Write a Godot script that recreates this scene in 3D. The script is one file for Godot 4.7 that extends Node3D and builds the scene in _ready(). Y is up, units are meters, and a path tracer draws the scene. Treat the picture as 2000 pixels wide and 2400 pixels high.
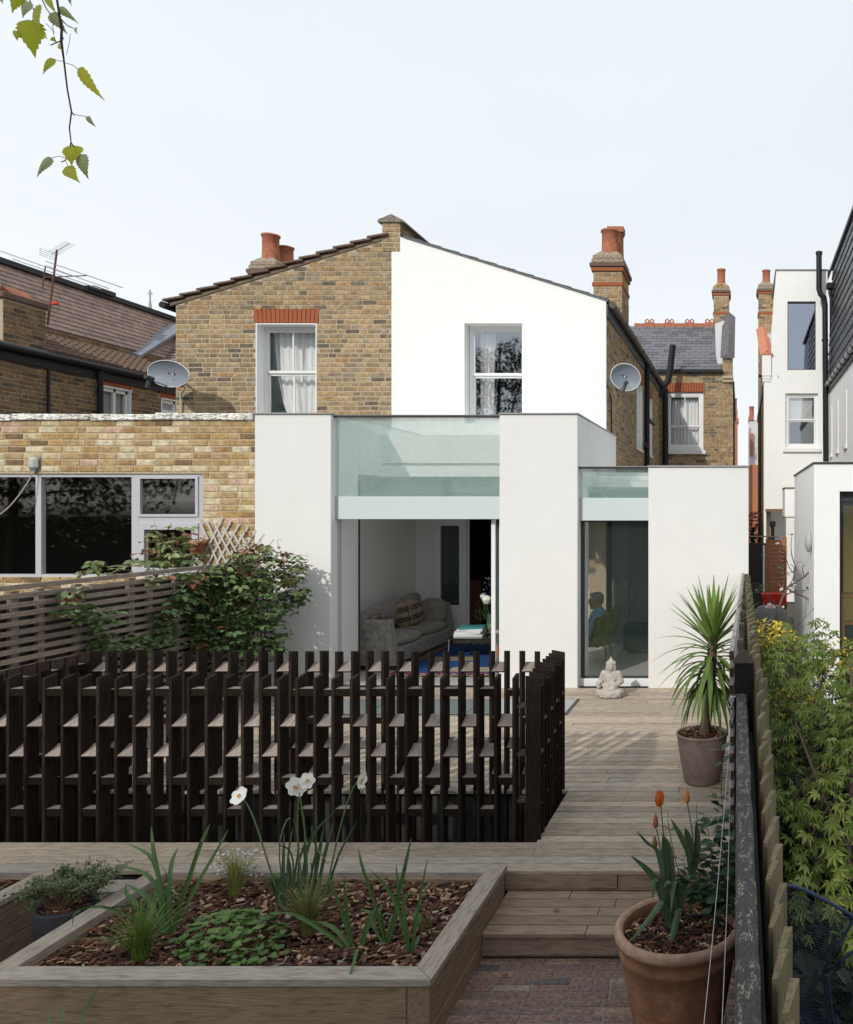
extends Node3D
# Eye at (0, 2.133, 0) looking along -Z; «d» below is the distance in front of the eye (z = -d). Deck level is y = 0.
const F := 1880.0
const EYE := 2.133
var M := {}
var T := {}
var rng := RandomNumberGenerator.new()
var cent := Vector3.ZERO

# ---------- measuring and small maths ----------
func P(px: float, py: float, d: float) -> Vector3:      # a point of the place, measured at pixel (px, py) and distance d
	return Vector3((px - 1738.0) / F * d, EYE + (1196.0 - py) / F * d, -d)
func R(a: float, b: float) -> float:
	return rng.randf_range(a, b)
func lin(r: float, g: float, b: float) -> Color:
	return Color(r, g, b)
func yaw_to(dir: Vector3) -> Basis:                     # basis whose -Z looks along dir
	return Basis.looking_at(dir, Vector3.UP if absf(dir.normalized().y) < 0.98 else Vector3.RIGHT)

# ---------- scene tree helpers ----------
func tag(o: Node3D, label: String, category: String, group := "", kind := "") -> Node3D:
	if label: o.set_meta("label", label)
	if category: o.set_meta("category", category)
	if group: o.set_meta("group", group)
	if kind: o.set_meta("kind", kind)
	return o
func thing(called: String, label: String, category: String, at := Vector3.ZERO, group := "") -> Node3D:
	var o := Node3D.new()
	o.name = called
	o.position = at
	add_child(o, true)
	tag(o, label, category, group)
	return o
func struct(called: String, label := "") -> Node3D:
	var o := Node3D.new()
	o.name = called
	add_child(o, true)
	o.set_meta("kind", "structure")
	o.set_meta("label", label)
	return o
func put(parent: Node3D, called: String, mesh: Mesh, m: Material, xf := Transform3D()) -> MeshInstance3D:
	var o := MeshInstance3D.new()
	o.name = called
	o.mesh = mesh
	o.material_override = m
	o.transform = xf
	parent.add_child(o, true)
	return o
func stuff(o: Node3D) -> Node3D:
	o.set_meta("kind", "stuff")
	return o
func multi(parent: Node3D, called: String, mesh: Mesh, m: Material, xs: Array, cols: Array) -> MultiMeshInstance3D:
	var mm := MultiMesh.new()
	mm.transform_format = MultiMesh.TRANSFORM_3D
	mm.use_colors = cols.size() > 0
	mm.mesh = mesh
	mm.instance_count = xs.size()
	for i in xs.size():
		mm.set_instance_transform(i, xs[i])
		if cols.size() > 0:
			mm.set_instance_color(i, cols[i])
	var o := MultiMeshInstance3D.new()
	o.name = called
	o.multimesh = mm
	o.material_override = m
	parent.add_child(o, true)
	o.set_meta("kind", "stuff")
	return o

# ---------- geometry ----------
func mb() -> SurfaceTool:
	var st := SurfaceTool.new()
	st.begin(Mesh.PRIMITIVE_TRIANGLES)
	st.set_smooth_group(-1)
	st.set_color(Color.WHITE)
	return st
func fin(st: SurfaceTool) -> ArrayMesh:
	st.generate_normals()
	return st.commit()
func tri(st: SurfaceTool, a: Vector3, b: Vector3, c: Vector3) -> void:
	st.add_vertex(a); st.add_vertex(b); st.add_vertex(c)
func quad(st: SurfaceTool, a: Vector3, b: Vector3, c: Vector3, e: Vector3) -> void:   # clockwise from the front
	tri(st, a, b, c); tri(st, a, c, e)
func trio(st: SurfaceTool, a: Vector3, b: Vector3, c: Vector3, mid: Vector3) -> void: # turned away from mid
	var n := (a - c).cross(a - b)
	if n.dot((a + b + c) / 3.0 - mid) < 0.0:
		tri(st, a, c, b)
	else:
		tri(st, a, b, c)
func quado(st: SurfaceTool, a: Vector3, b: Vector3, c: Vector3, e: Vector3, mid: Vector3) -> void:
	trio(st, a, b, c, mid); trio(st, a, c, e, mid)
func hexa(st: SurfaceTool, v: Array) -> void:   # eight corners: bottom ring 0-3, top ring 4-7
	var mid := Vector3.ZERO
	for p in v: mid += p
	mid /= 8.0
	for f in [[0, 1, 2, 3], [4, 5, 6, 7], [0, 1, 5, 4], [1, 2, 6, 5], [2, 3, 7, 6], [3, 0, 4, 7]]:
		quado(st, v[f[0]], v[f[1]], v[f[2]], v[f[3]], mid)
func bx(st: SurfaceTool, x0: float, x1: float, y0: float, y1: float, d0: float, d1: float) -> void:
	hexa(st, [Vector3(x0, y0, -d0), Vector3(x1, y0, -d0), Vector3(x1, y0, -d1), Vector3(x0, y0, -d1), Vector3(x0, y1, -d0), Vector3(x1, y1, -d0), Vector3(x1, y1, -d1), Vector3(x0, y1, -d1)])
func bar(st: SurfaceTool, a: Vector3, b: Vector3, w: float, h: float, up := Vector3.UP) -> void:   # a box from a to b
	var f := (b - a).normalized()
	var s := f.cross(up).normalized() * w * 0.5
	var u := s.cross(f).normalized() * h * 0.5
	hexa(st, [a - s - u, a + s - u, b + s - u, b - s - u, a - s + u, a + s + u, b + s + u, b - s + u])
func cbox(st: SurfaceTool, c: Vector3, s: Vector3, b: float, bas := Basis(), jit := 0.0) -> void:  # a box with chamfered edges
	var h := s * 0.5
	var px := []; var py := []; var pz := []
	for i in 8:
		var q := Vector3(1 if i & 1 else -1, 1 if i & 2 else -1, 1 if i & 4 else -1)
		var j := Vector3(R(-jit, jit), R(-jit, jit), R(-jit, jit)) if jit > 0.0 else Vector3.ZERO
		px.append(c + bas * (Vector3(q.x * h.x, q.y * (h.y - b), q.z * (h.z - b)) + j))
		py.append(c + bas * (Vector3(q.x * (h.x - b), q.y * h.y, q.z * (h.z - b)) + j))
		pz.append(c + bas * (Vector3(q.x * (h.x - b), q.y * (h.y - b), q.z * h.z) + j))
	for k in 2:
		var o := k
		quado(st, px[o], px[o + 2], px[o + 6], px[o + 4], c)
		o = k * 2
		quado(st, py[o], py[o + 1], py[o + 5], py[o + 4], c)
		o = k * 4
		quado(st, pz[o], pz[o + 1], pz[o + 3], pz[o + 2], c)
	for e in [[0, 1], [2, 3], [4, 5], [6, 7]]:
		quado(st, py[e[0]], py[e[1]], pz[e[1]], pz[e[0]], c)
	for e in [[0, 2], [1, 3], [4, 6], [5, 7]]:
		quado(st, px[e[0]], px[e[1]], pz[e[1]], pz[e[0]], c)
	for e in [[0, 4], [1, 5], [2, 6], [3, 7]]:
		quado(st, px[e[0]], px[e[1]], py[e[1]], py[e[0]], c)
	for i in 8:
		trio(st, px[i], py[i], pz[i], c)
func cbx(st: SurfaceTool, x0: float, x1: float, y0: float, y1: float, d0: float, d1: float, b := 0.004) -> void:
	cbox(st, Vector3((x0 + x1) * 0.5, (y0 + y1) * 0.5, -(d0 + d1) * 0.5), Vector3(absf(x1 - x0), absf(y1 - y0), absf(d1 - d0)), b)
func prism(st: SurfaceTool, poly: PackedVector2Array, d0: float, d1: float) -> void:   # outline in x, y pushed from d0 back to d1
	var ix := Geometry2D.triangulate_polygon(poly)
	for i in range(0, ix.size(), 3):
		var a := poly[ix[i]]; var b := poly[ix[i + 1]]; var c := poly[ix[i + 2]]
		trio(st, Vector3(a.x, a.y, -d0), Vector3(b.x, b.y, -d0), Vector3(c.x, c.y, -d0), Vector3(a.x, a.y, -d0 - 1.0))
		trio(st, Vector3(a.x, a.y, -d1), Vector3(b.x, b.y, -d1), Vector3(c.x, c.y, -d1), Vector3(a.x, a.y, -d1 + 1.0))
	var cw := Geometry2D.is_polygon_clockwise(poly)
	for i in poly.size():
		var a := poly[i]; var b := poly[(i + 1) % poly.size()]
		var n := Vector2(b.y - a.y, a.x - b.x) * (-1.0 if cw else 1.0)
		var m := (a + b) * 0.5 - n
		quado(st, Vector3(a.x, a.y, -d0), Vector3(b.x, b.y, -d0), Vector3(b.x, b.y, -d1), Vector3(a.x, a.y, -d1), Vector3(m.x, m.y, -(d0 + d1) * 0.5))
func wall_with_holes(st: SurfaceTool, poly: PackedVector2Array, holes: Array, d0: float, d1: float) -> void:
	var cuts := [-50.0, 50.0]
	for h in holes: cuts.append(h.position.y); cuts.append(h.end.y)
	cuts.sort()
	for k in cuts.size() - 1:
		if cuts[k + 1] - cuts[k] < 0.0005: continue
		var band := PackedVector2Array([Vector2(-60, cuts[k]), Vector2(60, cuts[k]), Vector2(60, cuts[k + 1]), Vector2(-60, cuts[k + 1])])
		var pieces := Geometry2D.intersect_polygons(poly, band)
		for h in holes:
			if h.position.y < cuts[k + 1] - 0.0005 and h.end.y > cuts[k] + 0.0005:
				var hp := PackedVector2Array([Vector2(h.position.x, cuts[k] - 1), Vector2(h.end.x, cuts[k] - 1), Vector2(h.end.x, cuts[k + 1] + 1), Vector2(h.position.x, cuts[k + 1] + 1)])
				var left := []
				for q in pieces:
					for r in Geometry2D.clip_polygons(q, hp): left.append(r)
				pieces.assign(left)
		for q in pieces: prism(st, q, d0, d1)
func tube(st: SurfaceTool, pts: Array, radii: Array, sides := 6, caps := true) -> void:   # a round pipe along points, smooth sides
	st.set_smooth_group(1)
	var n := pts.size()
	var rings := []
	var ref := Vector3.UP
	for i in n:
		var f: Vector3 = (pts[mini(i + 1, n - 1)] - pts[maxi(i - 1, 0)]).normalized()
		if i == 0: ref = Vector3.UP if absf(f.y) < 0.9 else Vector3.RIGHT
		var s := f.cross(ref).normalized()
		var u := s.cross(f).normalized()
		ref = u
		var ring := []
		var r: float = radii[mini(i, radii.size() - 1)]
		for k in sides:
			var a := TAU * k / sides
			ring.append(pts[i] + (s * cos(a) + u * sin(a)) * r)
		rings.append(ring)
	for i in n - 1:
		var mid: Vector3 = (pts[i] + pts[i + 1]) * 0.5
		for k in sides:
			var l := (k + 1) % sides
			quado(st, rings[i][k], rings[i][l], rings[i + 1][l], rings[i + 1][k], mid)
	st.set_smooth_group(-1)
	if caps:
		for e in [0, n - 1]:
			var inn: Vector3 = pts[1] if e == 0 else pts[n - 2]
			for k in sides:
				trio(st, pts[e], rings[e][k], rings[e][(k + 1) % sides], inn)
func lathe(st: SurfaceTool, prof: Array, at: Vector3, segs := 24, sharp := false) -> void:   # prof: Vector2(radius, height), turned about y; the surface faces left of the line's way up
	if not sharp: st.set_smooth_group(2)
	for i in prof.size() - 1:
		var p: Vector2 = prof[i]; var q: Vector2 = prof[i + 1]
		if sharp: st.set_smooth_group(-1)
		for k in segs:
			var a := TAU * k / segs; var b := TAU * (k + 1) / segs
			var v0 := at + Vector3(cos(a) * p.x, p.y, sin(a) * p.x)
			var v1 := at + Vector3(cos(b) * p.x, p.y, sin(b) * p.x)
			var v2 := at + Vector3(cos(b) * q.x, q.y, sin(b) * q.x)
			var v3 := at + Vector3(cos(a) * q.x, q.y, sin(a) * q.x)
			if p.x > 0.00001: tri(st, v0, v1, v2)
			if q.x > 0.00001: tri(st, v0, v2, v3)
	st.set_smooth_group(-1)
func ball(st: SurfaceTool, c: Vector3, r: Vector3, bas := Basis(), rings := 6, segs := 9) -> void:
	st.set_smooth_group(3)
	for i in rings:
		for k in segs:
			var v := []
			for e in [[i, k], [i, k + 1], [i + 1, k + 1], [i + 1, k]]:
				var t: float = PI * e[0] / rings; var a: float = TAU * e[1] / segs
				v.append(c + bas * (Vector3(sin(t) * cos(a), cos(t), sin(t) * sin(a)) * r))
			if i > 0: trio(st, v[0], v[1], v[2], c)
			if i < rings - 1: trio(st, v[0], v[2], v[3], c)
	st.set_smooth_group(-1)
func blade(st: SurfaceTool, pts: Array, widths: Array, side: Vector3, keel := 0.25) -> void:   # a leaf along points, folded along its middle
	st.set_smooth_group(-1)
	var n := pts.size()
	for i in n - 1:
		var f: Vector3 = (pts[i + 1] - pts[i]).normalized()
		var s := side - f * side.dot(f)
		s = s.normalized()
		var up := s.cross(f).normalized()
		var w0: float = widths[i]; var w1: float = widths[i + 1]
		var a: Vector3 = pts[i]; var b: Vector3 = pts[i + 1]
		quad(st, a, a + s * w0 + up * w0 * keel, b + s * w1 + up * w1 * keel, b)
		quad(st, a - s * w0 + up * w0 * keel, a, b, b - s * w1 + up * w1 * keel)

# ---------- materials ----------
func noise(key: String, kind: int, freq: float, oct: int, lo: float, hi: float, size := 256, seed_ := 1, mid := -1.0) -> NoiseTexture2D:
	if T.has(key): return T[key]
	var n := FastNoiseLite.new()
	n.noise_type = kind
	n.frequency = freq
	n.seed = seed_
	n.fractal_octaves = oct
	n.fractal_type = FastNoiseLite.FRACTAL_FBM
	var g := Gradient.new()
	var a := Color(lo, lo, lo).linear_to_srgb(); var b := Color(hi, hi, hi).linear_to_srgb()
	g.offsets = PackedFloat32Array([0.12, 0.88])
	g.colors = PackedColorArray([a, b])
	if mid >= 0.0:
		g.offsets = PackedFloat32Array([0.1, 0.5, 0.9])
		g.colors = PackedColorArray([a, Color(mid, mid, mid).linear_to_srgb(), b])
	var t := NoiseTexture2D.new()
	t.width = size; t.height = size
	t.seamless = true
	t.noise = n
	t.color_ramp = g
	T[key] = t
	return t
func mat(key: String, c: Color, rough := 0.8, tex: Texture2D = null, scale := Vector3.ONE, bump: Texture2D = null, bump_cm := 0.0, over: Texture2D = null, over_scale := Vector3.ONE, offset := Vector3.ZERO) -> StandardMaterial3D:   # c in linear values
	if M.has(key): return M[key]
	var m := StandardMaterial3D.new()
	m.resource_name = key
	var mean := 1.0                                     # what the textures take away on average is given back
	if tex: mean *= MEAN.get(T.find_key(tex), 1.0)
	if over: mean *= MEAN.get(T.find_key(over), 1.0)
	c = c / mean
	m.albedo_color = Color(c.r, c.g, c.b).linear_to_srgb()
	m.roughness = rough
	m.vertex_color_use_as_albedo = true
	m.metallic_specular = 0.35
	if tex or bump:
		m.uv1_triplanar = true
		m.uv1_world_triplanar = true
		m.uv1_scale = scale
		m.uv1_offset = offset
	if tex: m.albedo_texture = tex
	if bump:
		m.heightmap_enabled = true
		m.heightmap_texture = bump
		m.heightmap_scale = bump_cm
	if over:
		m.detail_enabled = true
		m.detail_blend_mode = BaseMaterial3D.BLEND_MODE_MUL
		m.detail_albedo = over
		m.detail_uv_layer = BaseMaterial3D.DETAIL_UV_2
		m.uv2_triplanar = true
		m.uv2_world_triplanar = true
		m.uv2_scale = over_scale
		m.uv2_offset = offset * 1.7
	M[key] = m
	return m
func glass(key: String, tint: Color, a: float, spec := 0.5) -> StandardMaterial3D:
	if M.has(key): return M[key]
	var m := StandardMaterial3D.new()
	m.resource_name = key
	m.transparency = BaseMaterial3D.TRANSPARENCY_ALPHA
	m.albedo_color = Color(tint.r, tint.g, tint.b, a)
	m.roughness = 0.02
	m.metallic_specular = spec
	M[key] = m
	return m
func mirror_glass(key: String, tint: Color, a: float) -> StandardMaterial3D:   # coated glass: part of the light is mirrored, the rest passes
	if M.has(key): return M[key]
	var im := Image.create(4, 4, false, Image.FORMAT_RGB8)
	im.fill(Color.WHITE)
	var m := StandardMaterial3D.new()
	m.resource_name = key
	m.transparency = BaseMaterial3D.TRANSPARENCY_ALPHA
	m.albedo_color = Color(tint.r, tint.g, tint.b, a)
	m.albedo_texture = ImageTexture.create_from_image(im)
	m.metallic = 1.0
	m.roughness = 0.02
	M[key] = m
	return m
func leafmat(key: String, c: Color, back: float, rough := 0.45) -> StandardMaterial3D:
	if M.has(key): return M[key]
	var m := mat(key, c, rough)
	m.backlight_enabled = true
	m.backlight = Color(back, back, back * 0.5)
	m.metallic_specular = 0.4
	return m

const MEAN := {"speck": 0.78, "brickface": 0.76, "blotch": 0.76, "grime": 0.80, "grain": 0.72, "grain_fine": 0.86, "soft": 0.99, "woodstain": 0.87, "deckgrain": 0.82, "spotted": 0.62, "cloth": 0.8}
func textures() -> void:
	noise("spotted", FastNoiseLite.TYPE_SIMPLEX_SMOOTH, 0.03, 5, 0.12, 1.0, 512, 19, 0.75)
	noise("woodstain", FastNoiseLite.TYPE_SIMPLEX_SMOOTH, 0.02, 5, 0.62, 1.0, 512, 23, 0.92)
	noise("deckgrain", FastNoiseLite.TYPE_SIMPLEX_SMOOTH, 0.05, 5, 0.5, 1.0, 512, 29, 0.88)
	noise("speck", FastNoiseLite.TYPE_SIMPLEX_SMOOTH, 0.06, 4, 0.55, 1.0)
	noise("brickface", FastNoiseLite.TYPE_SIMPLEX_SMOOTH, 0.05, 5, 0.32, 1.0, 512, 3, 0.85)
	noise("blotch", FastNoiseLite.TYPE_SIMPLEX_SMOOTH, 0.012, 4, 0.5, 1.0, 256, 5)
	noise("grime", FastNoiseLite.TYPE_SIMPLEX_SMOOTH, 0.016, 5, 0.28, 1.0, 512, 8, 0.9)
	noise("grain", FastNoiseLite.TYPE_SIMPLEX_SMOOTH, 0.03, 5, 0.42, 1.0, 512, 11)
	noise("grain_fine", FastNoiseLite.TYPE_SIMPLEX_SMOOTH, 0.05, 4, 0.72, 1.0, 512, 12)
	noise("soft", FastNoiseLite.TYPE_SIMPLEX_SMOOTH, 0.015, 3, 0.975, 1.0, 256, 13)
	noise("rough", FastNoiseLite.TYPE_SIMPLEX_SMOOTH, 0.09, 4, 0.0, 1.0, 256, 14)
	noise("lump", FastNoiseLite.TYPE_SIMPLEX_SMOOTH, 0.025, 4, 0.0, 1.0, 256, 15)
	noise("lichen", FastNoiseLite.TYPE_SIMPLEX_SMOOTH, 0.03, 5, 0.12, 1.0, 512, 16, 0.25)
	noise("cloth", FastNoiseLite.TYPE_SIMPLEX_SMOOTH, 0.02, 4, 0.6, 1.0, 256, 17)
func wood(key: String, c: Color, along: String, rough := 0.75, off := Vector3.ZERO, bump := 0.25, fine := false) -> StandardMaterial3D:
	var k := 7.0
	var s := Vector3(k, k, k)
	s[{"x": 0, "y": 1, "z": 2}[along]] = 0.45
	return mat(key, c, rough, T.grain_fine if fine else T.deckgrain, s, T.grain, bump, T.woodstain, s * 0.45 + Vector3(0.35, 0.35, 0.35), off)

func _ready() -> void:
	rng.seed = 20
	var cam := Camera3D.new()
	cam.name = "camera"
	cam.projection = Camera3D.PROJECTION_FRUSTUM
	cam.keep_aspect = Camera3D.KEEP_HEIGHT
	cam.near = 0.1
	cam.far = 600.0
	cam.size = 2400.0 / F * 0.1
	cam.frustum_offset = Vector2(-738.0, -4.0) / F * 0.1
	cam.position = Vector3(0, EYE, 0)
	add_child(cam)
	cam.current = true
	var sky := ProceduralSkyMaterial.new()
	sky.sky_top_color = Color(0.885, 0.912, 0.938)
	sky.sky_horizon_color = Color(0.952, 0.966, 0.977)
	sky.sky_curve = 0.16
	sky.ground_bottom_color = Color(0.30, 0.29, 0.27)
	sky.ground_horizon_color = Color(0.55, 0.55, 0.54)
	sky.sky_energy_multiplier = 0.97
	sky.sky_cover = cloud_cover()
	sky.sky_cover_modulate = Color(1, 1, 1, 1)
	var env := Environment.new()
	env.background_mode = Environment.BG_SKY
	env.sky = Sky.new()
	env.sky.sky_material = sky
	env.tonemap_mode = Environment.TONE_MAPPER_LINEAR
	env.tonemap_exposure = 1.12
	env.sdfgi_enabled = true
	env.ssao_enabled = true
	env.ssil_enabled = true
	var we := WorldEnvironment.new()
	we.name = "world_environment"
	we.environment = env
	add_child(we)
	var sun := DirectionalLight3D.new()
	sun.name = "sun"
	sun.light_energy = 0.66
	sun.light_color = Color(1.0, 0.98, 0.94)
	sun.light_angular_distance = 1.2
	sun.shadow_enabled = true
	sun.sky_mode = DirectionalLight3D.SKY_MODE_LIGHT_ONLY
	add_child(sun)
	sun.look_at_from_position(Vector3.ZERO, Vector3(0.55, -1.0, -1.5), Vector3.UP)
	textures()
	materials()
	ground()
	deck()
	extension()
	brick_half()
	white_half()
	terrace_behind()
	annex()
	far_left_house()
	right_house()
	right_extension()
	distance()
	interior()
	balustrade()
	planters()
	steps_and_paving()
	fences()
	objects()
	plants()
	trees()

func cloud_cover() -> ImageTexture:
	var w := 512; var h := 256
	var n := FastNoiseLite.new()
	n.seed = 4
	n.frequency = 1.1
	n.fractal_octaves = 4
	var im := Image.create(w, h, false, Image.FORMAT_RGBA8)
	for y in h:
		for x in w:
			var up := PI * (0.5 - (y + 0.5) / h); var a := TAU * x / w
			var p := Vector3(cos(a) * cos(up), sin(up) * 1.6, sin(a) * cos(up))
			var c := clampf(n.get_noise_3dv(p * 1.3) * 0.7 + 0.5 - 0.7 * sin(a), 0.0, 1.0) * 0.09
			im.set_pixel(x, y, Color(0.95, 0.97, 1.0, c if up > -0.05 else 0.0))
	return ImageTexture.create_from_image(im)

func materials() -> void:
	mat("render_white", lin(0.79, 0.785, 0.77), 0.85, T.soft, Vector3.ONE * 0.5, T.rough, 0.12)
	mat("paint_white", lin(0.90, 0.90, 0.89), 0.75, T.soft, Vector3.ONE * 0.7, T.rough, 0.1)
	mat("joinery", lin(0.82, 0.82, 0.82), 0.45)
	mat("wall_inside", lin(0.86, 0.85, 0.83), 0.9)
	mat("coping_metal", lin(0.33, 0.33, 0.34), 0.5, T.soft, Vector3.ONE)
	mat("black_plastic", lin(0.018, 0.019, 0.022), 0.4)
	mat("dark_frame", lin(0.05, 0.055, 0.06), 0.4)
	mat("grey_frame", lin(0.52, 0.52, 0.56), 0.45)
	mat("aluminium", lin(0.45, 0.46, 0.48), 0.35)
	mat("mortar", lin(0.52, 0.43, 0.32), 0.95, T.speck, Vector3.ONE * 3.0, T.rough, 0.3)
	mat("mortar_pale", lin(0.56, 0.45, 0.31), 0.95, T.speck, Vector3.ONE * 3.0, T.rough, 0.3)
	mat("brick", lin(1, 1, 1), 0.9, T.brickface, Vector3.ONE * 3.1, T.rough, 0.7, T.speck, Vector3.ONE * 0.6)
	mat("brick_far", lin(1, 1, 1), 0.9, T.brickface, Vector3.ONE * 1.4)
	mat("red_brick", lin(0.36, 0.115, 0.055), 0.9, T.brickface, Vector3.ONE * 4.0, T.rough, 0.3)
	mat("terracotta", lin(0.42, 0.165, 0.095), 0.85, T.cloth, Vector3.ONE * 2.0, T.rough, 0.15)
	mat("lead", lin(0.22, 0.24, 0.28), 0.5, T.cloth, Vector3.ONE)
	mat("slate", lin(0.175, 0.175, 0.19), 0.6, T.speck, Vector3.ONE * 1.3, T.lump, 0.3)
	mat("slate_dark", lin(0.034, 0.037, 0.044), 0.33, T.speck, Vector3.ONE * 1.3, T.lump, 0.3)
	mat("clay_tile", lin(0.38, 0.275, 0.235), 0.85, T.cloth, Vector3.ONE * 1.2, T.rough, 0.3)
	mat("brown_tile", lin(0.17, 0.115, 0.085), 0.85, T.speck, Vector3.ONE * 1.5, T.rough, 0.3)
	mat("stone_coping", lin(0.66, 0.64, 0.60), 0.95, T.spotted, Vector3(0.9, 2.6, 1.4), T.rough, 0.8, T.blotch, Vector3.ONE * 0.8)
	mat("curtain", lin(0.80, 0.80, 0.80), 0.9)
	M.curtain.backlight_enabled = true
	M.curtain.backlight = Color(0.5, 0.5, 0.5)
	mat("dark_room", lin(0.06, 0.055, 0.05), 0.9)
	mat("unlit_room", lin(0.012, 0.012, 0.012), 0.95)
	glass("pane", Color(0.75, 0.9, 0.88), 0.04)
	glass("pane_tint", Color(0.78, 0.93, 0.89), 0.08)
	mirror_glass("pane_mirror", Color(0.95, 0.93, 0.88), 0.13)
	glass("pane_green", Color(0.54, 0.67, 0.62), 0.06, 0.9)
	glass("aqua_pane", Color(0.82, 0.965, 0.94), 0.25)
	glass("roof_glass", Color(0.84, 0.965, 0.935), 0.40)

const STOCK := [[0.44, 0.315, 0.175], [0.40, 0.29, 0.17], [0.47, 0.345, 0.20], [0.35, 0.255, 0.155], [0.44, 0.28, 0.14], [0.29, 0.22, 0.15], [0.40, 0.325, 0.23], [0.20, 0.16, 0.125]]
const CREAM := [[0.58, 0.42, 0.22], [0.70, 0.57, 0.36], [0.50, 0.33, 0.15], [0.76, 0.66, 0.47], [0.42, 0.27, 0.13], [0.56, 0.40, 0.22], [0.62, 0.43, 0.33], [0.24, 0.16, 0.09], [0.46, 0.33, 0.19]]
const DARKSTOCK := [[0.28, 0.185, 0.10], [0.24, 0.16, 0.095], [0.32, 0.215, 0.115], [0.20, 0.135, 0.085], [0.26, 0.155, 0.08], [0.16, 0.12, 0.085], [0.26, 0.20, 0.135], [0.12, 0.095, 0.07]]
const REDS := [[0.40, 0.11, 0.05], [0.34, 0.10, 0.05], [0.46, 0.14, 0.06]]

func spans(poly: PackedVector2Array, holes: Array, v: float) -> Array:
	var xs := []
	for i in poly.size():
		var a := poly[i]; var b := poly[(i + 1) % poly.size()]
		if (a.y <= v) != (b.y <= v): xs.append(a.x + (b.x - a.x) * (v - a.y) / (b.y - a.y))
	xs.sort()
	var out := []
	for i in range(0, xs.size() - 1, 2): out.append([xs[i], xs[i + 1]])
	for h in holes:
		if v > h.position.y and v < h.end.y:
			var left := []
			for s in out:
				if h.end.x <= s[0] or h.position.x >= s[1]: left.append(s); continue
				if h.position.x > s[0]: left.append([s[0], h.position.x])
				if h.end.x < s[1]: left.append([h.end.x, s[1]])
			out = left
	return out
# Bricks in courses on a wall face at o, spanned by u (along) and v (up), facing n. The first «limit» are parts of their own, the rest one joined part.
func lay_bricks(parent: Node3D, o: Vector3, u: Vector3, v: Vector3, n: Vector3, poly: PackedVector2Array, holes: Array, bl: float, bh: float, joint: float, proud: float, tones: Array, limit: int, flemish: bool, m: Material, first := Rect2(-99, -99, 999, 999), called := "brick") -> void:
	var bas := Basis(u, v, n)
	var meshes := []
	var head := (bl - joint) * 0.5
	for k in tones.size() * 2:
		var st := mb()
		var t: Array = tones[k % tones.size()]
		var f := R(0.88, 1.1)
		st.set_color(Color(t[0] * f, t[1] * f, t[2] * f))
		cbox(st, Vector3.ZERO, Vector3(bl - joint if k < tones.size() else head, bh - joint, proud + 0.03), minf(0.005, (bh - joint) * 0.1), Basis(), 0.0016)
		meshes.append(fin(st))
	var lo := 1e9; var hi := -1e9
	for p in poly: lo = minf(lo, p.y); hi = maxf(hi, p.y)
	var row := int(floor(lo / bh))
	var made := 0
	var rest := mb()
	var any := false
	while row * bh < hi:
		var vm := (row + 0.5) * bh
		for s in spans(poly, holes, vm):
			var at: float = s[0] - R(0.0, 0.4) * bl if row % 2 else s[0] - 0.5 * head * R(0.0, 1.0)
			var odd := row % 2
			while at < s[1]:
				var is_head := (odd == 1 and R(0, 1) < 0.75) if flemish else R(0, 1) < 0.05
				odd = 1 - odd
				var w := head + joint if is_head else bl
				var a := maxf(at, s[0]); var b := minf(at + w, s[1])
				at += w
				var full := b - a - joint
				if full < 0.025: continue
				var t := rng.randi() % tones.size()
				if R(0, 1) < 0.4: t = t % 4
				var c := o + u * ((a + b) * 0.5) + v * vm + n * (proud * 0.5 - 0.015 + R(-0.0015, 0.0015))
				if made < limit and first.has_point(Vector2((a + b) * 0.5, vm)):
					var half := full < bl * 0.55
					var base := head if half else bl - joint
					put(parent, called, meshes[t + (tones.size() if half else 0)], m, Transform3D(Basis(u * (full / base), v, n), c))
					made += 1
				else:
					any = true
					var tt: Array = tones[t]
					var f := R(0.85, 1.12)
					rest.set_color(Color(tt[0] * f, tt[1] * f, tt[2] * f))
					var hu := u * full * 0.5; var hv := v * (bh - joint) * 0.5
					var z := n * (proud * 0.5 + 0.015)
					var g0 := c - hu - hv + z; var g1 := c + hu - hv + z; var g2 := c + hu + hv + z; var g3 := c - hu + hv + z
					var k := n * (proud + 0.01)
					quado(rest, g0, g1, g2, g3, c)
					quado(rest, g0, g1, g1 - k, g0 - k, c); quado(rest, g2, g3, g3 - k, g2 - k, c)
					quado(rest, g1, g2, g2 - k, g1 - k, c); quado(rest, g3, g0, g0 - k, g3 - k, c)
		row += 1
	if any: stuff(put(parent, called + "work", fin(rest), m))

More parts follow.
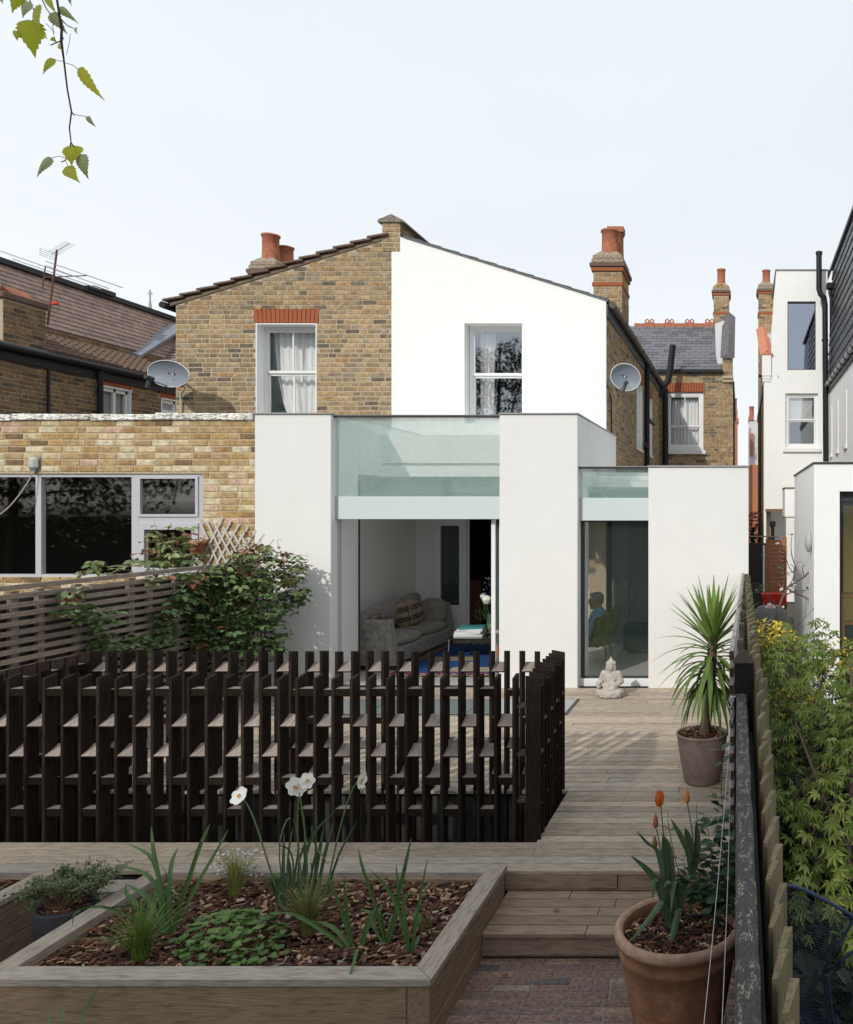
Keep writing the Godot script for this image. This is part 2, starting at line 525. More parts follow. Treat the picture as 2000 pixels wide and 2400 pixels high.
# ---------- a sash or casement in the plane z = -d, facing the eye ----------
func sash(parent: Node3D, x0: float, x1: float, y0: float, y1: float, d: float, meet: float, bars: int, pane: Material, fw := 0.05) -> Node3D:
	var st := mb()
	bx(st, x0, x0 + fw, y0, y1, d, d + 0.09); bx(st, x1 - fw, x1, y0, y1, d, d + 0.09)
	bx(st, x0 + fw, x1 - fw, y1 - fw, y1, d + 0.001, d + 0.09); bx(st, x0 + fw, x1 - fw, y0, y0 + fw * 1.4, d + 0.001, d + 0.09)
	var w := put(parent, "window", fin(st), M.joinery)
	for k in 2:
		var a := y0 + fw * 1.4 if k == 0 else meet
		var b := meet if k == 0 else y1 - fw
		var dd := d + (0.045 if k == 0 else 0.015)
		var s := mb()
		var g := 0.035
		bx(s, x0 + fw, x0 + fw + g, a, b, dd, dd + 0.035); bx(s, x1 - fw - g, x1 - fw, a, b, dd, dd + 0.035)
		bx(s, x0 + fw + g, x1 - fw - g, a, a + g * 1.2, dd + 0.001, dd + 0.035); bx(s, x0 + fw + g, x1 - fw - g, b - g, b, dd + 0.001, dd + 0.035)
		for j in bars:
			var bxm := x0 + fw + (x1 - x0 - 2 * fw) * (j + 1.0) / (bars + 1.0)
			bx(s, bxm - 0.011, bxm + 0.011, a + g, b - g, dd + 0.004, dd + 0.03)
		put(w, "sash_frame", fin(s), M.joinery)
		var p := mb()
		bx(p, x0 + fw + g, x1 - fw - g, a + g * 1.2, b - g, dd + 0.016, dd + 0.0165)
		flat_pane(w, x0 + fw + g, x1 - fw - g, a + g * 1.2, b - g, dd + 0.017, pane)
	return w
func flat_pane(parent: Node3D, x0: float, x1: float, y0: float, y1: float, d: float, m: Material, called := "pane") -> void:
	var st := mb()
	quad(st, Vector3(x0, y0, -d), Vector3(x0, y1, -d), Vector3(x1, y1, -d), Vector3(x1, y0, -d))
	put(parent, called, fin(st), m)
func curtain(parent: Node3D, pts: Array, y1: float, d: float, m: Material, folds := 7) -> void:   # pts: [y, x_left, x_right] from the top down
	var st := mb()
	st.set_smooth_group(5)
	var n := folds * 6
	for i in pts.size() - 1:
		for k in n:
			var q := []
			for e in [[i, k], [i + 1, k], [i + 1, k + 1], [i, k + 1]]:
				var row: Array = pts[e[0]]
				var t: float = float(e[1]) / n
				q.append(Vector3(lerpf(row[1], row[2], t), row[0], -d - 0.03 * sin(t * TAU * folds + e[0] * 0.25) - 0.012 * sin(t * 31.0)))
			quad(st, q[0], q[3], q[2], q[1])
	put(parent, "curtain", fin(st), m)
func room(parent: Node3D, x0: float, x1: float, y0: float, y1: float, d0: float, d1: float, m: Material, called := "room") -> void:   # a closed room whose front lies at d0 and is open
	var st := mb()
	var w := 0.05
	bx(st, x0 - w, x0, y0 - w, y1 + w, d0, d1); bx(st, x1, x1 + w, y0 - w, y1 + w, d0, d1)
	bx(st, x0, x1, y1, y1 + w, d0, d1); bx(st, x0, x1, y0 - w, y0, d0, d1)
	bx(st, x0 - w, x1 + w, y0 - w, y1 + w, d1 + 0.001, d1 + w)
	put(parent, called, fin(st), m)

# ================= setting =================
func ground() -> void:
	var g := struct("ground", "bare garden earth around and below the deck")
	var st := mb()
	var y := -0.34
	for r in [[-400, 400, 6.12, 500], [-400, 400, -400, 5.13], [-400, -5.02, 5.13, 6.12], [-1.33, 400, 5.13, 6.12]]:
		quad(st, Vector3(r[0], y, -r[2]), Vector3(r[0], y, -r[3]), Vector3(r[1], y, -r[3]), Vector3(r[1], y, -r[2]))
	put(g, "earth", fin(st), mat("earth", lin(0.13, 0.115, 0.09), 0.95, T.speck, Vector3.ONE * 0.7, T.rough, 1.0))
	var w := struct("lightwell", "dark concrete light well below the timber balustrade")
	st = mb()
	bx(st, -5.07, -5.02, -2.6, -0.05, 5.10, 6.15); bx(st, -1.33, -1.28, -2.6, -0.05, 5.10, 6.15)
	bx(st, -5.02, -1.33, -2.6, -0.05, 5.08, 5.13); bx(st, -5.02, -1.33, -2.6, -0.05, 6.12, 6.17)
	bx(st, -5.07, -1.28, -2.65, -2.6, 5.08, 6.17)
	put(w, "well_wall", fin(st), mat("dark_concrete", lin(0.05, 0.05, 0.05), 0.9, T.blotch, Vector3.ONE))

func deck() -> void:
	var dk := struct("deck", "weathered grey-brown hardwood deck boards in front of the white extension")
	var ms := []
	for k in 7:
		var f := 0.86 + 0.06 * k
		ms.append(wood("deck_board_%d" % k, lin(0.385 * f, 0.315 * f, 0.245 * f) if k != 3 else lin(0.37, 0.32, 0.265), "x", 0.72, Vector3(k * 0.37, k * 0.173, k * 0.291), 0.3))
	var st := mb()
	cbox(st, Vector3.ZERO, Vector3(1, 0.024, 0.1), 0.0025)
	var mesh := fin(st)
	var edges := []
	for i in 5: edges.append(4.74 + 0.105 * i)
	for i in range(1, 10): edges.append(5.16 + 0.10333 * i)
	for i in range(1, 35): edges.append(6.09 + 0.1044 * i)
	for i in edges.size() - 1:
		var d0: float = edges[i]; var d1: float = edges[i + 1]
		var runs := [[-5.85, 0.06]] if d0 < 5.155 or d0 > 6.085 else [[-5.85, -5.03], [-1.32, 0.06]]
		for r in runs:
			var at: float = r[0]
			while at < r[1] - 0.01:
				var l := R(1.3, 3.4)
				if r[1] - at - l < 0.5: l = r[1] - at
				var b := at + l
				put(dk, "plank", mesh, ms[rng.randi() % 7], Transform3D(Basis.from_scale(Vector3(l - 0.004, 1, (d1 - d0 - 0.010) / 0.1)), Vector3((at + b) * 0.5, -0.012 + R(-0.0012, 0.0012), -(d0 + d1) * 0.5)))
				at = b
	st = mb()
	for i in edges.size() - 1:
		for x in [-5.5, -4.9, -4.3, -3.7, -3.1, -2.5, -1.9, -1.26, -0.86, -0.46, -0.06]:
			if x < -1.3 and x > -5.05 and edges[i] > 5.15 and edges[i] < 6.08: continue
			for s in [0.26, 0.74]:
				var c := Vector3(x + R(-0.012, 0.012), 0.0016, -lerpf(edges[i], edges[i + 1], s) + R(-0.004, 0.004))
				var q := []
				for k in 6: q.append(c + Vector3(cos(k * 1.0472), 0, sin(k * 1.0472)) * 0.0042)
				for k in 4: trio(st, q[0], q[k + 1], q[k + 2], c - Vector3(0, 1, 0))
	stuff(put(dk, "screw_heads", fin(st), mat("rusty_screw", lin(0.05, 0.035, 0.03), 0.7)))
	st = mb()
	for x in [-5.6, -4.2, -2.8, -1.2, -0.3]:
		bx(st, x, x + 0.05, -0.3, -0.026, 6.2, 9.6)
	bx(st, -5.85, 0.05, -0.3, -0.026, 9.55, 9.6); bx(st, -5.85, 0.05, -0.3, -0.026, 4.80, 4.84)
	put(dk, "joist", fin(st), M.dark_room)
	# flush glass rooflight in the deck
	var o := thing("deck_rooflight", "flush walk-on glass rooflight with dark metal edge set in the deck", "rooflight", Vector3(-3.4, 0, -8.69))
	st = mb()
	bx(st, -1.58, 1.58, 0.002, 0.010, -0.34, 0.34)
	put(o, "metal_edge", fin(st), M.dark_frame)
	st = mb()
	for k in 3:
		bx(st, -1.56 + 1.04 * k + 0.006, -1.56 + 1.04 * (k + 1) - 0.006, 0.010, 0.014, -0.32, 0.32)
	var gm := mat("walk_glass", lin(0.23, 0.27, 0.26), 0.06)
	gm.metallic_specular = 0.8
	put(o, "glass_pane", fin(st), gm)

# ================= the white extension =================
func extension() -> void:
	var e := thing("rear_extension", "white rendered rear extension with tall glass slots between plain piers", "extension", Vector3.ZERO)
	var st := mb()
	var w: Material = M.render_white
	for b in [[-5.85, -4.933, -0.02, 3.285], [-2.908, -1.969, -0.02, 3.285], [-1.118, 0.087, -0.02, 2.652]]:
		st = mb()
		cbx(st, b[0], b[1], b[2], b[3], 9.64, 10.33, 0.006)
		put(e, "pier", fin(st), w)
	st = mb()
	bx(st, -5.85, -4.933, 2.6, 3.285, 10.331, 12.59); bx(st, -2.908, -1.969, 2.6, 3.285, 10.331, 12.59)
	bx(st, -4.932, -2.909, 2.782, 3.17, 11.0, 12.59); bx(st, -4.932, -2.909, 2.74, 2.783, 11.06, 12.59); bx(st, -4.932, -2.909, 2.595, 2.742, 11.0, 12.59)
	bx(st, -1.117, 0.087, 2.45, 2.652, 10.331, 14.0); bx(st, -1.968, -1.118, 2.45, 2.53, 11.0, 14.0); bx(st, -2.1, -1.97, 2.45, 2.6, 10.34, 14.0)
	put(e, "roof", fin(st), w)
	st = mb()
	bx(st, -5.85, -5.4, 0.0, 2.6, 10.331, 13.4); bx(st, -0.03, 0.087, -0.02, 2.45, 10.331, 14.0)
	bx(st, -5.4, -5.08, 0.0, 2.6, 13.3, 13.4); bx(st, -5.08, -3.6, 2.08, 2.6, 13.301, 13.4); bx(st, -3.6, -0.03, 0.0, 2.6, 13.3, 13.4)
	bx(st, -5.85, 0.08, 2.601, 2.72, 12.595, 13.5)
	put(e, "inside_wall", fin(st), M.wall_inside)
	st = mb()
	bx(st, -5.4, -0.03, -0.05, 0.0, 9.84, 13.4)
	put(e, "floor", fin(st), mat("resin_floor", lin(0.46, 0.44, 0.42), 0.35, T.soft, Vector3.ONE))
	st = mb()
	bx(st, -4.952, -4.928, 0.0, 2.59, 10.336, 10.37)
	put(e, "pocket_gap", fin(st), M.dark_room)
	for b in [[-5.862, -4.925, 3.285, 12.6], [-2.916, -1.958, 3.285, 12.6], [-1.126, 0.099, 2.652, 14.0]]:
		st = mb()
		cbx(st, b[0], b[1], b[2], b[2] + 0.02, 9.622, b[3], 0.003)
		put(e, "coping", fin(st), M.coping_metal)
	# glass boxes: front light, sloping roof light, fascia beam
	for b in [[-4.932, -2.909, 2.30, 3.262, 3.168], [-1.968, -1.119, 2.283, 2.64, 2.528]]:
		st = mb()
		bx(st, b[0], b[1], b[3] - 0.004, b[3] + 0.018, 9.70, 9.75)
		put(e, "roof_edge", fin(st), M.dark_frame)
		st = mb()
		bx(st, b[0], b[1], b[3] + 0.018, b[3] + 0.026, 9.69, 9.76)
		put(e, "flashing", fin(st), M.coping_metal)
		st = mb()
		quad(st, Vector3(b[0], b[3], -9.74), Vector3(b[0], b[4], -11.0), Vector3(b[1], b[4], -11.0), Vector3(b[1], b[3], -9.74))
		put(e, "roof_pane", fin(st), M.roof_glass)
		flat_pane(e, b[0], b[1], b[2], b[3] - 0.004, 9.755, M.aqua_pane, "front_pane")
		st = mb()
		cbx(st, b[0] + 0.045, b[1], b[2] - 0.275, b[2], 9.735, 9.80, 0.003)
		var fm := mat("fascia_glass", lin(0.60, 0.68, 0.69), 0.18)
		put(e, "fascia_beam", fin(st), fm)
		st = mb()
		bx(st, b[0], b[0] + 0.044, b[2] - 0.277, b[2], 9.74, 9.80)
		put(e, "beam_end", fin(st), M.aluminium)
	# sliding door, stacked to the right, and its track
	st = mb()
	bx(st, -4.932, -2.909, 0.0, 0.018, 9.78, 9.93); bx(st, -4.93, -4.905, 0.018, 2.02, 9.80, 9.84)
	put(e, "door_track", fin(st), M.aluminium)
	var dr := Node3D.new()
	dr.name = "sliding_door"
	e.add_child(dr)
	st = mb()
	bx(st, -3.068, -3.022, 0.02, 2.02, 9.84, 9.88); bx(st, -2.992, -2.968, 0.02, 2.02, 9.90, 9.93)
	put(dr, "stile", fin(st), M.joinery)
	flat_pane(dr, -3.022, -2.992, 0.02, 2.0, 9.87, M.pane_tint, "pane")
	# tall narrow window
	st = mb()
	bx(st, -1.968, -1.93, 0.075, 2.01, 9.83, 9.89); bx(st, -1.14, -1.119, 0.075, 2.01, 9.83, 9.89); bx(st, -1.93, -1.14, 0.075, 0.095, 9.835, 9.89); bx(st, -1.93, -1.14, 1.99, 2.01, 9.835, 9.89)
	var tw := put(e, "tall_window", fin(st), M.dark_frame)
	flat_pane(tw, -1.93, -1.14, 0.095, 1.99, 9.86, M.pane_green)
	st = mb()
	cbx(st, -1.968, -1.119, -0.015, 0.075, 9.78, 9.90, 0.004)
	put(tw, "sill", fin(st), M.joinery)

# ================= the terrace behind =================
func brick_half() -> void:
	var b := thing("brick_gable_house", "yellow stock brick half of the gabled house with tiled roof", "house", Vector3.ZERO)
	var d := 12.6
	var poly := PackedVector2Array([Vector2(-8.887, -0.3), Vector2(-5.497, -0.3), Vector2(-5.497, 6.44), Vector2(-8.887, 5.40)])
	var hole := Rect2(-7.627, 3.55, 0.951, 1.52)
	var st := mb()
	wall_with_holes(st, poly, [hole, Rect2(-7.665, 5.07, 1.03, 0.245)], d + 0.007, d + 0.3)
	bx(st, -8.885, -8.6, -0.3, 5.38, d + 0.301, 20.0)
	var wl := put(b, "wall", fin(st), M.mortar)
	var vis := PackedVector2Array([Vector2(-8.887, 3.0), Vector2(-5.497, 3.0), Vector2(-5.497, 6.40), Vector2(-8.887, 5.36)])
	lay_bricks(wl, Vector3(0, 0, -d - 0.007), Vector3.RIGHT, Vector3.UP, Vector3.BACK, vis, [hole, Rect2(-7.665, 5.07, 1.03, 0.245)], 0.226, 0.0755, 0.017, 0.007, STOCK, 300, true, M.brick, Rect2(-8.9, 3.65, 3.5, 1.9))
	# flat gauged arch of red bricks over the window
	var lt := put(b, "window_arch", fin(backing(-7.665, -6.635, 5.07, 5.315, d + 0.02, d + 0.3)), M.mortar)
	for k in 15:
		var t := (k + 0.5) / 15.0
		st = mb()
		var c := Vector3(-7.665 + 1.03 * t, 5.192 + 0.006 * (1.0 - pow(2 * t - 1, 2)), -d + 0.0)
		cbox(st, Vector3.ZERO, Vector3(0.061, 0.236, 0.05), 0.004, Basis(), 0.002)
		put(lt, "brick", fin(st), M.red_brick, Transform3D(Basis(Vector3.BACK, -(t - 0.5) * 0.22), c + Vector3(0, 0, -0.026)))
	var wn := sash(b, -7.64, -6.676, 3.5, 5.07, d + 0.19, 4.32, 1, M.pane, 0.062)
	st = mb()
	bx(st, -7.627, -7.612, 3.55, 5.07, d - 0.004, d + 0.19); bx(st, -6.69, -6.676, 3.55, 5.07, d + 0.004, d + 0.19); bx(st, -7.612, -6.69, 5.055, 5.07, d + 0.002, d + 0.19)
	put(wn, "reveal", fin(st), M.paint_white)
	curtain(wn, [[5.02, -7.575, -6.70], [4.75, -7.565, -6.70], [4.3, -7.53, -6.70], [3.9, -7.45, -6.74], [3.5, -7.32, -6.84]], 0, d + 0.42, M.curtain)
	room(wn, -8.3, -5.6, 3.3, 5.3, d + 0.32, d + 3.2, mat("room_pale", lin(0.42, 0.48, 0.50), 0.9), "room")
	# roof with stepped verge tiles, gutter end, party upstand, chimney
	st = mb()
	var r0 := Vector2(-9.02, 5.385); var r1 := Vector2(-5.55, 6.45)
	prism(st, PackedVector2Array([r0, r1, r1 + Vector2(0, 0.03), r0 + Vector2(0, 0.03)]), d + 0.02, 21.0)
	var rf := put(b, "roof", fin(st), M.brown_tile)
	st = mb()
	prism(st, PackedVector2Array([r0 + Vector2(0.05, -0.045), r1 + Vector2(0, -0.045), r1, r0 + Vector2(0.05, 0)]), d - 0.012, d + 0.05)
	put(rf, "verge_mortar", fin(st), mat("verge_brown", lin(0.20, 0.155, 0.115), 0.95, T.speck, Vector3.ONE * 3))
	st = mb()
	cbox(st, Vector3.ZERO, Vector3(0.33, 0.032, 0.42), 0.004)
	var tile := fin(st)
	var slope := atan2(r1.y - r0.y, r1.x - r0.x)
	for k in 13:
		var c := r0.lerp(r1, (k + 0.45) / 13.0)
		put(rf, "tile", tile, M.brown_tile, Transform3D(Basis(Vector3.BACK, slope - 0.13), Vector3(c.x, c.y + 0.032, -d - 0.15)))
	st = mb()
	tube(st, [Vector3(-9.03, 5.34, -d + 0.1), Vector3(-9.03, 5.34, -20)], [0.055], 8)
	put(b, "gutter", fin(st), M.black_plastic)
	st = mb()
	bx(st, -5.64, -5.36, 6.2, 6.66, d - 0.005, 20.0)
	var up := put(b, "party_upstand", fin(st), M.mortar)
	lay_bricks(up, Vector3(0, 0, -d + 0.005), Vector3.RIGHT, Vector3.UP, Vector3.BACK, PackedVector2Array([Vector2(-5.64, 6.2), Vector2(-5.36, 6.2), Vector2(-5.36, 6.65), Vector2(-5.64, 6.65)]), [], 0.226, 0.0755, 0.017, 0.007, STOCK, 40, true, M.brick)
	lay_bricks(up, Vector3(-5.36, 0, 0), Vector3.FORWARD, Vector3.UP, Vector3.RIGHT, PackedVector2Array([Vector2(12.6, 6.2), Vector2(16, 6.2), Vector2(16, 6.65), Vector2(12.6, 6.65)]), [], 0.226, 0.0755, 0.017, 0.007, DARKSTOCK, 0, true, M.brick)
	st = mb()
	prism(st, PackedVector2Array([Vector2(-5.70, 6.65), Vector2(-5.29, 6.65), Vector2(-5.30, 6.68), Vector2(-5.48, 6.775), Vector2(-5.69, 6.69)]), d - 0.04, 20.0)
	put(up, "coping", fin(st), mat("worn_coping", lin(0.22, 0.19, 0.155), 0.95, T.spotted, Vector3.ONE * 2.0))
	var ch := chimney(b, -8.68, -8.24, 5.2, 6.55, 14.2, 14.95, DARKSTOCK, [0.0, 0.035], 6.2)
	pot(ch, Vector3(-8.46, 6.62, -14.42), 0.15, 0.46, false)
	pot(ch, Vector3(-8.39, 6.62, -14.78), 0.135, 0.36, false)

func backing(x0: float, x1: float, y0: float, y1: float, d0: float, d1: float) -> SurfaceTool:
	var st := mb()
	bx(st, x0, x1, y0, y1, d0, d1)
	return st
# A brick stack with corbelled courses near its top; its bricks are parts of it.
func chimney(parent: Node3D, x0: float, x1: float, y0: float, y1: float, d0: float, d1: float, tones: Array, _oversail: Array, red_at: float, n_parts := 60) -> Node3D:
	var st := mb()
	bx(st, x0, x1, y0, y1 - 0.3, d0, d1)
	var s := put(parent, "chimney", fin(st), M.mortar)
	var f := PackedVector2Array([Vector2(x0, y0), Vector2(x1, y0), Vector2(x1, y1 - 0.3), Vector2(x0, y1 - 0.3)])
	lay_bricks(s, Vector3(0, 0, -d0), Vector3.RIGHT, Vector3.UP, Vector3.BACK, f, [], 0.226, 0.0755, 0.011, 0.008, tones, n_parts, true, M.brick)
	var side := PackedVector2Array([Vector2(d0, y0), Vector2(d1, y0), Vector2(d1, y1 - 0.3), Vector2(d0, y1 - 0.3)])
	lay_bricks(s, Vector3(x1, 0, 0), Vector3.FORWARD, Vector3.UP, Vector3.RIGHT, side, [], 0.226, 0.0755, 0.011, 0.008, tones, 0, true, M.brick)
	var k := 0
	for c in [[y1 - 0.3, 0.035, 0], [y1 - 0.225, 0.06, 1], [y1 - 0.15, 0.03, 2], [y1 - 0.075, 0.012, 2], [red_at, 0.022, 0]]:
		st = mb()
		cbx(st, x0 - c[1], x1 + c[1], c[0] + 0.004, c[0] + 0.071, d0 - c[1], d1 + c[1], 0.006)
		put(s, "brick_band", fin(st), M.red_brick if c[2] == 0 else mat("sooty_brick", lin(0.15, 0.105, 0.08), 0.95, T.brickface, Vector3.ONE * 3.0) if c[2] == 1 else mat("cement_flaunching", lin(0.30, 0.25, 0.19), 0.95, T.spotted, Vector3.ONE * 2.0))
		k += 1
	st = mb()
	hexa(st, [Vector3(x0 + 0.01, y1, -d0 - 0.01), Vector3(x1 - 0.01, y1, -d0 - 0.01), Vector3(x1 - 0.01, y1, -d1 + 0.01), Vector3(x0 + 0.01, y1, -d1 + 0.01), Vector3(x0 + 0.1, y1 + 0.09, -d0 - 0.1), Vector3(x1 - 0.1, y1 + 0.09, -d0 - 0.1), Vector3(x1 - 0.1, y1 + 0.09, -d1 + 0.1), Vector3(x0 + 0.1, y1 + 0.09, -d1 + 0.1)])
	put(s, "flaunching", fin(st), M.cement_flaunching)
	return s
func pot(parent: Node3D, at: Vector3, r: float, h: float, hood: bool) -> void:
	var st := mb()
	lathe(st, [Vector2(r * 0.98, 0), Vector2(r * 0.93, h * 0.4), Vector2(r * 0.92, h * 0.9), Vector2(r * 1.04, h * 0.92), Vector2(r * 1.05, h * 0.99), Vector2(r * 0.98, h), Vector2(r * 0.8, h), Vector2(r * 0.78, h * 0.3)], Vector3.ZERO, 18)
	if hood:
		bx(st, -r * 0.95, r * 1.05, h, h + 0.1, -r, r * 0.6)
	put(parent, "chimney_pot", fin(st), M.terracotta, Transform3D(Basis(), at))

func white_half() -> void:
	var b := thing("white_gable_house", "white painted gable half of the house with brick flank wall", "house", Vector3.ZERO)
	var d := 12.598
	var st := mb()
	var hole := Rect2(-4.35, 3.50, 0.905, 1.57)
	wall_with_holes(st, PackedVector2Array([Vector2(-5.494, 2.4), Vector2(-2.125, 2.4), Vector2(-2.125, 5.42), Vector2(-5.494, 6.47)]), [hole], d, d + 0.05)
	wall_with_holes(st, PackedVector2Array([Vector2(-5.494, 2.4), Vector2(-2.42, 2.4), Vector2(-2.42, 5.38), Vector2(-5.494, 6.43)]), [hole], d + 0.0505, d + 0.3)
	put(b, "wall", fin(st), M.paint_white)
	st = mb()
	bx(st, -2.45, -2.30, -0.3, 5.40, d + 0.301, 21.3)
	for z in [[d + 0.051, 16.3], [17.22, 18.2], [19.1, 21.3]]: bx(st, -2.2995, -2.133, -0.3, 5.40, z[0], z[1])
	for z in [[16.3, 17.22, 4.80], [18.2, 19.1, 4.78]]:
		bx(st, -2.2995, -2.134, -0.3, 3.42, z[0] + 0.0005, z[1] - 0.0005); bx(st, -2.2995, -2.134, z[2], 5.4, z[0] + 0.0005, z[1] - 0.0005)
	var fl := put(b, "flank_wall", fin(st), M.mortar)
	var holes := [Rect2(16.3, 3.42, 0.92, 1.38), Rect2(18.2, 3.42, 0.9, 1.36), Rect2(16.22, 4.80, 1.08, 0.23), Rect2(18.12, 4.78, 1.06, 0.23)]
	lay_bricks(fl, Vector3(-2.133, 0, 0), Vector3.FORWARD, Vector3.UP, Vector3.RIGHT, PackedVector2Array([Vector2(d + 0.06, 2.2), Vector2(21.3, 2.2), Vector2(21.3, 5.36), Vector2(d + 0.06, 5.36)]), holes, 0.226, 0.0755, 0.017, 0.007, STOCK, 120, true, M.brick, Rect2(12.6, 3.0, 1.6, 2.4))
	for h in [holes[0], holes[1]]:
		var q: Rect2 = h
		st = mb()
		bx(st, -2.298, -2.124, q.position.y, q.end.y, q.end.x - 0.03, q.end.x + 0.004)
		bx(st, -2.298, -2.12, q.position.y, q.end.y, q.position.x - 0.004, q.position.x + 0.02)
		bx(st, -2.30, -2.10, q.position.y - 0.06, q.position.y, q.position.x - 0.04, q.end.x + 0.04)
		bx(st, -2.25, -2.2, q.position.y, q.end.y, q.position.x + 0.02, q.end.x - 0.03)
		put(b, "side_window", fin(st), M.joinery)
		st = mb()
		for k in 13:
			cbox(st, Vector3(-2.14, q.end.y + 0.118, -(q.position.x - 0.04 + 0.08 * k)), Vector3(0.05, 0.226, 0.07), 0.004)
		put(b, "side_window_arch", fin(st), M.red_brick)
	var wn := sash(b, -4.34, -3.43, 3.5, 5.07, d + 0.21, 4.285, 0, semi_mirror(), 0.045)
	st = mb()
	bx(st, -4.362, -4.349, 3.5, 5.07, d + 0.004, d + 0.21)
	put(wn, "reveal", fin(st), M.paint_white)
	curtain(wn, [[5.0, -4.24, -3.98], [4.3, -4.25, -4.0], [3.5, -4.24, -4.02]], 0, d + 0.42, M.curtain, 4)
	curtain(wn, [[5.0, -3.58, -3.45], [4.3, -3.52, -3.45], [3.5, -3.50, -3.45]], 0, d + 0.42, M.curtain, 3)
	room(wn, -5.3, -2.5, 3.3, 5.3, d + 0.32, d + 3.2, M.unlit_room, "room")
	st = mb()
	for k in 5:
		ball(st, Vector3(-3.75 + 0.05 * k + R(-0.02, 0.02), 3.56 + R(0, 0.03), -d - 0.28), Vector3.ONE * 0.03)
	put(wn, "potted_violets", fin(st), mat("violet", lin(0.25, 0.04, 0.22), 0.7))
	# roof, gutter and pipes
	st = mb()
	prism(st, PackedVector2Array([Vector2(-5.3, 6.40), Vector2(-2.06, 5.395), Vector2(-2.06, 5.43), Vector2(-5.3, 6.435)]), d + 0.28, 22.0)
	prism(st, PackedVector2Array([Vector2(-5.3, 6.412), Vector2(-2.09, 5.412), Vector2(-2.09, 5.436), Vector2(-5.3, 6.436)]), d - 0.02, d + 0.279)
	var rf := put(b, "roof", fin(st), M.slate)
	st = mb()
	cbox(st, Vector3.ZERO, Vector3(0.31, 0.012, 0.4), 0.002)
	var tile := fin(st)
	for k in 11:
		var t := (k + 0.5) / 11.0
		put(rf, "slate", tile, M.slate, Transform3D(Basis(Vector3.BACK, -0.29 + 0.03), Vector3(lerpf(-5.3, -2.09, t), lerpf(6.442, 5.445, t), -d - 0.17)))
	st = mb()
	var z := d + 0.02
	while z < 21.0:
		var l := 1.25
		tube(st, [Vector3(-2.03, 5.37, -z), Vector3(-2.03, 5.37, -minf(z + l, 21.2))], [0.058], 10)
		tube(st, [Vector3(-2.03, 5.37, -z - l + 0.03), Vector3(-2.03, 5.37, -z - l - 0.03)], [0.068], 10)
		z += l
	put(b, "gutter", fin(st), mat("brown_plastic", lin(0.10, 0.08, 0.07), 0.5))
	st = mb()
	bx(st, -2.125, -2.10, 5.18, 5.37, d + 0.01, 21.2)
	put(b, "fascia_board", fin(st), mat("grey_fascia", lin(0.10, 0.10, 0.11), 0.6))
	st = mb()
	tube(st, [Vector3(-2.05, 5.32, -17.55), Vector3(-2.06, 5.15, -17.55), Vector3(-2.06, 2.2, -17.55)], [0.055], 8)
	tube(st, [Vector3(-2.05, 3.55, -17.0), Vector3(-2.06, 3.5, -17.5)], [0.03], 6)
	tube(st, [Vector3(-2.05, 4.15, -17.5), Vector3(-2.06, 4.15, -18.8)], [0.045], 6)
	put(b, "downpipe", fin(st), M.black_plastic)
	st = mb()
	tube(st, [Vector3(-2.0, 5.3, -20.9), Vector3(-1.98, 5.0, -20.9), Vector3(-1.98, 2.2, -20.9)], [0.075], 8)
	var q0 := P(1550, 912, 20.8); var q1 := P(1566, 893, 20.8); var q2 := P(1571, 868, 20.8); var q3 := P(1577, 812, 20.8)
	tube(st, [P(1546, 930, 20.8), q0, q1, q2, q3], [0.085], 8)
	tube(st, [q3, q3 + Vector3(0, 0.04, 0)], [0.09, 0.075], 8)
	put(b, "soil_pipe", fin(st), M.black_plastic)
	st = mb()
	tube(st, [P(1423, 905, 12.62), P(1427, 912, 12.9), Vector3(-2.10, 3.9, -12.95), Vector3(-2.10, 2.5, -12.95)], [0.012], 5)
	put(b, "dish_cable", fin(st), M.black_plastic)
	var ch := chimney(b, -2.62, -2.12, 5.0, 6.66, 14.2, 15.05, STOCK, [], 6.1, 80)
	pot(ch, Vector3(-2.36, 6.72, -14.42), 0.16, 0.44, false)
	pot(ch, Vector3(-2.32, 6.72, -14.85), 0.15, 0.52, true)
func semi_mirror() -> StandardMaterial3D:
	return mirror_glass("pane_semi_mirror", Color(0.93, 0.96, 0.98), 0.34)

# Thin slates or tiles laid in rows on a slope
func lay_tiles(parent: Node3D, o: Vector3, u: Vector3, v: Vector3, n: Vector3, poly: PackedVector2Array, tw: float, th: float, thick: float, tones: Array, limit: int, m: Material, called: String, tilt := 0.06) -> void:
	var meshes := []
	for t in tones:
		var st := mb()
		st.set_color(Color(t, t, t))
		cbox(st, Vector3(0, th * 0.1, 0), Vector3(tw - 0.008, th * 1.15, thick), 0.002, Basis(), 0.0015)
		meshes.append(fin(st))
	var lo := 1e9; var hi := -1e9
	for p in poly: lo = minf(lo, p.y); hi = maxf(hi, p.y)
	var row := 0
	var made := 0
	var rest := mb()
	var any := false
	var bas := Basis(u, v, n) * Basis(Vector3.RIGHT, -tilt)
	while lo + (row + 0.5) * th < hi:
		var vm := lo + (row + 0.5) * th
		for s in spans(poly, [], vm):
			var at: float = s[0] - (tw * 0.5 if row % 2 else 0.0)
			while at < s[1]:
				var a := maxf(at, s[0]); var b := minf(at + tw, s[1])
				at += tw
				if b - a < 0.03: continue
				var c := o + u * ((a + b) * 0.5) + v * vm + n * (thick * 0.5 + R(0, 0.002))
				var xf := Transform3D(bas * Basis.from_scale(Vector3((b - a) / tw, 1, 1)), c)
				if made < limit:
					put(parent, called, meshes[rng.randi() % meshes.size()], m, xf)
					made += 1
				else:
					any = true
					rest.append_from(meshes[rng.randi() % meshes.size()], 0, xf)
		row += 1
	if any: stuff(put(parent, called + "s", rest.commit(), m))

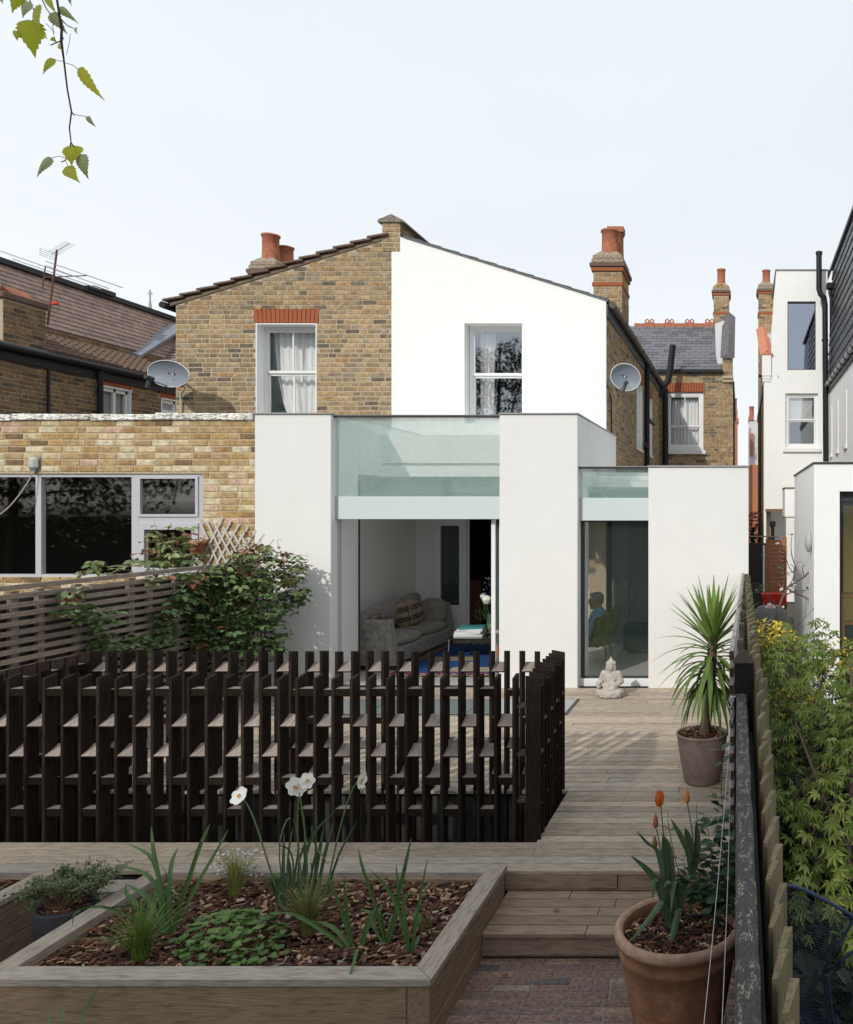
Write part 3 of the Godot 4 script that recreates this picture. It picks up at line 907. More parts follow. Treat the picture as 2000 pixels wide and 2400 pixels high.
func terrace_behind() -> void:
	var b := thing("slate_roofed_house", "brick main house behind the flank with grey slate roof and crested red ridge", "house", Vector3.ZERO)
	var d := 21.3
	var st := mb()
	var hole := Rect2(-1.995, 3.72, 0.985, 1.55)
	wall_with_holes(st, PackedVector2Array([Vector2(-2.2, -0.3), Vector2(-0.227, -0.3), Vector2(-0.227, 6.1), Vector2(-0.50, 6.1), Vector2(-0.5, 5.82), Vector2(-2.2, 5.82)]), [hole, Rect2(-2.03, 5.27, 1.05, 0.25)], d + 0.007, d + 0.3)
	bx(st, -0.5, -0.23, -0.3, 5.8, d + 0.301, 29.0)
	var wl := put(b, "wall", fin(st), M.mortar)
	lay_bricks(wl, Vector3(0, 0, -d - 0.007), Vector3.RIGHT, Vector3.UP, Vector3.BACK, PackedVector2Array([Vector2(-2.15, 2.6), Vector2(-0.227, 2.6), Vector2(-0.227, 6.08), Vector2(-0.50, 6.08), Vector2(-0.5, 5.8), Vector2(-2.15, 5.8)]), [hole, Rect2(-2.03, 5.27, 1.05, 0.25)], 0.226, 0.0755, 0.012, 0.008, STOCK, 0, true, M.brick)
	st = mb()
	for k in 15:
		var t := (k + 0.5) / 15.0
		cbox(st, Vector3(-2.03 + 1.05 * t, 5.395, -d - 0.018), Vector3(0.062, 0.24, 0.05), 0.004, Basis(Vector3.BACK, -(t - 0.5) * 0.22))
	put(b, "window_arch", fin(st), M.red_brick)
	var wn := sash(b, -1.995, -1.01, 3.72, 5.27, d + 0.06, 4.36, 1, M.pane, 0.09)
	st = mb()
	bx(st, -2.07, -0.95, 3.62, 3.72, d - 0.08, d + 0.05)
	put(wn, "sill", fin(st), M.joinery)
	curtain(wn, [[5.1, -1.85, -1.15], [4.4, -1.86, -1.14], [3.8, -1.86, -1.14]], 0, d + 0.24, M.curtain, 8)
	room(wn, -2.3, -0.6, 3.4, 5.5, d + 0.31, d + 3.0, M.room_pale, "room")
	# slate roof
	var e0 := Vector3(0, 5.84, -d - 0.0); var rdg := Vector3(0, 7.62, -24.0)
	var v := (rdg - e0).normalized()
	var n := Vector3.RIGHT.cross(v).normalized()
	st = mb()
	hexa(st, [e0 + Vector3(-4.5, -0.1, 0), e0 + Vector3(-0.5, -0.1, 0), rdg + Vector3(-0.5, -0.1, 0), rdg + Vector3(-4.5, -0.1, 0), e0 + Vector3(-4.5, -0.01, 0), e0 + Vector3(-0.5, -0.01, 0), rdg + Vector3(-0.5, -0.01, 0), rdg + Vector3(-4.5, -0.01, 0)])
	var rf := put(b, "roof", fin(st), M.slate)
	var l := (rdg - e0).length()
	lay_tiles(rf, e0, Vector3.RIGHT, v, n, PackedVector2Array([Vector2(-3.6, 0.02), Vector2(-0.52, 0.02), Vector2(-0.52, l), Vector2(-3.6, l)]), 0.29, 0.2, 0.024, [0.72, 0.88, 1.0, 1.1, 1.25], 300, M.slate, "slate")
	st = mb()
	hexa(st, [rdg + Vector3(-4.5, -0.1, -0.1), rdg + Vector3(-0.5, -0.1, -0.1), rdg + Vector3(-0.5, -1.8, -3), rdg + Vector3(-4.5, -1.8, -3), rdg + Vector3(-4.5, 0, 0), rdg + Vector3(-0.5, 0, 0), rdg + Vector3(-0.5, -1.7, -3.1), rdg + Vector3(-4.5, -1.7, -3.1)])
	put(rf, "back_slope", fin(st), M.slate)
	for k in 8:
		st = mb()
		var x := -0.95 - 0.3 * k
		prism(st, PackedVector2Array([Vector2(-0.147, -0.04), Vector2(0.147, -0.04), Vector2(0.147, 0.07), Vector2(-0.147, 0.07)]), -0.05, 0.05)
		if k % 2 == 0:
			for s in [-0.07, 0.07]:
				tube(st, [Vector3(s - 0.055, 0.1, 0), Vector3(s - 0.05, 0.16, 0), Vector3(s, 0.2, 0), Vector3(s + 0.05, 0.16, 0), Vector3(s + 0.055, 0.1, 0)], [0.022], 6)
			bx(st, -0.14, 0.14, 0.06, 0.11, -0.03, 0.03)
		put(rf, "ridge_tile", fin(st), M.terracotta, Transform3D(Basis(), rdg + Vector3(x, 0.03, 0)))
	st = mb()
	bx(st, -2.3, -0.5, 5.78, 5.86, d - 0.12, d - 0.0)
	put(b, "gutter", fin(st), M.black_plastic)
	# parapet with dark coping, chimney
	st = mb()
	hexa(st, [Vector3(-0.5, 5.7, -d - 0.05), Vector3(-0.235, 5.7, -d - 0.05), Vector3(-0.235, 7.4, -24), Vector3(-0.5, 7.4, -24), Vector3(-0.5, 6.2, -d - 0.05), Vector3(-0.235, 6.2, -d - 0.05), Vector3(-0.235, 7.95, -24), Vector3(-0.5, 7.95, -24)])
	put(b, "parapet", fin(st), M.mortar)
	var c0 := Vector3(-0.37, 6.22, -d + 0.03); var c1 := Vector3(-0.37, 7.97, -24.0)
	for k in 7:
		st = mb()
		var a := c0.lerp(c1, k / 7.0); var z := c0.lerp(c1, (k + 1.06) / 7.0) - Vector3(0, 0.015, 0)
		hexa(st, [a + Vector3(-0.19, -0.05, 0), a + Vector3(0.19, -0.05, 0), z + Vector3(0.19, -0.05, 0), z + Vector3(-0.19, -0.05, 0), a + Vector3(-0.02, 0.09, 0), a + Vector3(0.02, 0.09, 0), z + Vector3(0.02, 0.09, 0), z + Vector3(-0.02, 0.09, 0)])
		put(b, "coping_tile", fin(st), mat("coping_slate", lin(0.14, 0.13, 0.14), 0.6, T.cloth, Vector3.ONE))
	for k in 2:
		st = mb()
		bx(st, -0.5 + 0.0, -0.21, 5.62 - 0.09 * k, 5.69 - 0.09 * k, d - 0.1 + 0.04 * k, d + 0.004)
		put(b, "corbel", fin(st), M.mortar)
	st = mb()
	hexa(st, [Vector3(-0.68, 6.0, -d - 0.3), Vector3(-0.5, 6.0, -d - 0.3), Vector3(-0.5, 7.55, -23.6), Vector3(-0.78, 7.55, -23.6), Vector3(-0.64, 6.06, -d - 0.3), Vector3(-0.5, 6.12, -d - 0.3), Vector3(-0.5, 7.72, -23.6), Vector3(-0.78, 7.62, -23.6)])
	put(b, "lead_flashing", fin(st), mat("pale_lead", lin(0.5, 0.5, 0.5), 0.5))
	st = mb()
	bx(st, -0.3, -0.19, 5.5, 5.62, d + 0.3, 29.0); bx(st, -0.22, -0.19, 5.35, 5.5, d + 0.3, 29.0)
	put(b, "side_verge", fin(st), M.black_plastic)
	var ch := chimney(b, -0.83, -0.38, 6.4, 8.86, 24.0, 24.7, STOCK, [], 8.0, 60)
	pot(ch, Vector3(-0.61, 8.93, -24.3), 0.13, 0.5, false)
	st = mb()
	for k in 9: ball(st, Vector3(-0.8 + 0.05 * k, 8.88 + R(-0.1, 0.03), -23.98 - R(0, 0.05)), Vector3(0.05, 0.035, 0.03))
	put(ch, "lichen", fin(st), mat("lichen_orange", lin(0.45, 0.25, 0.03), 0.95))

# ================= neighbours on the left =================
func annex() -> void:
	var a := thing("brick_annex", "single storey pale stock brick annex with grey-framed windows", "annex", Vector3.ZERO)
	var d := 9.66
	var xr := -5.852
	var st := mb()
	var hole := Rect2(-10.4, 1.30, 3.91, 1.275)
	wall_with_holes(st, PackedVector2Array([Vector2(-11.5, -0.3), Vector2(xr, -0.3), Vector2(xr, 3.217), Vector2(-11.5, 3.217)]), [hole], d + 0.008, d + 0.28)
	var wl := put(a, "wall", fin(st), M.mortar_pale)
	lay_bricks(wl, Vector3(0, 0, -d - 0.008), Vector3.RIGHT, Vector3.UP, Vector3.BACK, PackedVector2Array([Vector2(-9.3, 0.6), Vector2(xr, 0.6), Vector2(xr, 3.215), Vector2(-9.3, 3.215)]), [hole], 0.226, 0.0785, 0.014, 0.008, CREAM, 300, false, M.brick, Rect2(-9.1, 1.2, 4, 3))
	var at := -10.2
	var k := 0
	while at < xr - 0.02:
		var l: float = [0.62, 0.8, 0.94, 0.79, 1.18, 0.5][k % 6]
		l = minf(l, xr - at)
		st = mb()
		cbox(st, Vector3(at + l * 0.5, 3.255 + R(-0.006, 0.006), -d - 0.12), Vector3(l - 0.012, 0.078, 0.30), 0.01, Basis(), 0.006)
		put(a, "coping_stone", fin(st), M.stone_coping if at < -6.9 else mat("dark_coping", lin(0.30, 0.26, 0.22), 0.95, T.spotted, Vector3.ONE * 2.4, T.rough, 0.8))
		at += l
		k += 1
	st = mb()
	bx(st, -11.5, xr, 3.15, 3.21, d + 0.281, 12.5); bx(st, -11.5, -11.2, -0.3, 3.15, d + 0.281, 12.5); bx(st, -6.05, xr, -0.3, 3.15, d + 0.281, 12.5); bx(st, -11.2, -6.05, -0.3, 3.15, 12.4, 12.5); bx(st, -11.2, -6.05, 0.0, 0.05, d + 0.281, 12.4)
	put(a, "back_walls_and_roof", fin(st), M.dark_room)
	# window wall
	var g: Material = M.grey_frame
	var W := func(px: float) -> float: return (px - 1738.0) / F * 9.70
	var Y := func(py: float) -> float: return EYE + (1196.0 - py) / F * 9.70
	st = mb()
	bx(st, -10.4, -6.49, 2.535, 2.575, d + 0.03, d + 0.10)
	bx(st, -10.4, -6.49, 1.30, 1.36, d + 0.028, d + 0.12)
	for m in [[-40, -28], [85, 98], [310, 326]]:
		bx(st, W.call(m[0]), W.call(m[1]), 1.36, 2.535, d + 0.032, d + 0.10)
	bx(st, W.call(326), W.call(474), Y.call(1226), Y.call(1211), d + 0.034, d + 0.10)
	bx(st, W.call(467), -6.49, 1.36, 2.535, d + 0.033, d + 0.10)
	var fr := put(a, "window_frame", fin(st), g)
	for q in [[326, 467, 1116, 1211, 6], [326, 467, 1226, 1346, 15]]:
		st = mb()
		var x0: float = W.call(q[0]); var x1: float = W.call(q[1]); var y1: float = Y.call(q[2]); var y0: float = Y.call(q[3])
		var f: float = q[4] * 0.0052
		bx(st, x0, x0 + f, y0, y1, d + 0.015, d + 0.06); bx(st, x1 - f, x1, y0, y1, d + 0.015, d + 0.06); bx(st, x0 + f, x1 - f, y1 - f, y1, d + 0.016, d + 0.06); bx(st, x0 + f, x1 - f, y0, y0 + f, d + 0.016, d + 0.06)
		var cs := put(a, "casement", fin(st), g)
		flat_pane(cs, x0 + f, x1 - f, y0 + f, y1 - f, d + 0.04, M.pane_mirror)
	var xs := [-10.4, W.call(-40), W.call(-28), W.call(85), W.call(98), W.call(310)]
	for i in 3: flat_pane(fr, xs[i * 2], xs[i * 2 + 1], 1.36, 2.535, d + 0.06, M.pane_mirror)
	st = mb()
	bx(st, -7.9, -7.05, 2.25, 2.43, d + 0.9, d + 1.2)
	put(a, "wall_cabinet", fin(st), mat("cabinet_grey", lin(0.35, 0.35, 0.36), 0.6))
	st = mb()
	for x in [-7.55, -7.4, -7.22, -7.08]: bx(st, x, x + 0.035, 1.35, 1.85, d + 0.5, d + 0.54)
	put(a, "chair_back", fin(st), mat("pale_timber", lin(0.35, 0.24, 0.12), 0.6))
	# lamp and cable on the brick
	var lp := thing("security_light", "small clear bulkhead security light on the brick above the window", "wall light", P(78, 1086, d - 0.03))
	st = mb()
	cbox(st, Vector3(0, 0, 0), Vector3(0.12, 0.15, 0.07), 0.03)
	put(lp, "lens", fin(st), mat("milky_plastic", lin(0.50, 0.50, 0.48), 0.2))
	st = mb()
	bx(st, -0.065, 0.065, -0.08, 0.08, 0.02, 0.035)
	bx(st, -0.02, 0.02, -0.105, -0.08, 0.0, 0.03)
	put(lp, "back_plate", fin(st), mat("grey_plastic", lin(0.25, 0.25, 0.25), 0.5))
	st = mb()
	var pts := []
	for i in 13:
		var t := i / 12.0
		pts.append(P(79, 1108, d - 0.02).lerp(P(-30, 1222, d - 0.35), t) - Vector3(0, 0.10 * sin(PI * t), 0))
	tube(st, pts, [0.007], 5)
	tag(put(self, "cable", fin(st), mat("cream_cable", lin(0.45, 0.40, 0.30), 0.6)), "cream cable hanging in a curve from the security light", "cable")
	var tr := thing("trellis", "small white crossed-slat trellis on the brick beside the window", "trellis", Vector3(0, 0, 0))
	for k2 in 6:
		var x := -6.40 + 0.10 * k2
		for s in [[0.42, 0.0], [-0.42, 0.004]]:
			st = mb()
			bar(st, Vector3(x - s[0] * 0.35, 1.42, -d + 0.02 + s[1]), Vector3(x + s[0] * 0.35 + 0.02, 2.05 - 0.04 * k2, -d + 0.02 + s[1]), 0.022, 0.006, Vector3.BACK)
			put(tr, "slat", fin(st), mat("trellis_paint", lin(0.55, 0.53, 0.50), 0.8))
	var hp := thing("hanging_pot", "small terracotta pot hung on the brick behind the rose", "plant pot", P(463, 1286, d - 0.10))
	st = mb()
	lathe(st, [Vector2(0, -0.09), Vector2(0.065, -0.09), Vector2(0.09, 0.06), Vector2(0.10, 0.06), Vector2(0.10, 0.09), Vector2(0.08, 0.09), Vector2(0.07, 0.02), Vector2(0, 0.02)], Vector3.ZERO, 18)
	put(hp, "pot", fin(st), M.terracotta)

func far_left_house() -> void:
	var b := thing("left_brick_house", "dark brick house at far left with pantiled eave and tile-hung upper slope", "house", Vector3.ZERO)
	var st := mb()
	bx(st, -12.6, -12.17, -0.3, 4.75, 9.0, 17.6)
	for z in [[9.0, 14.98], [15.76, 16.6], [17.4, 17.6]]: bx(st, -12.1695, -12.008, -0.3, 4.75, z[0], z[1])
	for z in [[14.98, 15.76, 4.49], [16.6, 17.4, 4.47]]:
		bx(st, -12.1695, -12.01, -0.3, 3.3, z[0] + 0.0005, z[1] - 0.0005); bx(st, -12.1695, -12.01, z[2], 4.75, z[0] + 0.0005, z[1] - 0.0005)
	bx(st, -13.6, -13.25, 5.2, 5.62, 11.0, 19.0)
	var wl := put(b, "wall", fin(st), M.mortar)
	var holes := [Rect2(14.98, 3.3, 0.78, 1.19), Rect2(16.6, 3.3, 0.8, 1.17), Rect2(14.92, 4.49, 0.9, 0.22), Rect2(16.54, 4.47, 0.9, 0.22)]
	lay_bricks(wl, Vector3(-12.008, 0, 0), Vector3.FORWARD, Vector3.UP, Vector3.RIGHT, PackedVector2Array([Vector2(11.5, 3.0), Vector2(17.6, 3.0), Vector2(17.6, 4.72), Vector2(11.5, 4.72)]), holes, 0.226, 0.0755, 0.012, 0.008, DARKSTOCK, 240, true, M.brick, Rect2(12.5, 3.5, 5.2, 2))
	lay_bricks(wl, Vector3(-13.25, 0, 0), Vector3.FORWARD, Vector3.UP, Vector3.RIGHT, PackedVector2Array([Vector2(12, 5.3), Vector2(19, 5.3), Vector2(19, 5.6), Vector2(12, 5.6)]), [], 0.226, 0.0755, 0.012, 0.008, DARKSTOCK, 0, true, M.brick)
	for i in 2:
		var q: Rect2 = holes[i]
		st = mb()
		bx(st, -12.168, -11.99, 3.3, q.end.y, q.end.x - 0.02, q.end.x + 0.004)
		bx(st, -12.17, -11.998, q.end.y - 0.03, q.end.y, q.position.x, q.end.x - 0.02)
		bx(st, -12.17, -11.998, 3.3, q.end.y, q.position.x - 0.01, q.position.x + 0.02)
		var wn := put(b, "window", fin(st), M.joinery)
		st = mb()
		for z in [q.position.x + 0.03, q.position.x + 0.4, q.end.x - 0.08]: bx(st, -12.09, -12.04, 3.3, q.end.y - 0.03, z, z + 0.05)
		bx(st, -12.09, -12.04, q.end.y - 0.10, q.end.y - 0.03, q.position.x + 0.02, q.end.x - 0.02)
		if i == 1: bx(st, -12.088, -12.02, 4.17, 4.23, q.position.x + 0.02, q.end.x - 0.02)
		put(wn, "sash_frame", fin(st), M.joinery)
		st = mb()
		quad(st, Vector3(-12.06, 3.3, -q.position.x), Vector3(-12.06, q.end.y, -q.position.x), Vector3(-12.06, q.end.y, -q.end.x), Vector3(-12.06, 3.3, -q.end.x))
		put(wn, "pane", fin(st), M.pane)
		st = mb()
		st.set_smooth_group(4)
		var cz := q.position.x + 0.04
		while cz < q.end.x - 0.06:
			var f0 := 0.012 * sin(cz * 70.0); var f1 := 0.012 * sin((cz + 0.02) * 70.0)
			quad(st, Vector3(-12.13 + f0, 3.3, -cz), Vector3(-12.13 + f0, q.end.y - 0.05, -cz), Vector3(-12.13 + f1, q.end.y - 0.05, -cz - 0.02), Vector3(-12.13 + f1, 3.3, -cz - 0.02))
			cz += 0.02
		put(wn, "curtain", fin(st), mat("grey_net", lin(0.33, 0.36, 0.38), 0.9))
		var ar := put(b, "window_arch", fin(backing(-12.10, -12.02, q.end.y, q.end.y + 0.2, q.position.x - 0.05, q.end.x + 0.05)), M.mortar)
		for k in 12:
			st = mb()
			cbox(st, Vector3(-12.02, q.end.y + 0.108, -(q.position.x - 0.02 + 0.073 * k)), Vector3(0.05, 0.205, 0.064), 0.004, Basis(), 0.002)
			put(ar, "brick", fin(st), M.red_brick)
	# pantiles, tile-hung slope, front slope
	var e0 := Vector3(-11.92, 4.83, 0); var e1 := Vector3(-13.22, 5.44, 0)
	var v := (e1 - e0).normalized()
	var n := Vector3.FORWARD.cross(v).normalized()
	st = mb()
	hexa(st, [e0 + Vector3(0, -0.05, -9), e0 + Vector3(0, -0.05, -17.6), e1 + Vector3(0, -0.05, -17.6), e1 + Vector3(0, -0.05, -9), e0 + Vector3(0, 0, -9), e0 + Vector3(0, 0, -17.6), e1 + Vector3(0, 0, -17.6), e1 + Vector3(0, 0, -9)])
	var rf := put(b, "eave_roof", fin(st), M.brown_tile)
	st = mb()
	var zz := 13.9
	while zz < 17.6:
		for r in 6:
			var a := e0.lerp(e1, r / 6.0) + n * 0.045; var c := e0.lerp(e1, (r + 1.12) / 6.0) + n * 0.02
			tube(st, [a + Vector3(0, 0, -zz), c + Vector3(0, 0, -zz)], [0.055], 6, true)
		zz += 0.165
	stuff(put(rf, "pantiles", fin(st), M.brown_tile))
	var m0 := Vector3(-13.24, 5.60, 0); var m1 := Vector3(-14.0, 6.8, 0)
	v = (m1 - m0).normalized()
	n = Vector3.FORWARD.cross(v).normalized()
	st = mb()
	hexa(st, [m0 + Vector3(-0.1, -0.02, -10), m0 + Vector3(-0.1, -0.02, -23), m1 + Vector3(-0.1, -0.02, -23), m1 + Vector3(-0.1, -0.02, -10), m0 + Vector3(0, 0, -10), m0 + Vector3(0, 0, -23), m1 + Vector3(0, 0, -23), m1 + Vector3(0, 0, -10)])
	var ms := put(b, "tile_hung_slope", fin(st), M.clay_tile)
	lay_tiles(ms, m0, Vector3.FORWARD, v, n, PackedVector2Array([Vector2(13.8, 0), Vector2(20.6, 0), Vector2(20.6, 1.42), Vector2(13.8, 1.42)]), 0.34, 0.118, 0.03, [0.82, 0.93, 1.0, 1.08, 1.18], 270, M.clay_tile, "tile", 0.16)
	st = mb()
	bar(st, m1 + Vector3(0.03, 0.03, -10), m1 + Vector3(0.03, 0.03, -23), 0.2, 0.1)
	bx(st, -14.1, -13.8, 6.84, 6.93, 17.1, 17.7)
	put(b, "ridge_edge", fin(st), M.black_plastic)
	# main roof slope that faces the garden
	var f0 := Vector3(0, 4.9, -17.55); var f1 := Vector3(0, 7.2, -20.4)
	v = (f1 - f0).normalized()
	n = Vector3.RIGHT.cross(v).normalized()
	st = mb()
	hexa(st, [f0 + Vector3(-13.3, -0.08, 0), f0 + Vector3(-8.9, -0.08, 0), f1 + Vector3(-8.9, -0.08, 0), f1 + Vector3(-13.8, -0.08, 0), f0 + Vector3(-13.3, -0.01, 0), f0 + Vector3(-8.9, -0.01, 0), f1 + Vector3(-8.9, -0.01, 0), f1 + Vector3(-13.8, -0.01, 0)])
	var mr := put(b, "main_roof", fin(st), M.clay_tile)
	lay_tiles(mr, f0, Vector3.RIGHT, v, n, PackedVector2Array([Vector2(-13.2, 0), Vector2(-10.5, 0), Vector2(-10.5, 1.6), Vector2(-13.3, 1.6)]), 0.30, 0.125, 0.03, [0.62, 0.72, 0.8, 0.9], 130, M.clay_tile, "tile", 0.2)
	st = mb()
	bar(st, Vector3(-13.2, 5.50, -17.4), P(425, 768, 19.6) + Vector3(0, 0.02, 0.1), 0.32, 0.07, Vector3(0.3, 1, 0.4))
	put(mr, "lead_valley", fin(st), M.lead)
	st = mb()
	tube(st, [Vector3(-11.9, 4.79, -9), Vector3(-11.9, 4.79, -17.6)], [0.065], 8)
	put(b, "gutter", fin(st), M.black_plastic)
	st = mb()
	bx(st, -12.0, -11.96, 4.58, 4.77, 9.0, 17.6)
	put(b, "fascia_board", fin(st), M.black_plastic)
	st = mb()
	tube(st, [Vector3(-11.93, 4.75, -14.93), Vector3(-11.93, 2.5, -14.93)], [0.05], 7)
	tube(st, [Vector3(-11.97, 4.6, -13.86), Vector3(-11.97, 2.5, -13.86)], [0.022], 6)
	put(b, "downpipe", fin(st), M.black_plastic)
	st = mb()
	bx(st, -13.0, -12.108, 4.6, 5.62, 13.15, 13.96)
	var ch := put(b, "chimney", fin(st), M.mortar)
	lay_bricks(ch, Vector3(-12.108, 0, 0), Vector3.FORWARD, Vector3.UP, Vector3.RIGHT, PackedVector2Array([Vector2(13.15, 4.8), Vector2(13.96, 4.8), Vector2(13.96, 5.6), Vector2(13.15, 5.6)]), [], 0.226, 0.0755, 0.01, 0.008, DARKSTOCK, 60, true, M.brick)
	st = mb()
	cbx(st, -13.05, -12.06, 5.62, 5.72, 13.1, 14.0, 0.01)
	put(ch, "cap", fin(st), M.sooty_brick)
	st = mb()
	prism(st, PackedVector2Array([Vector2(-12.75, 5.72), Vector2(-12.2, 5.72), Vector2(-12.45, 5.92)]), 13.5, 13.95)
	put(ch, "ridge_tile", fin(st), M.terracotta)
	st = mb()
	tube(st, [Vector3(-12.45, 5.7, -13.3), Vector3(-12.45, 6.02, -13.3)], [0.12], 12)
	put(ch, "flue_cowl", fin(st), M.aluminium)
	st = mb()
	bar(st, Vector3(-12.0, 4.86, -12.6), Vector3(-12.05, 4.87, -13.96), 0.12, 0.02)
	put(ch, "pale_flashing", fin(st), M.pale_lead)
	aerial()

func aerial() -> void:
	var a := thing("roof_aerial", "television aerial on a rusty mast beside the left chimney", "aerial", P(112, 762, 13.9))
	var o := a.position
	var st := mb()
	tube(st, [Vector3.ZERO, P(134, 585, 13.9) - o], [0.016], 6)
	put(a, "mast", fin(st), mat("rust", lin(0.14, 0.07, 0.05), 0.8))
	st = mb()
	var b0 := P(120, 597, 13.9) - o; var b1 := P(163, 570, 13.9) - o
	tube(st, [b0, b1], [0.007], 5)
	for i in 12:
		var c := b0.lerp(b1, (i + 2.0) / 13.0)
		tube(st, [c - Vector3(0.09, -0.035, 0.0), c + Vector3(0.09, -0.035, 0.0)], [0.0035], 4)
	for i in 4:
		var c := P(94, 582 + i * 5, 13.9) - o
		tube(st, [c, c + P(130, 595 + i * 5, 13.9) - P(94, 582 + i * 5, 13.9)], [0.005], 4)
	tube(st, [P(94, 582, 13.9) - o, P(94, 598, 13.9) - o], [0.005], 4)
	put(a, "yagi_head", fin(st), M.aluminium)
	for l in [[0, 588, 168, 646], [30, 607, 238, 678], [107, 612, 288, 674], [108, 622, 165, 644], [160, 642, 255, 676]]:
		st = mb()
		tube(st, [P(l[0], l[1], 13.9) - o, P(l[2], l[3], 13.9) - o], [0.009], 4)
		put(a, "dipole_rod", fin(st), M.aluminium)
	st = mb()
	tube(st, [P(100, 676, 13.9) - o, P(107, 624, 13.9) - o], [0.011], 5)
	tube(st, [P(103, 650, 13.9) - o, P(205, 646, 13.9) - o], [0.010], 5)
	put(a, "cross_boom", fin(st), M.rust)
	st = mb()
	cbox(st, P(129, 711, 13.9) - o, Vector3(0.12, 0.05, 0.05), 0.01)
	put(a, "red_cap", fin(st), mat("red_plastic", lin(0.55, 0.05, 0.03), 0.5))

# ================= neighbours on the right =================
func right_house() -> void:
	var b := thing("white_rear_house", "tall white painted house at right with a dark dormer window and black pipes", "house", Vector3.ZERO)
	var d := 21.3
	var st := mb()
	var h1 := Rect2(1.225, 5.86, 0.75, 1.82); var h2 := Rect2(1.17, 3.77, 0.87, 1.47)
	var poly := PackedVector2Array([Vector2(0.595, 2.14), Vector2(2.288, 2.14), Vector2(2.288, 8.5), Vector2(0.93, 8.5), Vector2(0.80, 6.9), Vector2(0.80, 5.72), Vector2(0.595, 5.72)])
	wall_with_holes(st, poly, [h1, h2], d, d + 0.3)
	bx(st, 1.19, 2.288, -0.3, 2.139, d, d + 0.3); bx(st, 0.6, 1.2, -0.3, 2.138, d + 1.2, d + 1.3); bx(st, 0.595, 0.66, -0.3, 2.138, d, d + 1.2)
	put(b, "wall", fin(st), M.paint_white)
	st = mb()
	prism(st, PackedVector2Array([Vector2(0.95, 5.4), Vector2(2.3, 5.4), Vector2(2.3, 8.46), Vector2(0.95, 8.46)]), d + 0.301 + 2.5, d + 6)
	bx(st, 0.95, 1.2, 5.4, 8.46, d + 0.301, d + 2.8)
	put(b, "dormer_box", fin(st), M.paint_white)
	st = mb()
	bx(st, 0.9, 2.4, 8.5, 8.53, d - 0.03, d + 4)
	put(b, "parapet_trim", fin(st), M.coping_metal)
	st = mb()
	bx(st, 0.64, 1.19, 2.10, 2.17, d - 0.06, d + 0.25)
	put(b, "timber_lintel", fin(st), mat("warm_timber", lin(0.26, 0.13, 0.075), 0.6, T.grain_fine, Vector3(0.5, 6, 6)))
	st = mb()
	var q: Rect2 = h1
	bx(st, 1.225, 1.245, q.position.y, q.end.y, d + 0.03, d + 0.12); bx(st, 1.955, 1.975, q.position.y, q.end.y, d + 0.03, d + 0.12); bx(st, 1.245, 1.955, q.position.y, q.position.y + 0.02, d + 0.03, d + 0.12); bx(st, 1.245, 1.955, q.end.y - 0.03, q.end.y, d + 0.03, d + 0.12)
	var w1 := put(b, "dormer_window", fin(st), M.dark_frame)
	var dm := mirror_glass("pane_dark_mirror", Color(0.90, 0.93, 1.0), 0.42)
	flat_pane(w1, 1.245, 1.955, q.position.y + 0.02, q.end.y - 0.03, d + 0.08, dm)
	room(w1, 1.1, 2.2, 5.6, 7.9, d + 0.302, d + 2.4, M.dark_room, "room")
	var w2 := sash(b, 1.17, 2.04, 3.77, 5.24, d + 0.08, 4.53, 0, M.pane_semi_mirror, 0.07)
	st = mb()
	bx(st, 1.10, 2.11, 3.68, 3.77, d - 0.07, d + 0.08)
	put(w2, "sill", fin(st), M.joinery)
	st = mb()
	bx(st, 1.24, 1.9, 4.54, 5.17, d + 0.2, d + 0.21)
	put(w2, "roller_blind", fin(st), M.curtain)
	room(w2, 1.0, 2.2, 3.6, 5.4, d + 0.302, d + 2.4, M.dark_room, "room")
	# brick flank seen as a sliver, chimney, orange coping
	st = mb()
	bx(st, 0.60, 0.79, -0.3, 5.7, d + 0.3, 29.0)
	prism(st, PackedVector2Array([Vector2(0.60, 5.7), Vector2(0.79, 5.7), Vector2(0.79, 6.9), Vector2(0.60, 6.9)]), d + 2.0, 29.0)
	var fl := put(b, "flank_wall", fin(st), M.mortar)
	lay_bricks(fl, Vector3(0.60, 0, 0), Vector3.BACK, Vector3.UP, Vector3.LEFT, PackedVector2Array([Vector2(-28.9, 0.5), Vector2(-d - 0.02, 0.5), Vector2(-d - 0.02, 5.68), Vector2(-28.9, 5.68)]), [], 0.226, 0.0755, 0.012, 0.008, STOCK, 0, true, M.brick)
	st = mb()
	bx(st, 0.56, 0.62, 5.3, 5.5, d + 0.4, 29.0)
	put(b, "side_verge", fin(st), M.black_plastic)
	st = mb()
	bx(st, 0.55, 0.79, 5.70, 6.28, d - 0.06, d + 0.3); bx(st, 0.56, 0.78, 5.62, 5.70, d - 0.04, d + 0.0); bx(st, 0.57, 0.77, 5.55, 5.62, d - 0.025, d + 0.0)
	put(b, "white_kneeler", fin(st), M.paint_white)
	var c0 := Vector3(0.67, 6.30, -d + 0.08); var c1 := Vector3(0.60, 7.5, -23.6)
	for k in 5:
		st = mb()
		var a := c0.lerp(c1, k / 5.0); var z := c0.lerp(c1, (k + 1.05) / 5.0) - Vector3(0, 0.012, 0)
		hexa(st, [a + Vector3(-0.17, -0.05, 0), a + Vector3(0.17, -0.05, 0), z + Vector3(0.17, -0.05, 0), z + Vector3(-0.17, -0.05, 0), a + Vector3(-0.02, 0.07, 0), a + Vector3(0.02, 0.07, 0), z + Vector3(0.02, 0.07, 0), z + Vector3(-0.02, 0.07, 0)])
		put(b, "coping_tile", fin(st), mat("orange_clay", lin(0.58, 0.24, 0.15), 0.8, T.cloth, Vector3.ONE * 2))
	st = mb()
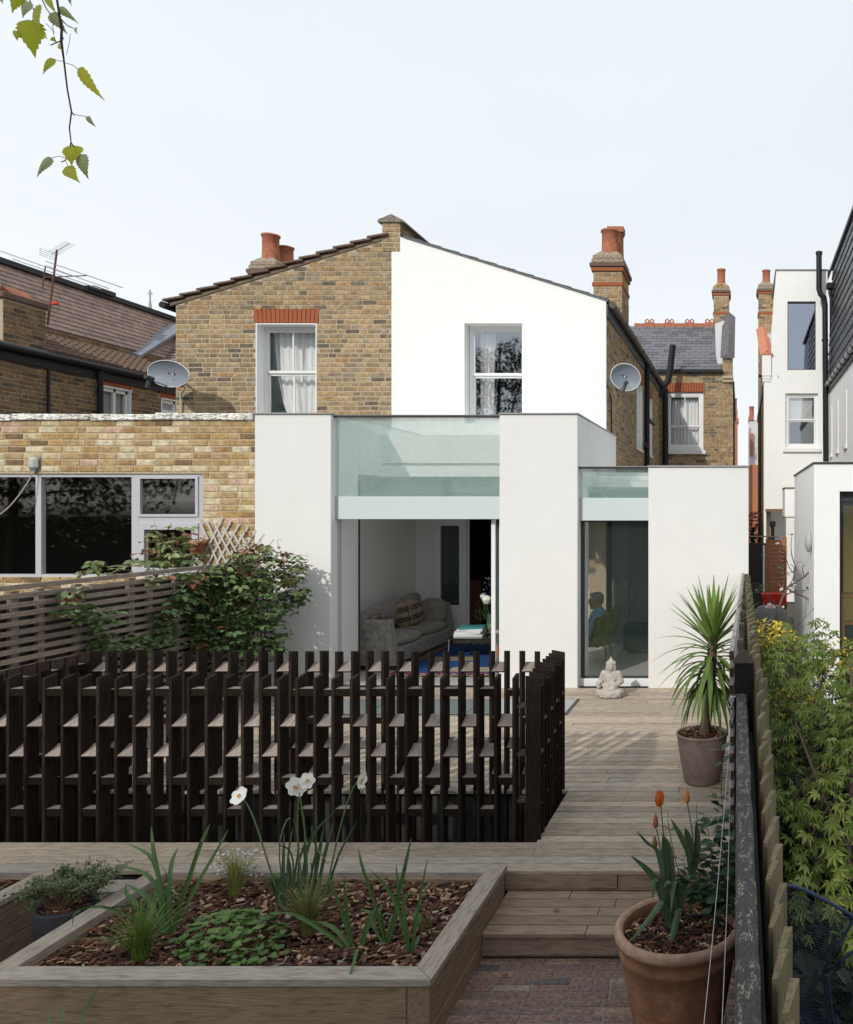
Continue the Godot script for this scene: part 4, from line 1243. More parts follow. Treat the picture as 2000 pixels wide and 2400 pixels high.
	hexa(st, [Vector3(0.79, 5.75, -d - 0.29), Vector3(1.0, 5.65, -d + 0.03), Vector3(0.9, 6.9, -23), Vector3(0.74, 6.9, -23), Vector3(0.79, 6.2, -d - 0.29), Vector3(0.97, 5.70, -d + 0.035), Vector3(0.88, 7.2, -23), Vector3(0.74, 7.2, -23)])
	put(b, "lead_flashing", fin(st), M.pale_lead)
	var ch := chimney(b, 0.515, 0.95, 6.2, 8.9, 24.0, 24.6, STOCK, [], 8.0, 60)
	pot(ch, Vector3(0.755, 8.94, -24.3), 0.125, 0.46, false)
	# pipes
	st = mb()
	var dd := 20.9
	tube(st, [P(1920, 592, dd), P(1920, 678, dd), P(1924, 690, dd), P(1931, 697, dd), P(1934, 712, dd), P(1936, 1082, dd)], [0.075], 8)
	tube(st, [P(1934, 795, dd), P(1934, 800, dd)], [0.09], 8)
	tube(st, [P(1920, 590, dd), P(1920, 597, dd)], [0.09], 8)
	put(b, "soil_pipe", fin(st), M.black_plastic)
	st = mb()
	tube(st, [P(1946, 672, dd), P(1946, 688, dd), P(1949, 700, dd), P(1950, 1082, dd)], [0.05], 8)
	cbox(st, P(1946, 671, dd), Vector3(0.2, 0.16, 0.2), 0.02)
	put(b, "downpipe", fin(st), M.black_plastic)
	st = mb()
	tube(st, [P(1811, 1224, 20.9), P(1811, 1240, 20.9), P(1811, 1262, 20.9)], [0.05], 8)
	cbox(st, P(1811, 1228, 20.9), Vector3(0.16, 0.16, 0.16), 0.03)
	tube(st, [P(1800, 1262, 20.9), P(1816, 1262, 20.9)], [0.04], 6)
	put(b, "boiler_pipe", fin(st), M.black_plastic)
	# slate-hung wing along the side
	var w := thing("slate_hung_wing", "white side wing with black slate-hung upper storey at the right edge", "house", Vector3.ZERO)
	st = mb()
	bx(st, 2.29, 6.0, 2.0, 5.40, 12.0, 21.29)
	var wl := put(w, "wall", fin(st), M.paint_white)
	for z in [17.4, 18.9, 20.2]:
		st = mb()
		bx(st, 2.27, 2.32, 3.55, 4.75, z, z + 0.03); bx(st, 2.25, 2.32, 3.48, 3.55, z - 0.03, z + 0.45); bx(st, 2.285, 2.31, 3.55, 4.75, z + 0.03, z + 0.40)
		put(wl, "slit_window", fin(st), M.joinery)
	var m0 := Vector3(2.30, 5.44, 0); var m1 := Vector3(2.44, 8.5, 0)
	var v := (m1 - m0).normalized()
	var n := Vector3.BACK.cross(v).normalized()
	st = mb()
	hexa(st, [m0 + Vector3(0, 0, -12), m0 + Vector3(0, 0, -21.28), m0 + Vector3(3, 0, -21.28), m0 + Vector3(3, 0, -12), m1 + Vector3(0, 0, -12), m1 + Vector3(0, 0, -21.28), m1 + Vector3(3, 0, -21.28), m1 + Vector3(3, 0, -12)])
	var sl := put(w, "mansard", fin(st), M.slate_dark)
	lay_tiles(sl, m0, Vector3.BACK, v, n, PackedVector2Array([Vector2(-21.2, 0.02), Vector2(-14.5, 0.02), Vector2(-14.5, 3.05), Vector2(-21.2, 3.05)]), 0.5, 0.25, 0.035, [0.7, 0.9, 1.05, 1.3], 300, M.slate_dark, "slate", 0.10)
	st = mb()
	bar(st, m1 + Vector3(-0.03, 0.03, -12), m1 + Vector3(-0.03, 0.03, -21.3), 0.12, 0.08)
	put(w, "mansard_trim", fin(st), M.dark_frame)
	st = mb()
	var z2 := 14.0
	while z2 < 21.0:
		tube(st, [Vector3(2.22, 5.38, -z2), Vector3(2.22, 5.38, -minf(z2 + 1.2, 21.2))], [0.06], 9)
		z2 += 1.2
	put(w, "gutter", fin(st), mat("pale_gutter", lin(0.42, 0.42, 0.43), 0.35))
	st = mb()
	bx(st, 2.25, 2.30, 5.2, 5.37, 12.0, 21.29)
	z2 = 14.0
	while z2 < 21.2:
		tube(st, [Vector3(2.22, 5.38, -z2 + 0.04), Vector3(2.22, 5.38, -z2 - 0.04)], [0.072], 9)
		z2 += 0.6
	put(w, "gutter_bracket", fin(st), M.black_plastic)

func right_extension() -> void:
	var e := thing("neighbour_extension", "plain white single storey extension with a dark glazed opening, right edge", "extension", Vector3.ZERO)
	var d := 10.0
	var st := mb()
	wall_with_holes(st, PackedVector2Array([Vector2(0.904, -0.3), Vector2(5, -0.3), Vector2(5, 2.71), Vector2(0.904, 2.71)]), [Rect2(1.225, -0.31, 3.0, 2.68)], d, d + 0.28)
	bx(st, 0.904, 1.18, -0.3, 2.71, d + 0.281, 13.65); bx(st, 1.181, 5, 2.45, 2.71, d + 0.281, 13.65); bx(st, 1.181, 5, -0.3, 2.44, 13.4, 13.65)
	put(e, "wall", fin(st), M.paint_white)
	st = mb()
	cbx(st, 0.89, 5.02, 2.71, 2.735, d - 0.015, 13.7, 0.003)
	put(e, "coping", fin(st), M.dark_frame)
	st = mb()
	bx(st, 1.225, 1.265, -0.3, 2.25, d + 0.12, d + 0.2); bx(st, 1.225, 4.2, 2.25, 2.365, d + 0.12, d + 0.2)
	var fr := put(e, "window_frame", fin(st), M.dark_frame)
	flat_pane(fr, 1.265, 4.2, -0.1, 2.25, d + 0.16, M.pane)
	st = mb()
	bx(st, 1.19, 5, -0.2, -0.15, d + 0.285, 13.39)
	put(e, "floor", fin(st), M.dark_room)
	st = mb()
	bx(st, 1.185, 5, -0.14, 2.44, 13.3, 13.39); bx(st, 1.182, 1.2, -0.14, 2.44, d + 0.3, 13.3)
	put(e, "dark_panelling", fin(st), M.dark_room)
	st = mb()
	bx(st, 1.46, 2.3, 0.55, 2.2, 11.5, 11.6)
	tag(put(self, "yellow_panel", fin(st), mat("yellow_paint", lin(0.62, 0.44, 0.10), 0.6)), "tall yellow panel inside the neighbour's glazed room", "panel")
	var c := thing("timber_stool", "golden timber bar stool behind the neighbour's glass", "stool", Vector3(1.50, -0.15, -10.9))
	st = mb()
	cbox(st, Vector3(0, 1.13, 0), Vector3(0.34, 0.05, 0.34), 0.01)
	put(c, "seat", fin(st), mat("honey_timber", lin(0.42, 0.19, 0.045), 0.5))
	for s in [[-1, -1], [1, -1], [-1, 1], [1, 1]]:
		st = mb()
		cbox(st, Vector3(s[0] * 0.14, 0.56, s[1] * 0.14), Vector3(0.045, 1.1, 0.045), 0.006)
		put(c, "leg", fin(st), M.honey_timber)
	st = mb()
	for y in [0.3, 0.75]: bx(st, -0.14, 0.14, y, y + 0.04, -0.155, -0.125)
	put(c, "stretcher", fin(st), M.honey_timber)
	var bxo := thing("white_service_box", "small white boxed bay with a square opening on the passage wall", "wall box", Vector3.ZERO)
	st = mb()
	wall_with_holes(st, PackedVector2Array([Vector2(0.77, 2.02), Vector2(1.2, 2.02), Vector2(1.2, 2.52), Vector2(0.77, 2.52)]), [Rect2(0.97, 2.13, 0.16, 0.22)], 14.2, 14.5)
	bx(st, 0.77, 1.2, 2.02, 2.52, 14.501, 15.0)
	put(bxo, "box", fin(st), M.paint_white)
	st = mb()
	bx(st, 0.76, 1.2, 2.52, 2.54, 14.18, 15.0); bx(st, 0.77, 1.2, 2.0, 2.02, 14.19, 15.0)
	put(bxo, "dark_edge", fin(st), M.warm_timber)
	st = mb()
	bx(st, 0.93, 1.2, -0.3, 2.0, 13.9, 14.1)
	tag(put(self, "passage_wall", fin(st), M.paint_white), "short white wall between the timber gate and the neighbour's extension", "wall")
	var l := thing("oval_wall_light", "small grey oval bulkhead lamp on the white side wall", "wall light", P(1901, 1270, 10.35) + Vector3(-0.03, 0, 0))
	st = mb()
	ball(st, Vector3.ZERO, Vector3(0.05, 0.135, 0.1), Basis(), 8, 12)
	put(l, "cover", fin(st), M.aluminium)
	st = mb()
	tube(st, [Vector3(0.03, -0.1, 0), Vector3(0.035, -0.28, 0)], [0.006], 5)
	put(l, "wire", fin(st), M.aluminium)
	var g := thing("slatted_gate", "tall red-brown slatted timber gate in the white passage", "gate", Vector3(0.63, -0.3, -14.5))
	st = mb()
	var gm: Material = mat("cedar", lin(0.42, 0.165, 0.085), 0.6, T.grain_fine, Vector3(0.5, 6, 6))
	bx(st, -0.19, -0.155, 0.0, 1.92, 0, 0.04); bx(st, 0.155, 0.19, 0.0, 1.95, 0, 0.04)
	put(g, "stile", fin(st), gm)
	st = mb()
	cbox(st, Vector3.ZERO, Vector3(0.31, 0.072, 0.018), 0.003)
	var sl := fin(st)
	for k in 25:
		put(g, "slat", sl, gm, Transform3D(Basis(), Vector3(0, 0.06 + k * 0.075, -0.02)))
	st = mb()
	bx(st, -0.24, -0.205, 0, 1.8, -0.02, 0.03)
	put(g, "white_post", fin(st), M.joinery)
	st = mb()
	bx(st, 0.04, 0.56, -0.3, 1.5, 15.4, 15.5)
	tag(put(self, "passage_screen", fin(st), M.dark_room), "dark timber screen closing the passage between the two houses", "screen")
	st = mb()
	tube(st, [P(1755, 1257, 14.0), P(1842, 1258, 14.0)], [0.012], 5)
	tag(put(self, "washing_line", fin(st), mat("pink_line", lin(0.35, 0.2, 0.18), 0.7)), "thin washing line strung across the passage above the gate", "line")

func distance() -> void:
	var b := thing("distant_brick_house", "distant red brick house seen in the gap, its white gable and chimney", "house", Vector3.ZERO)
	var d := 40.0
	var st := mb()
	var far_red: Material = mat("far_red_brick", lin(0.42, 0.17, 0.10), 0.9, T.brickface, Vector3.ONE * 2)
	bx(st, 0.40, 1.2, -0.3, 4.4, d, d + 8)
	put(b, "wall", fin(st), far_red)
	st = mb()
	bx(st, 0.40, 1.2, 4.4, 6.7, d + 0.4, d + 7.5)
	put(b, "white_gable", fin(st), mat("far_white", lin(0.62, 0.62, 0.62), 0.8))
	st = mb()
	bx(st, 0.36, 0.62, 6.68, 6.86, d + 0.3, d + 2); bx(st, 0.42, 0.60, 4.9, 6.0, d + 0.2, d + 0.38)
	put(b, "chimney", fin(st), far_red)
	pot(b, Vector3(0.52, 6.86, -d - 0.8), 0.13, 0.55, false)
	var c := thing("distant_orange_chimney", "distant narrow brick chimney breast just right of the slate-roofed house", "chimney stack", Vector3.ZERO)
	st = mb()
	bx(st, -0.42, -0.18, 1.0, 6.9, d - 2, d - 1)
	bx(st, -0.45, -0.13, 6.3, 6.5, d - 2.04, d - 1)
	put(c, "stack", fin(st), far_red)
	pot(c, Vector3(-0.33, 6.9, -d + 1.5), 0.12, 0.6, false)
	var s := thing("church_spire", "thin distant church spire with a cross above the left roofs", "spire", P(352, 735, 140.0))
	st = mb()
	lathe(st, [Vector2(0.75, -8.0), Vector2(0.42, 0.6), Vector2(0.3, 0.7), Vector2(0.1, 3.0)], Vector3.ZERO, 8, true)
	put(s, "spire", fin(st), mat("pale_stone", lin(0.45, 0.43, 0.42), 0.9))
	st = mb()
	bx(st, -0.1, 0.1, 2.8, 4.1, -0.1, 0.1); bx(st, -0.38, 0.38, 3.4, 3.6, -0.09, 0.09)
	put(s, "cross", fin(st), M.pale_stone)

# ================= inside the extension =================
func interior() -> void:
	# dark room behind the living room
	var e: Node3D = get_node("rear_extension")
	var st := mb()
	bx(st, -5.2, -3.5, -0.02, 0.0, 13.405, 16.5); bx(st, -5.25, -5.2, 0, 2.5, 13.405, 16.5); bx(st, -3.5, -3.45, 0, 2.5, 13.405, 16.5); bx(st, -5.2, -3.5, 2.5, 2.55, 13.405, 16.5); bx(st, -5.25, -3.45, 0, 2.5, 16.5, 16.55)
	put(e, "back_room", fin(st), mat("back_room_dark", lin(0.035, 0.03, 0.028), 0.9))
	var dr := thing("glazed_door", "white internal door with a tall narrow glass panel, standing open", "door", Vector3(-4.80, 0, -13.22))
	st = mb()
	wall_with_holes(st, PackedVector2Array([Vector2(-0.27, 0.01), Vector2(0.27, 0.01), Vector2(0.27, 2.05), Vector2(-0.27, 2.05)]), [Rect2(-0.155, 0.57, 0.31, 1.31)], -0.02, 0.025)
	put(dr, "leaf", fin(st), M.joinery)
	st = mb()
	for r in [[-0.14, 0.14, 0.41, 0.42], [-0.14, 0.14, 0.17, 0.18], [-0.14, -0.13, 0.18, 0.41], [0.13, 0.14, 0.18, 0.41]]: bx(st, r[0], r[1], r[2], r[3], -0.028, -0.02)
	put(dr, "panel_moulding", fin(st), M.joinery)
	flat_pane(dr, -0.155, 0.155, 0.57, 1.88, 0.0, M.pane_tint)
	st = mb()
	bx(st, -5.085, -5.06, 0.01, 2.08, 13.25, 13.30); bx(st, -4.532, -4.50, 0.01, 2.08, 13.25, 13.30)
	put(e, "door_lining", fin(st), M.joinery)
	st = mb()
	bar(st, P(1113, 1480, 14.2) + Vector3(0, -0.02, 0), P(1110, 1360, 14.5), 0.26, 0.03, Vector3(0, 0.2, 1))
	tag(put(self, "leaning_board", fin(st), mat("pine_board", lin(0.20, 0.10, 0.06), 0.6)), "brown board leaning in the dark back room doorway", "board")
	sofa()
	# rug
	var rg := thing("patterned_rug", "blue rug with beige blocks, red line and black zigzag border", "rug", Vector3(-3.72, 0.002, -11.55))
	var im := Image.create(128, 256, false, Image.FORMAT_RGB8)
	for y in 256:
		for x in 128:
			var c := Color(0.06, 0.27, 0.50)
			var zig := (x + int(absf((y % 12) - 6.0)) * 1) % 10 < 5
			if y > 238 or y < 18: c = Color(0.1, 0.09, 0.09) if zig else Color(0.72, 0.66, 0.56)
			elif y > 234: c = Color(0.72, 0.08, 0.06)
			elif y > 226: c = Color(0.16, 0.26, 0.60)
			elif y > 196 and x > 50 and x < 118 + (y - 210) * 0.4: c = Color(0.66, 0.63, 0.52)
			elif y > 120 and y < 150 and x > 10 and x < 60: c = Color(0.60, 0.55, 0.42)
			if x < 3 or x > 124: c = Color(0.5, 0.1, 0.08)
			im.set_pixel(x, y, c)
	var rm := StandardMaterial3D.new()
	rm.resource_name = "rug_weave"
	rm.albedo_texture = ImageTexture.create_from_image(im)
	rm.roughness = 0.95
	st = mb()
	st.set_uv(Vector2(0, 1)); var uvq := [Vector2(0, 1), Vector2(0, 0), Vector2(1, 0), Vector2(1, 1)]
	var pv := [Vector3(-0.85, 0.01, 1.3), Vector3(-0.85, 0.01, -1.3), Vector3(0.85, 0.01, -1.3), Vector3(0.85, 0.01, 1.3)]
	for k in [0, 1, 2, 0, 2, 3]:
		st.set_uv(uvq[k]); st.add_vertex(pv[k])
	put(rg, "pile", fin(st), rm)
	st = mb()
	bx(st, -0.85, 0.85, 0.0, 0.008, -1.3, 1.3)
	put(rg, "backing", fin(st), M.dark_room)
	# low glass table, books, vase
	var t := thing("coffee_table", "low black glass coffee table on slim chrome legs", "table", Vector3(-3.62, 0, -11.75))
	st = mb()
	cbox(st, Vector3(0, 0.315, 0), Vector3(1.15, 0.014, 0.85), 0.004)
	put(t, "top", fin(st), mat("black_glass", lin(0.02, 0.025, 0.028), 0.08))
	for s in [[-1, -1], [1, -1], [-1, 1], [1, 1]]:
		st = mb()
		tube(st, [Vector3(s[0] * 0.53, 0.31, s[1] * 0.36), Vector3(s[0] * 0.54, 0.012, s[1] * 0.37)], [0.016], 8)
		put(t, "leg", fin(st), mat("chrome", lin(0.6, 0.6, 0.62), 0.15))
	M.chrome.metallic = 1.0
	var y := 0.3225
	var cols := [[0.75, 0.75, 0.76], [0.70, 0.72, 0.76], [0.78, 0.76, 0.78], [0.06, 0.30, 0.30]]
	var labels := ["white book at the bottom of the stack on the coffee table", "pale blue book, second from the bottom of the stack", "off-white book under the green one in the stack", "green book on top of the stack on the coffee table"]
	for k in 4:
		var bk := thing("book", labels[k], "book", Vector3(-3.93 + 0.012 * k, y, -11.62), "books stacked on the coffee table")
		bk.rotation.y = [0.1, -0.04, 0.08, 0.16][k]
		var h: float = [0.042, 0.034, 0.03, 0.026][k]
		st = mb()
		cbox(st, Vector3(0, h * 0.5, 0), Vector3(0.38 - 0.02 * k, h - 0.004, 0.26), 0.003)
		put(bk, "pages", fin(st), mat("paper", lin(0.75, 0.74, 0.70), 0.8))
		st = mb()
		bx(st, -0.20 + 0.01 * k, 0.20 - 0.01 * k, h - 0.004, h, -0.137, 0.137); bx(st, -0.20 + 0.01 * k, 0.20 - 0.01 * k, 0, 0.003, -0.137, 0.137); bx(st, -0.20 + 0.01 * k, 0.20 - 0.01 * k, 0.003, h - 0.004, -0.137, -0.131)
		var cc: Array = cols[k]
		put(bk, "cover", fin(st), mat("book_cover_%d" % k, lin(cc[0], cc[1], cc[2]), 0.4))
		y += h
	st = mb()
	cbox(st, Vector3(-3.60, 0.330, -11.9), Vector3(0.3, 0.012, 0.22), 0.003)
	tag(put(self, "magazine", fin(st), M.paper), "white magazine lying flat beside the flower vase", "magazine")
	var vs := thing("glass_vase", "clear footed glass vase on the coffee table", "vase", Vector3(-3.56, 0.3225, -11.45))
	st = mb()
	lathe(st, [Vector2(0, 0.0), Vector2(0.05, 0.0), Vector2(0.048, 0.008), Vector2(0.012, 0.02), Vector2(0.014, 0.06), Vector2(0.055, 0.11), Vector2(0.072, 0.19), Vector2(0.066, 0.30), Vector2(0.058, 0.34)], Vector3.ZERO, 20)
	put(vs, "bowl", fin(st), M.pane_tint)
	st = mb()
	lathe(st, [Vector2(0, 0.08), Vector2(0.05, 0.115), Vector2(0.066, 0.19), Vector2(0, 0.191)], Vector3.ZERO, 18)
	put(vs, "water", fin(st), mat("green_water", lin(0.10, 0.16, 0.06), 0.1))
	var fl := thing("cut_flowers", "bunch of white and violet cut flowers in the glass vase", "flowers", Vector3(-3.56, 0.55, -11.45))
	st = mb()
	for k in 14:
		tube(st, [Vector3(R(-0.03, 0.03), -0.15, R(-0.03, 0.03)), Vector3(R(-0.18, 0.14), R(0.1, 0.45), R(-0.1, 0.1))], [0.005], 4)
	for k in 40:
		var c := Vector3(R(-0.22, 0.12), R(0.0, 0.25), R(-0.1, 0.1))
		blade(st, [c, c + Vector3(R(-0.08, 0.08), R(-0.06, 0.08), 0.03)], [0.02, 0.004], Vector3(0.4, 0.2, 0.8))
	put(fl, "stem", fin(st), leafmat("vase_green", lin(0.06, 0.12, 0.03), 0.3))
	for c in [[Vector3(-0.05, 0.31, 0.06), 0.062], [Vector3(-0.11, 0.36, 0.03), 0.045]]:
		st = mb()
		ball(st, c[0], Vector3(c[1], c[1] * 1.1, c[1]), Basis(), 6, 9)
		for k in 8: ball(st, c[0] + Vector3(cos(k * 0.8), 0.2, sin(k * 0.8)) * c[1] * 0.6, Vector3.ONE * c[1] * 0.6, Basis(), 4, 6)
		put(fl, "white_rose", fin(st), mat("petal_white", lin(0.78, 0.77, 0.72), 0.7))
	st = mb()
	for k in 46: ball(st, Vector3(R(-0.08, 0.14), R(0.38, 0.62), R(-0.07, 0.07)), Vector3.ONE * R(0.010, 0.018), Basis(), 3, 5)
	put(fl, "violet_blossom", fin(st), mat("violet_petal", lin(0.07, 0.05, 0.28), 0.7))
	st = mb()
	for k in 14: ball(st, Vector3(R(-0.12, 0.02), R(0.42, 0.62), R(-0.05, 0.05)), Vector3.ONE * 0.012, Basis(), 3, 5)
	put(fl, "pale_bud", fin(st), mat("bud_pale", lin(0.55, 0.6, 0.4), 0.7))
	st = mb()
	ball(st, P(1160, 1562, 10.05), Vector3(0.05, 0.06, 0.05), Basis(), 8, 10); ball(st, P(1163, 1530, 10.1), Vector3(0.03, 0.11, 0.03), Basis(), 8, 10)
	tag(put(self, "orange_ornament", fin(st), mat("orange_glaze", lin(0.55, 0.16, 0.03), 0.35)), "small orange ornament on the floor beside the door frame", "ornament")
	# bookcase and sideboard in the right-hand room
	var bc := thing("dark_bookcase", "dark floor-to-ceiling cupboard behind the tall window", "cupboard", Vector3.ZERO)
	st = mb()
	bx(st, -2.06, -1.2, 0.002, 2.44, 12.75, 13.28)
	put(bc, "carcass", fin(st), mat("dark_cupboard", lin(0.12, 0.125, 0.12), 0.5))
	for k in 3:
		st = mb()
		cbx(st, -2.055 + 0.285 * k, -2.055 + 0.285 * (k + 1) - 0.008, 0.10, 2.40, 12.728, 12.748, 0.003)
		put(bc, "cupboard_door", fin(st), mat("dark_cupboard_%d" % k, lin(0.15 - 0.03 * k, 0.155 - 0.03 * k, 0.15 - 0.03 * k), 0.45))
	var sb := thing("low_sideboard", "low dark sideboard against the cupboard in the right-hand room", "sideboard", Vector3.ZERO)
	st = mb()
	cbx(st, -1.75, -0.1, 0.06, 0.42, 11.9, 12.35, 0.005); bx(st, -1.70, -0.15, 0.001, 0.059, 11.95, 12.3)
	put(sb, "body", fin(st), mat("black_lacquer", lin(0.012, 0.012, 0.013), 0.4))
	armchair_and_man()

func sofa() -> void:
	var s := thing("velvet_sofa", "grey crushed velvet sofa with slab arms along the left wall", "sofa", Vector3(-4.95, 0, -11.62))
	var vm: StandardMaterial3D = mat("grey_velvet", lin(0.27, 0.25, 0.225), 0.8, T.cloth, Vector3.ONE * 1.6, T.lump, 0.7)
	vm.rim_enabled = true
	vm.rim = 0.8
	# local: x towards the room, z towards the garden
	for k in 2:
		var st := mb()
		var z0 := 0.98 if k == 0 else -1.10
		hexa(st, [Vector3(-0.36, 0.07, z0), Vector3(0.38, 0.07, z0), Vector3(0.38, 0.07, z0 - 0.14), Vector3(-0.36, 0.07, z0 - 0.14), Vector3(-0.36, 0.665, z0), Vector3(0.27, 0.665, z0), Vector3(0.27, 0.665, z0 - 0.14), Vector3(-0.36, 0.665, z0 - 0.14)])
		put(s, "arm", fin(st), vm)
	var st2 := mb()
	cbox(st2, Vector3(0.0, 0.18, -0.13), Vector3(0.74, 0.20, 1.96), 0.02)
	put(s, "base", fin(st2), vm)
	st2 = mb()
	cbox(st2, Vector3(-0.36, 0.36, -0.13), Vector3(0.12, 0.6, 2.2), 0.03)
	put(s, "back_frame", fin(st2), vm)
	for k in 2:
		put(s, "seat_cushion", pillow(0.66, 0.15, 0.97, 3.2, k), vm, Transform3D(Basis(), Vector3(0.04, 0.345, 0.36 - 0.98 * k)))
	for k in 3:
		put(s, "back_cushion", pillow(0.20, 0.46, 0.66, 3.0, 5 + k), vm, Transform3D(Basis(Vector3.BACK, -0.28), Vector3(-0.20, 0.57 + 0.03 * k, 0.52 - 0.65 * k)))
	put(s, "arm_cushion", pillow(0.42, 0.42, 0.16, 3.0, 11), vm, Transform3D(Basis(Vector3.RIGHT, -0.3), Vector3(0.1, 0.55, -0.98)))
	st2 = mb()
	for c in [[-0.3, 0.9], [0.3, 0.9], [-0.3, -1.16], [0.3, -1.16]]: bx(st2, c[0] - 0.04, c[0] + 0.04, 0.001, 0.07, -c[1] - 0.04, -c[1] + 0.04)
	put(s, "foot", fin(st2), M.dark_room)
	var im := Image.create(96, 96, false, Image.FORMAT_RGB8)
	var r2 := RandomNumberGenerator.new()
	r2.seed = 7
	for y in 96:
		for x in 96:
			var c := Color(0.62, 0.58, 0.53)
			var bx_ := x / 8; var by := y / 8
			if by % 6 < 3 and (bx_ + by) % 2 == 0 and bx_ % 12 > 1: c = Color(0.10, 0.09, 0.10)
			elif by % 6 < 3 and y % 4 < 2: c = Color(0.25, 0.23, 0.22)
			elif bx_ % 6 == 1: c = Color(0.62, 0.46, 0.22)
			elif bx_ % 4 == 3: c = Color(0.50, 0.44, 0.42)
			im.set_pixel(x, y, c)
	var pm := StandardMaterial3D.new()
	pm.resource_name = "printed_cushion"
	pm.albedo_texture = ImageTexture.create_from_image(im)
	pm.uv1_triplanar = true
	pm.uv1_scale = Vector3.ONE * 3.0
	pm.roughness = 0.9
	var c1 := thing("printed_cushion", "square cushion printed in black, tan and mustard on the sofa", "cushion", Vector3(-4.93, 0.60, -11.88))
	put(c1, "cover", pillow(0.14, 0.44, 0.44, 2.6, 21), pm, Transform3D(Basis(Vector3.UP, -0.85) * Basis(Vector3.BACK, -0.35) * Basis(Vector3.RIGHT, 0.25), Vector3.ZERO))
	var c2 := thing("printed_cushion", "printed cushion mostly hidden behind the near sofa arm", "cushion", Vector3(-4.98, 0.58, -10.93))
	put(c2, "cover", pillow(0.12, 0.34, 0.36, 2.6, 22), pm, Transform3D(Basis(Vector3.UP, -0.3) * Basis(Vector3.BACK, -0.5), Vector3.ZERO))

# A soft stuffed cushion: a rounded box with some puckers
func pillow(w: float, h: float, l: float, e: float, sd: int) -> ArrayMesh:
	var st := mb()
	st.set_smooth_group(7)
	var n := FastNoiseLite.new()
	n.seed = sd
	n.frequency = 3.5
	var rings := 10; var segs := 16
	var pt := func(i: int, k: int) -> Vector3:
		var t: float = PI * i / rings; var a: float = TAU * k / segs
		var q := Vector3(sin(t) * cos(a), cos(t), sin(t) * sin(a))
		var g := 2.0 / e
		var p := Vector3(signf(q.x) * pow(absf(q.x), g * 1.15) * w, signf(q.y) * pow(absf(q.y), g) * h, signf(q.z) * pow(absf(q.z), g) * l) * 0.5
		return p * (1.0 + 0.10 * n.get_noise_3dv(p * 1.6 + q * 0.3))
	for i in rings:
		for k in segs:
			var a: Vector3 = pt.call(i, k); var b: Vector3 = pt.call(i, (k + 1) % segs); var c: Vector3 = pt.call(i + 1, (k + 1) % segs); var d: Vector3 = pt.call(i + 1, k)
			if i > 0: trio(st, a, b, c, Vector3.ZERO)
			if i < rings - 1: trio(st, a, c, d, Vector3.ZERO)
	return fin(st)

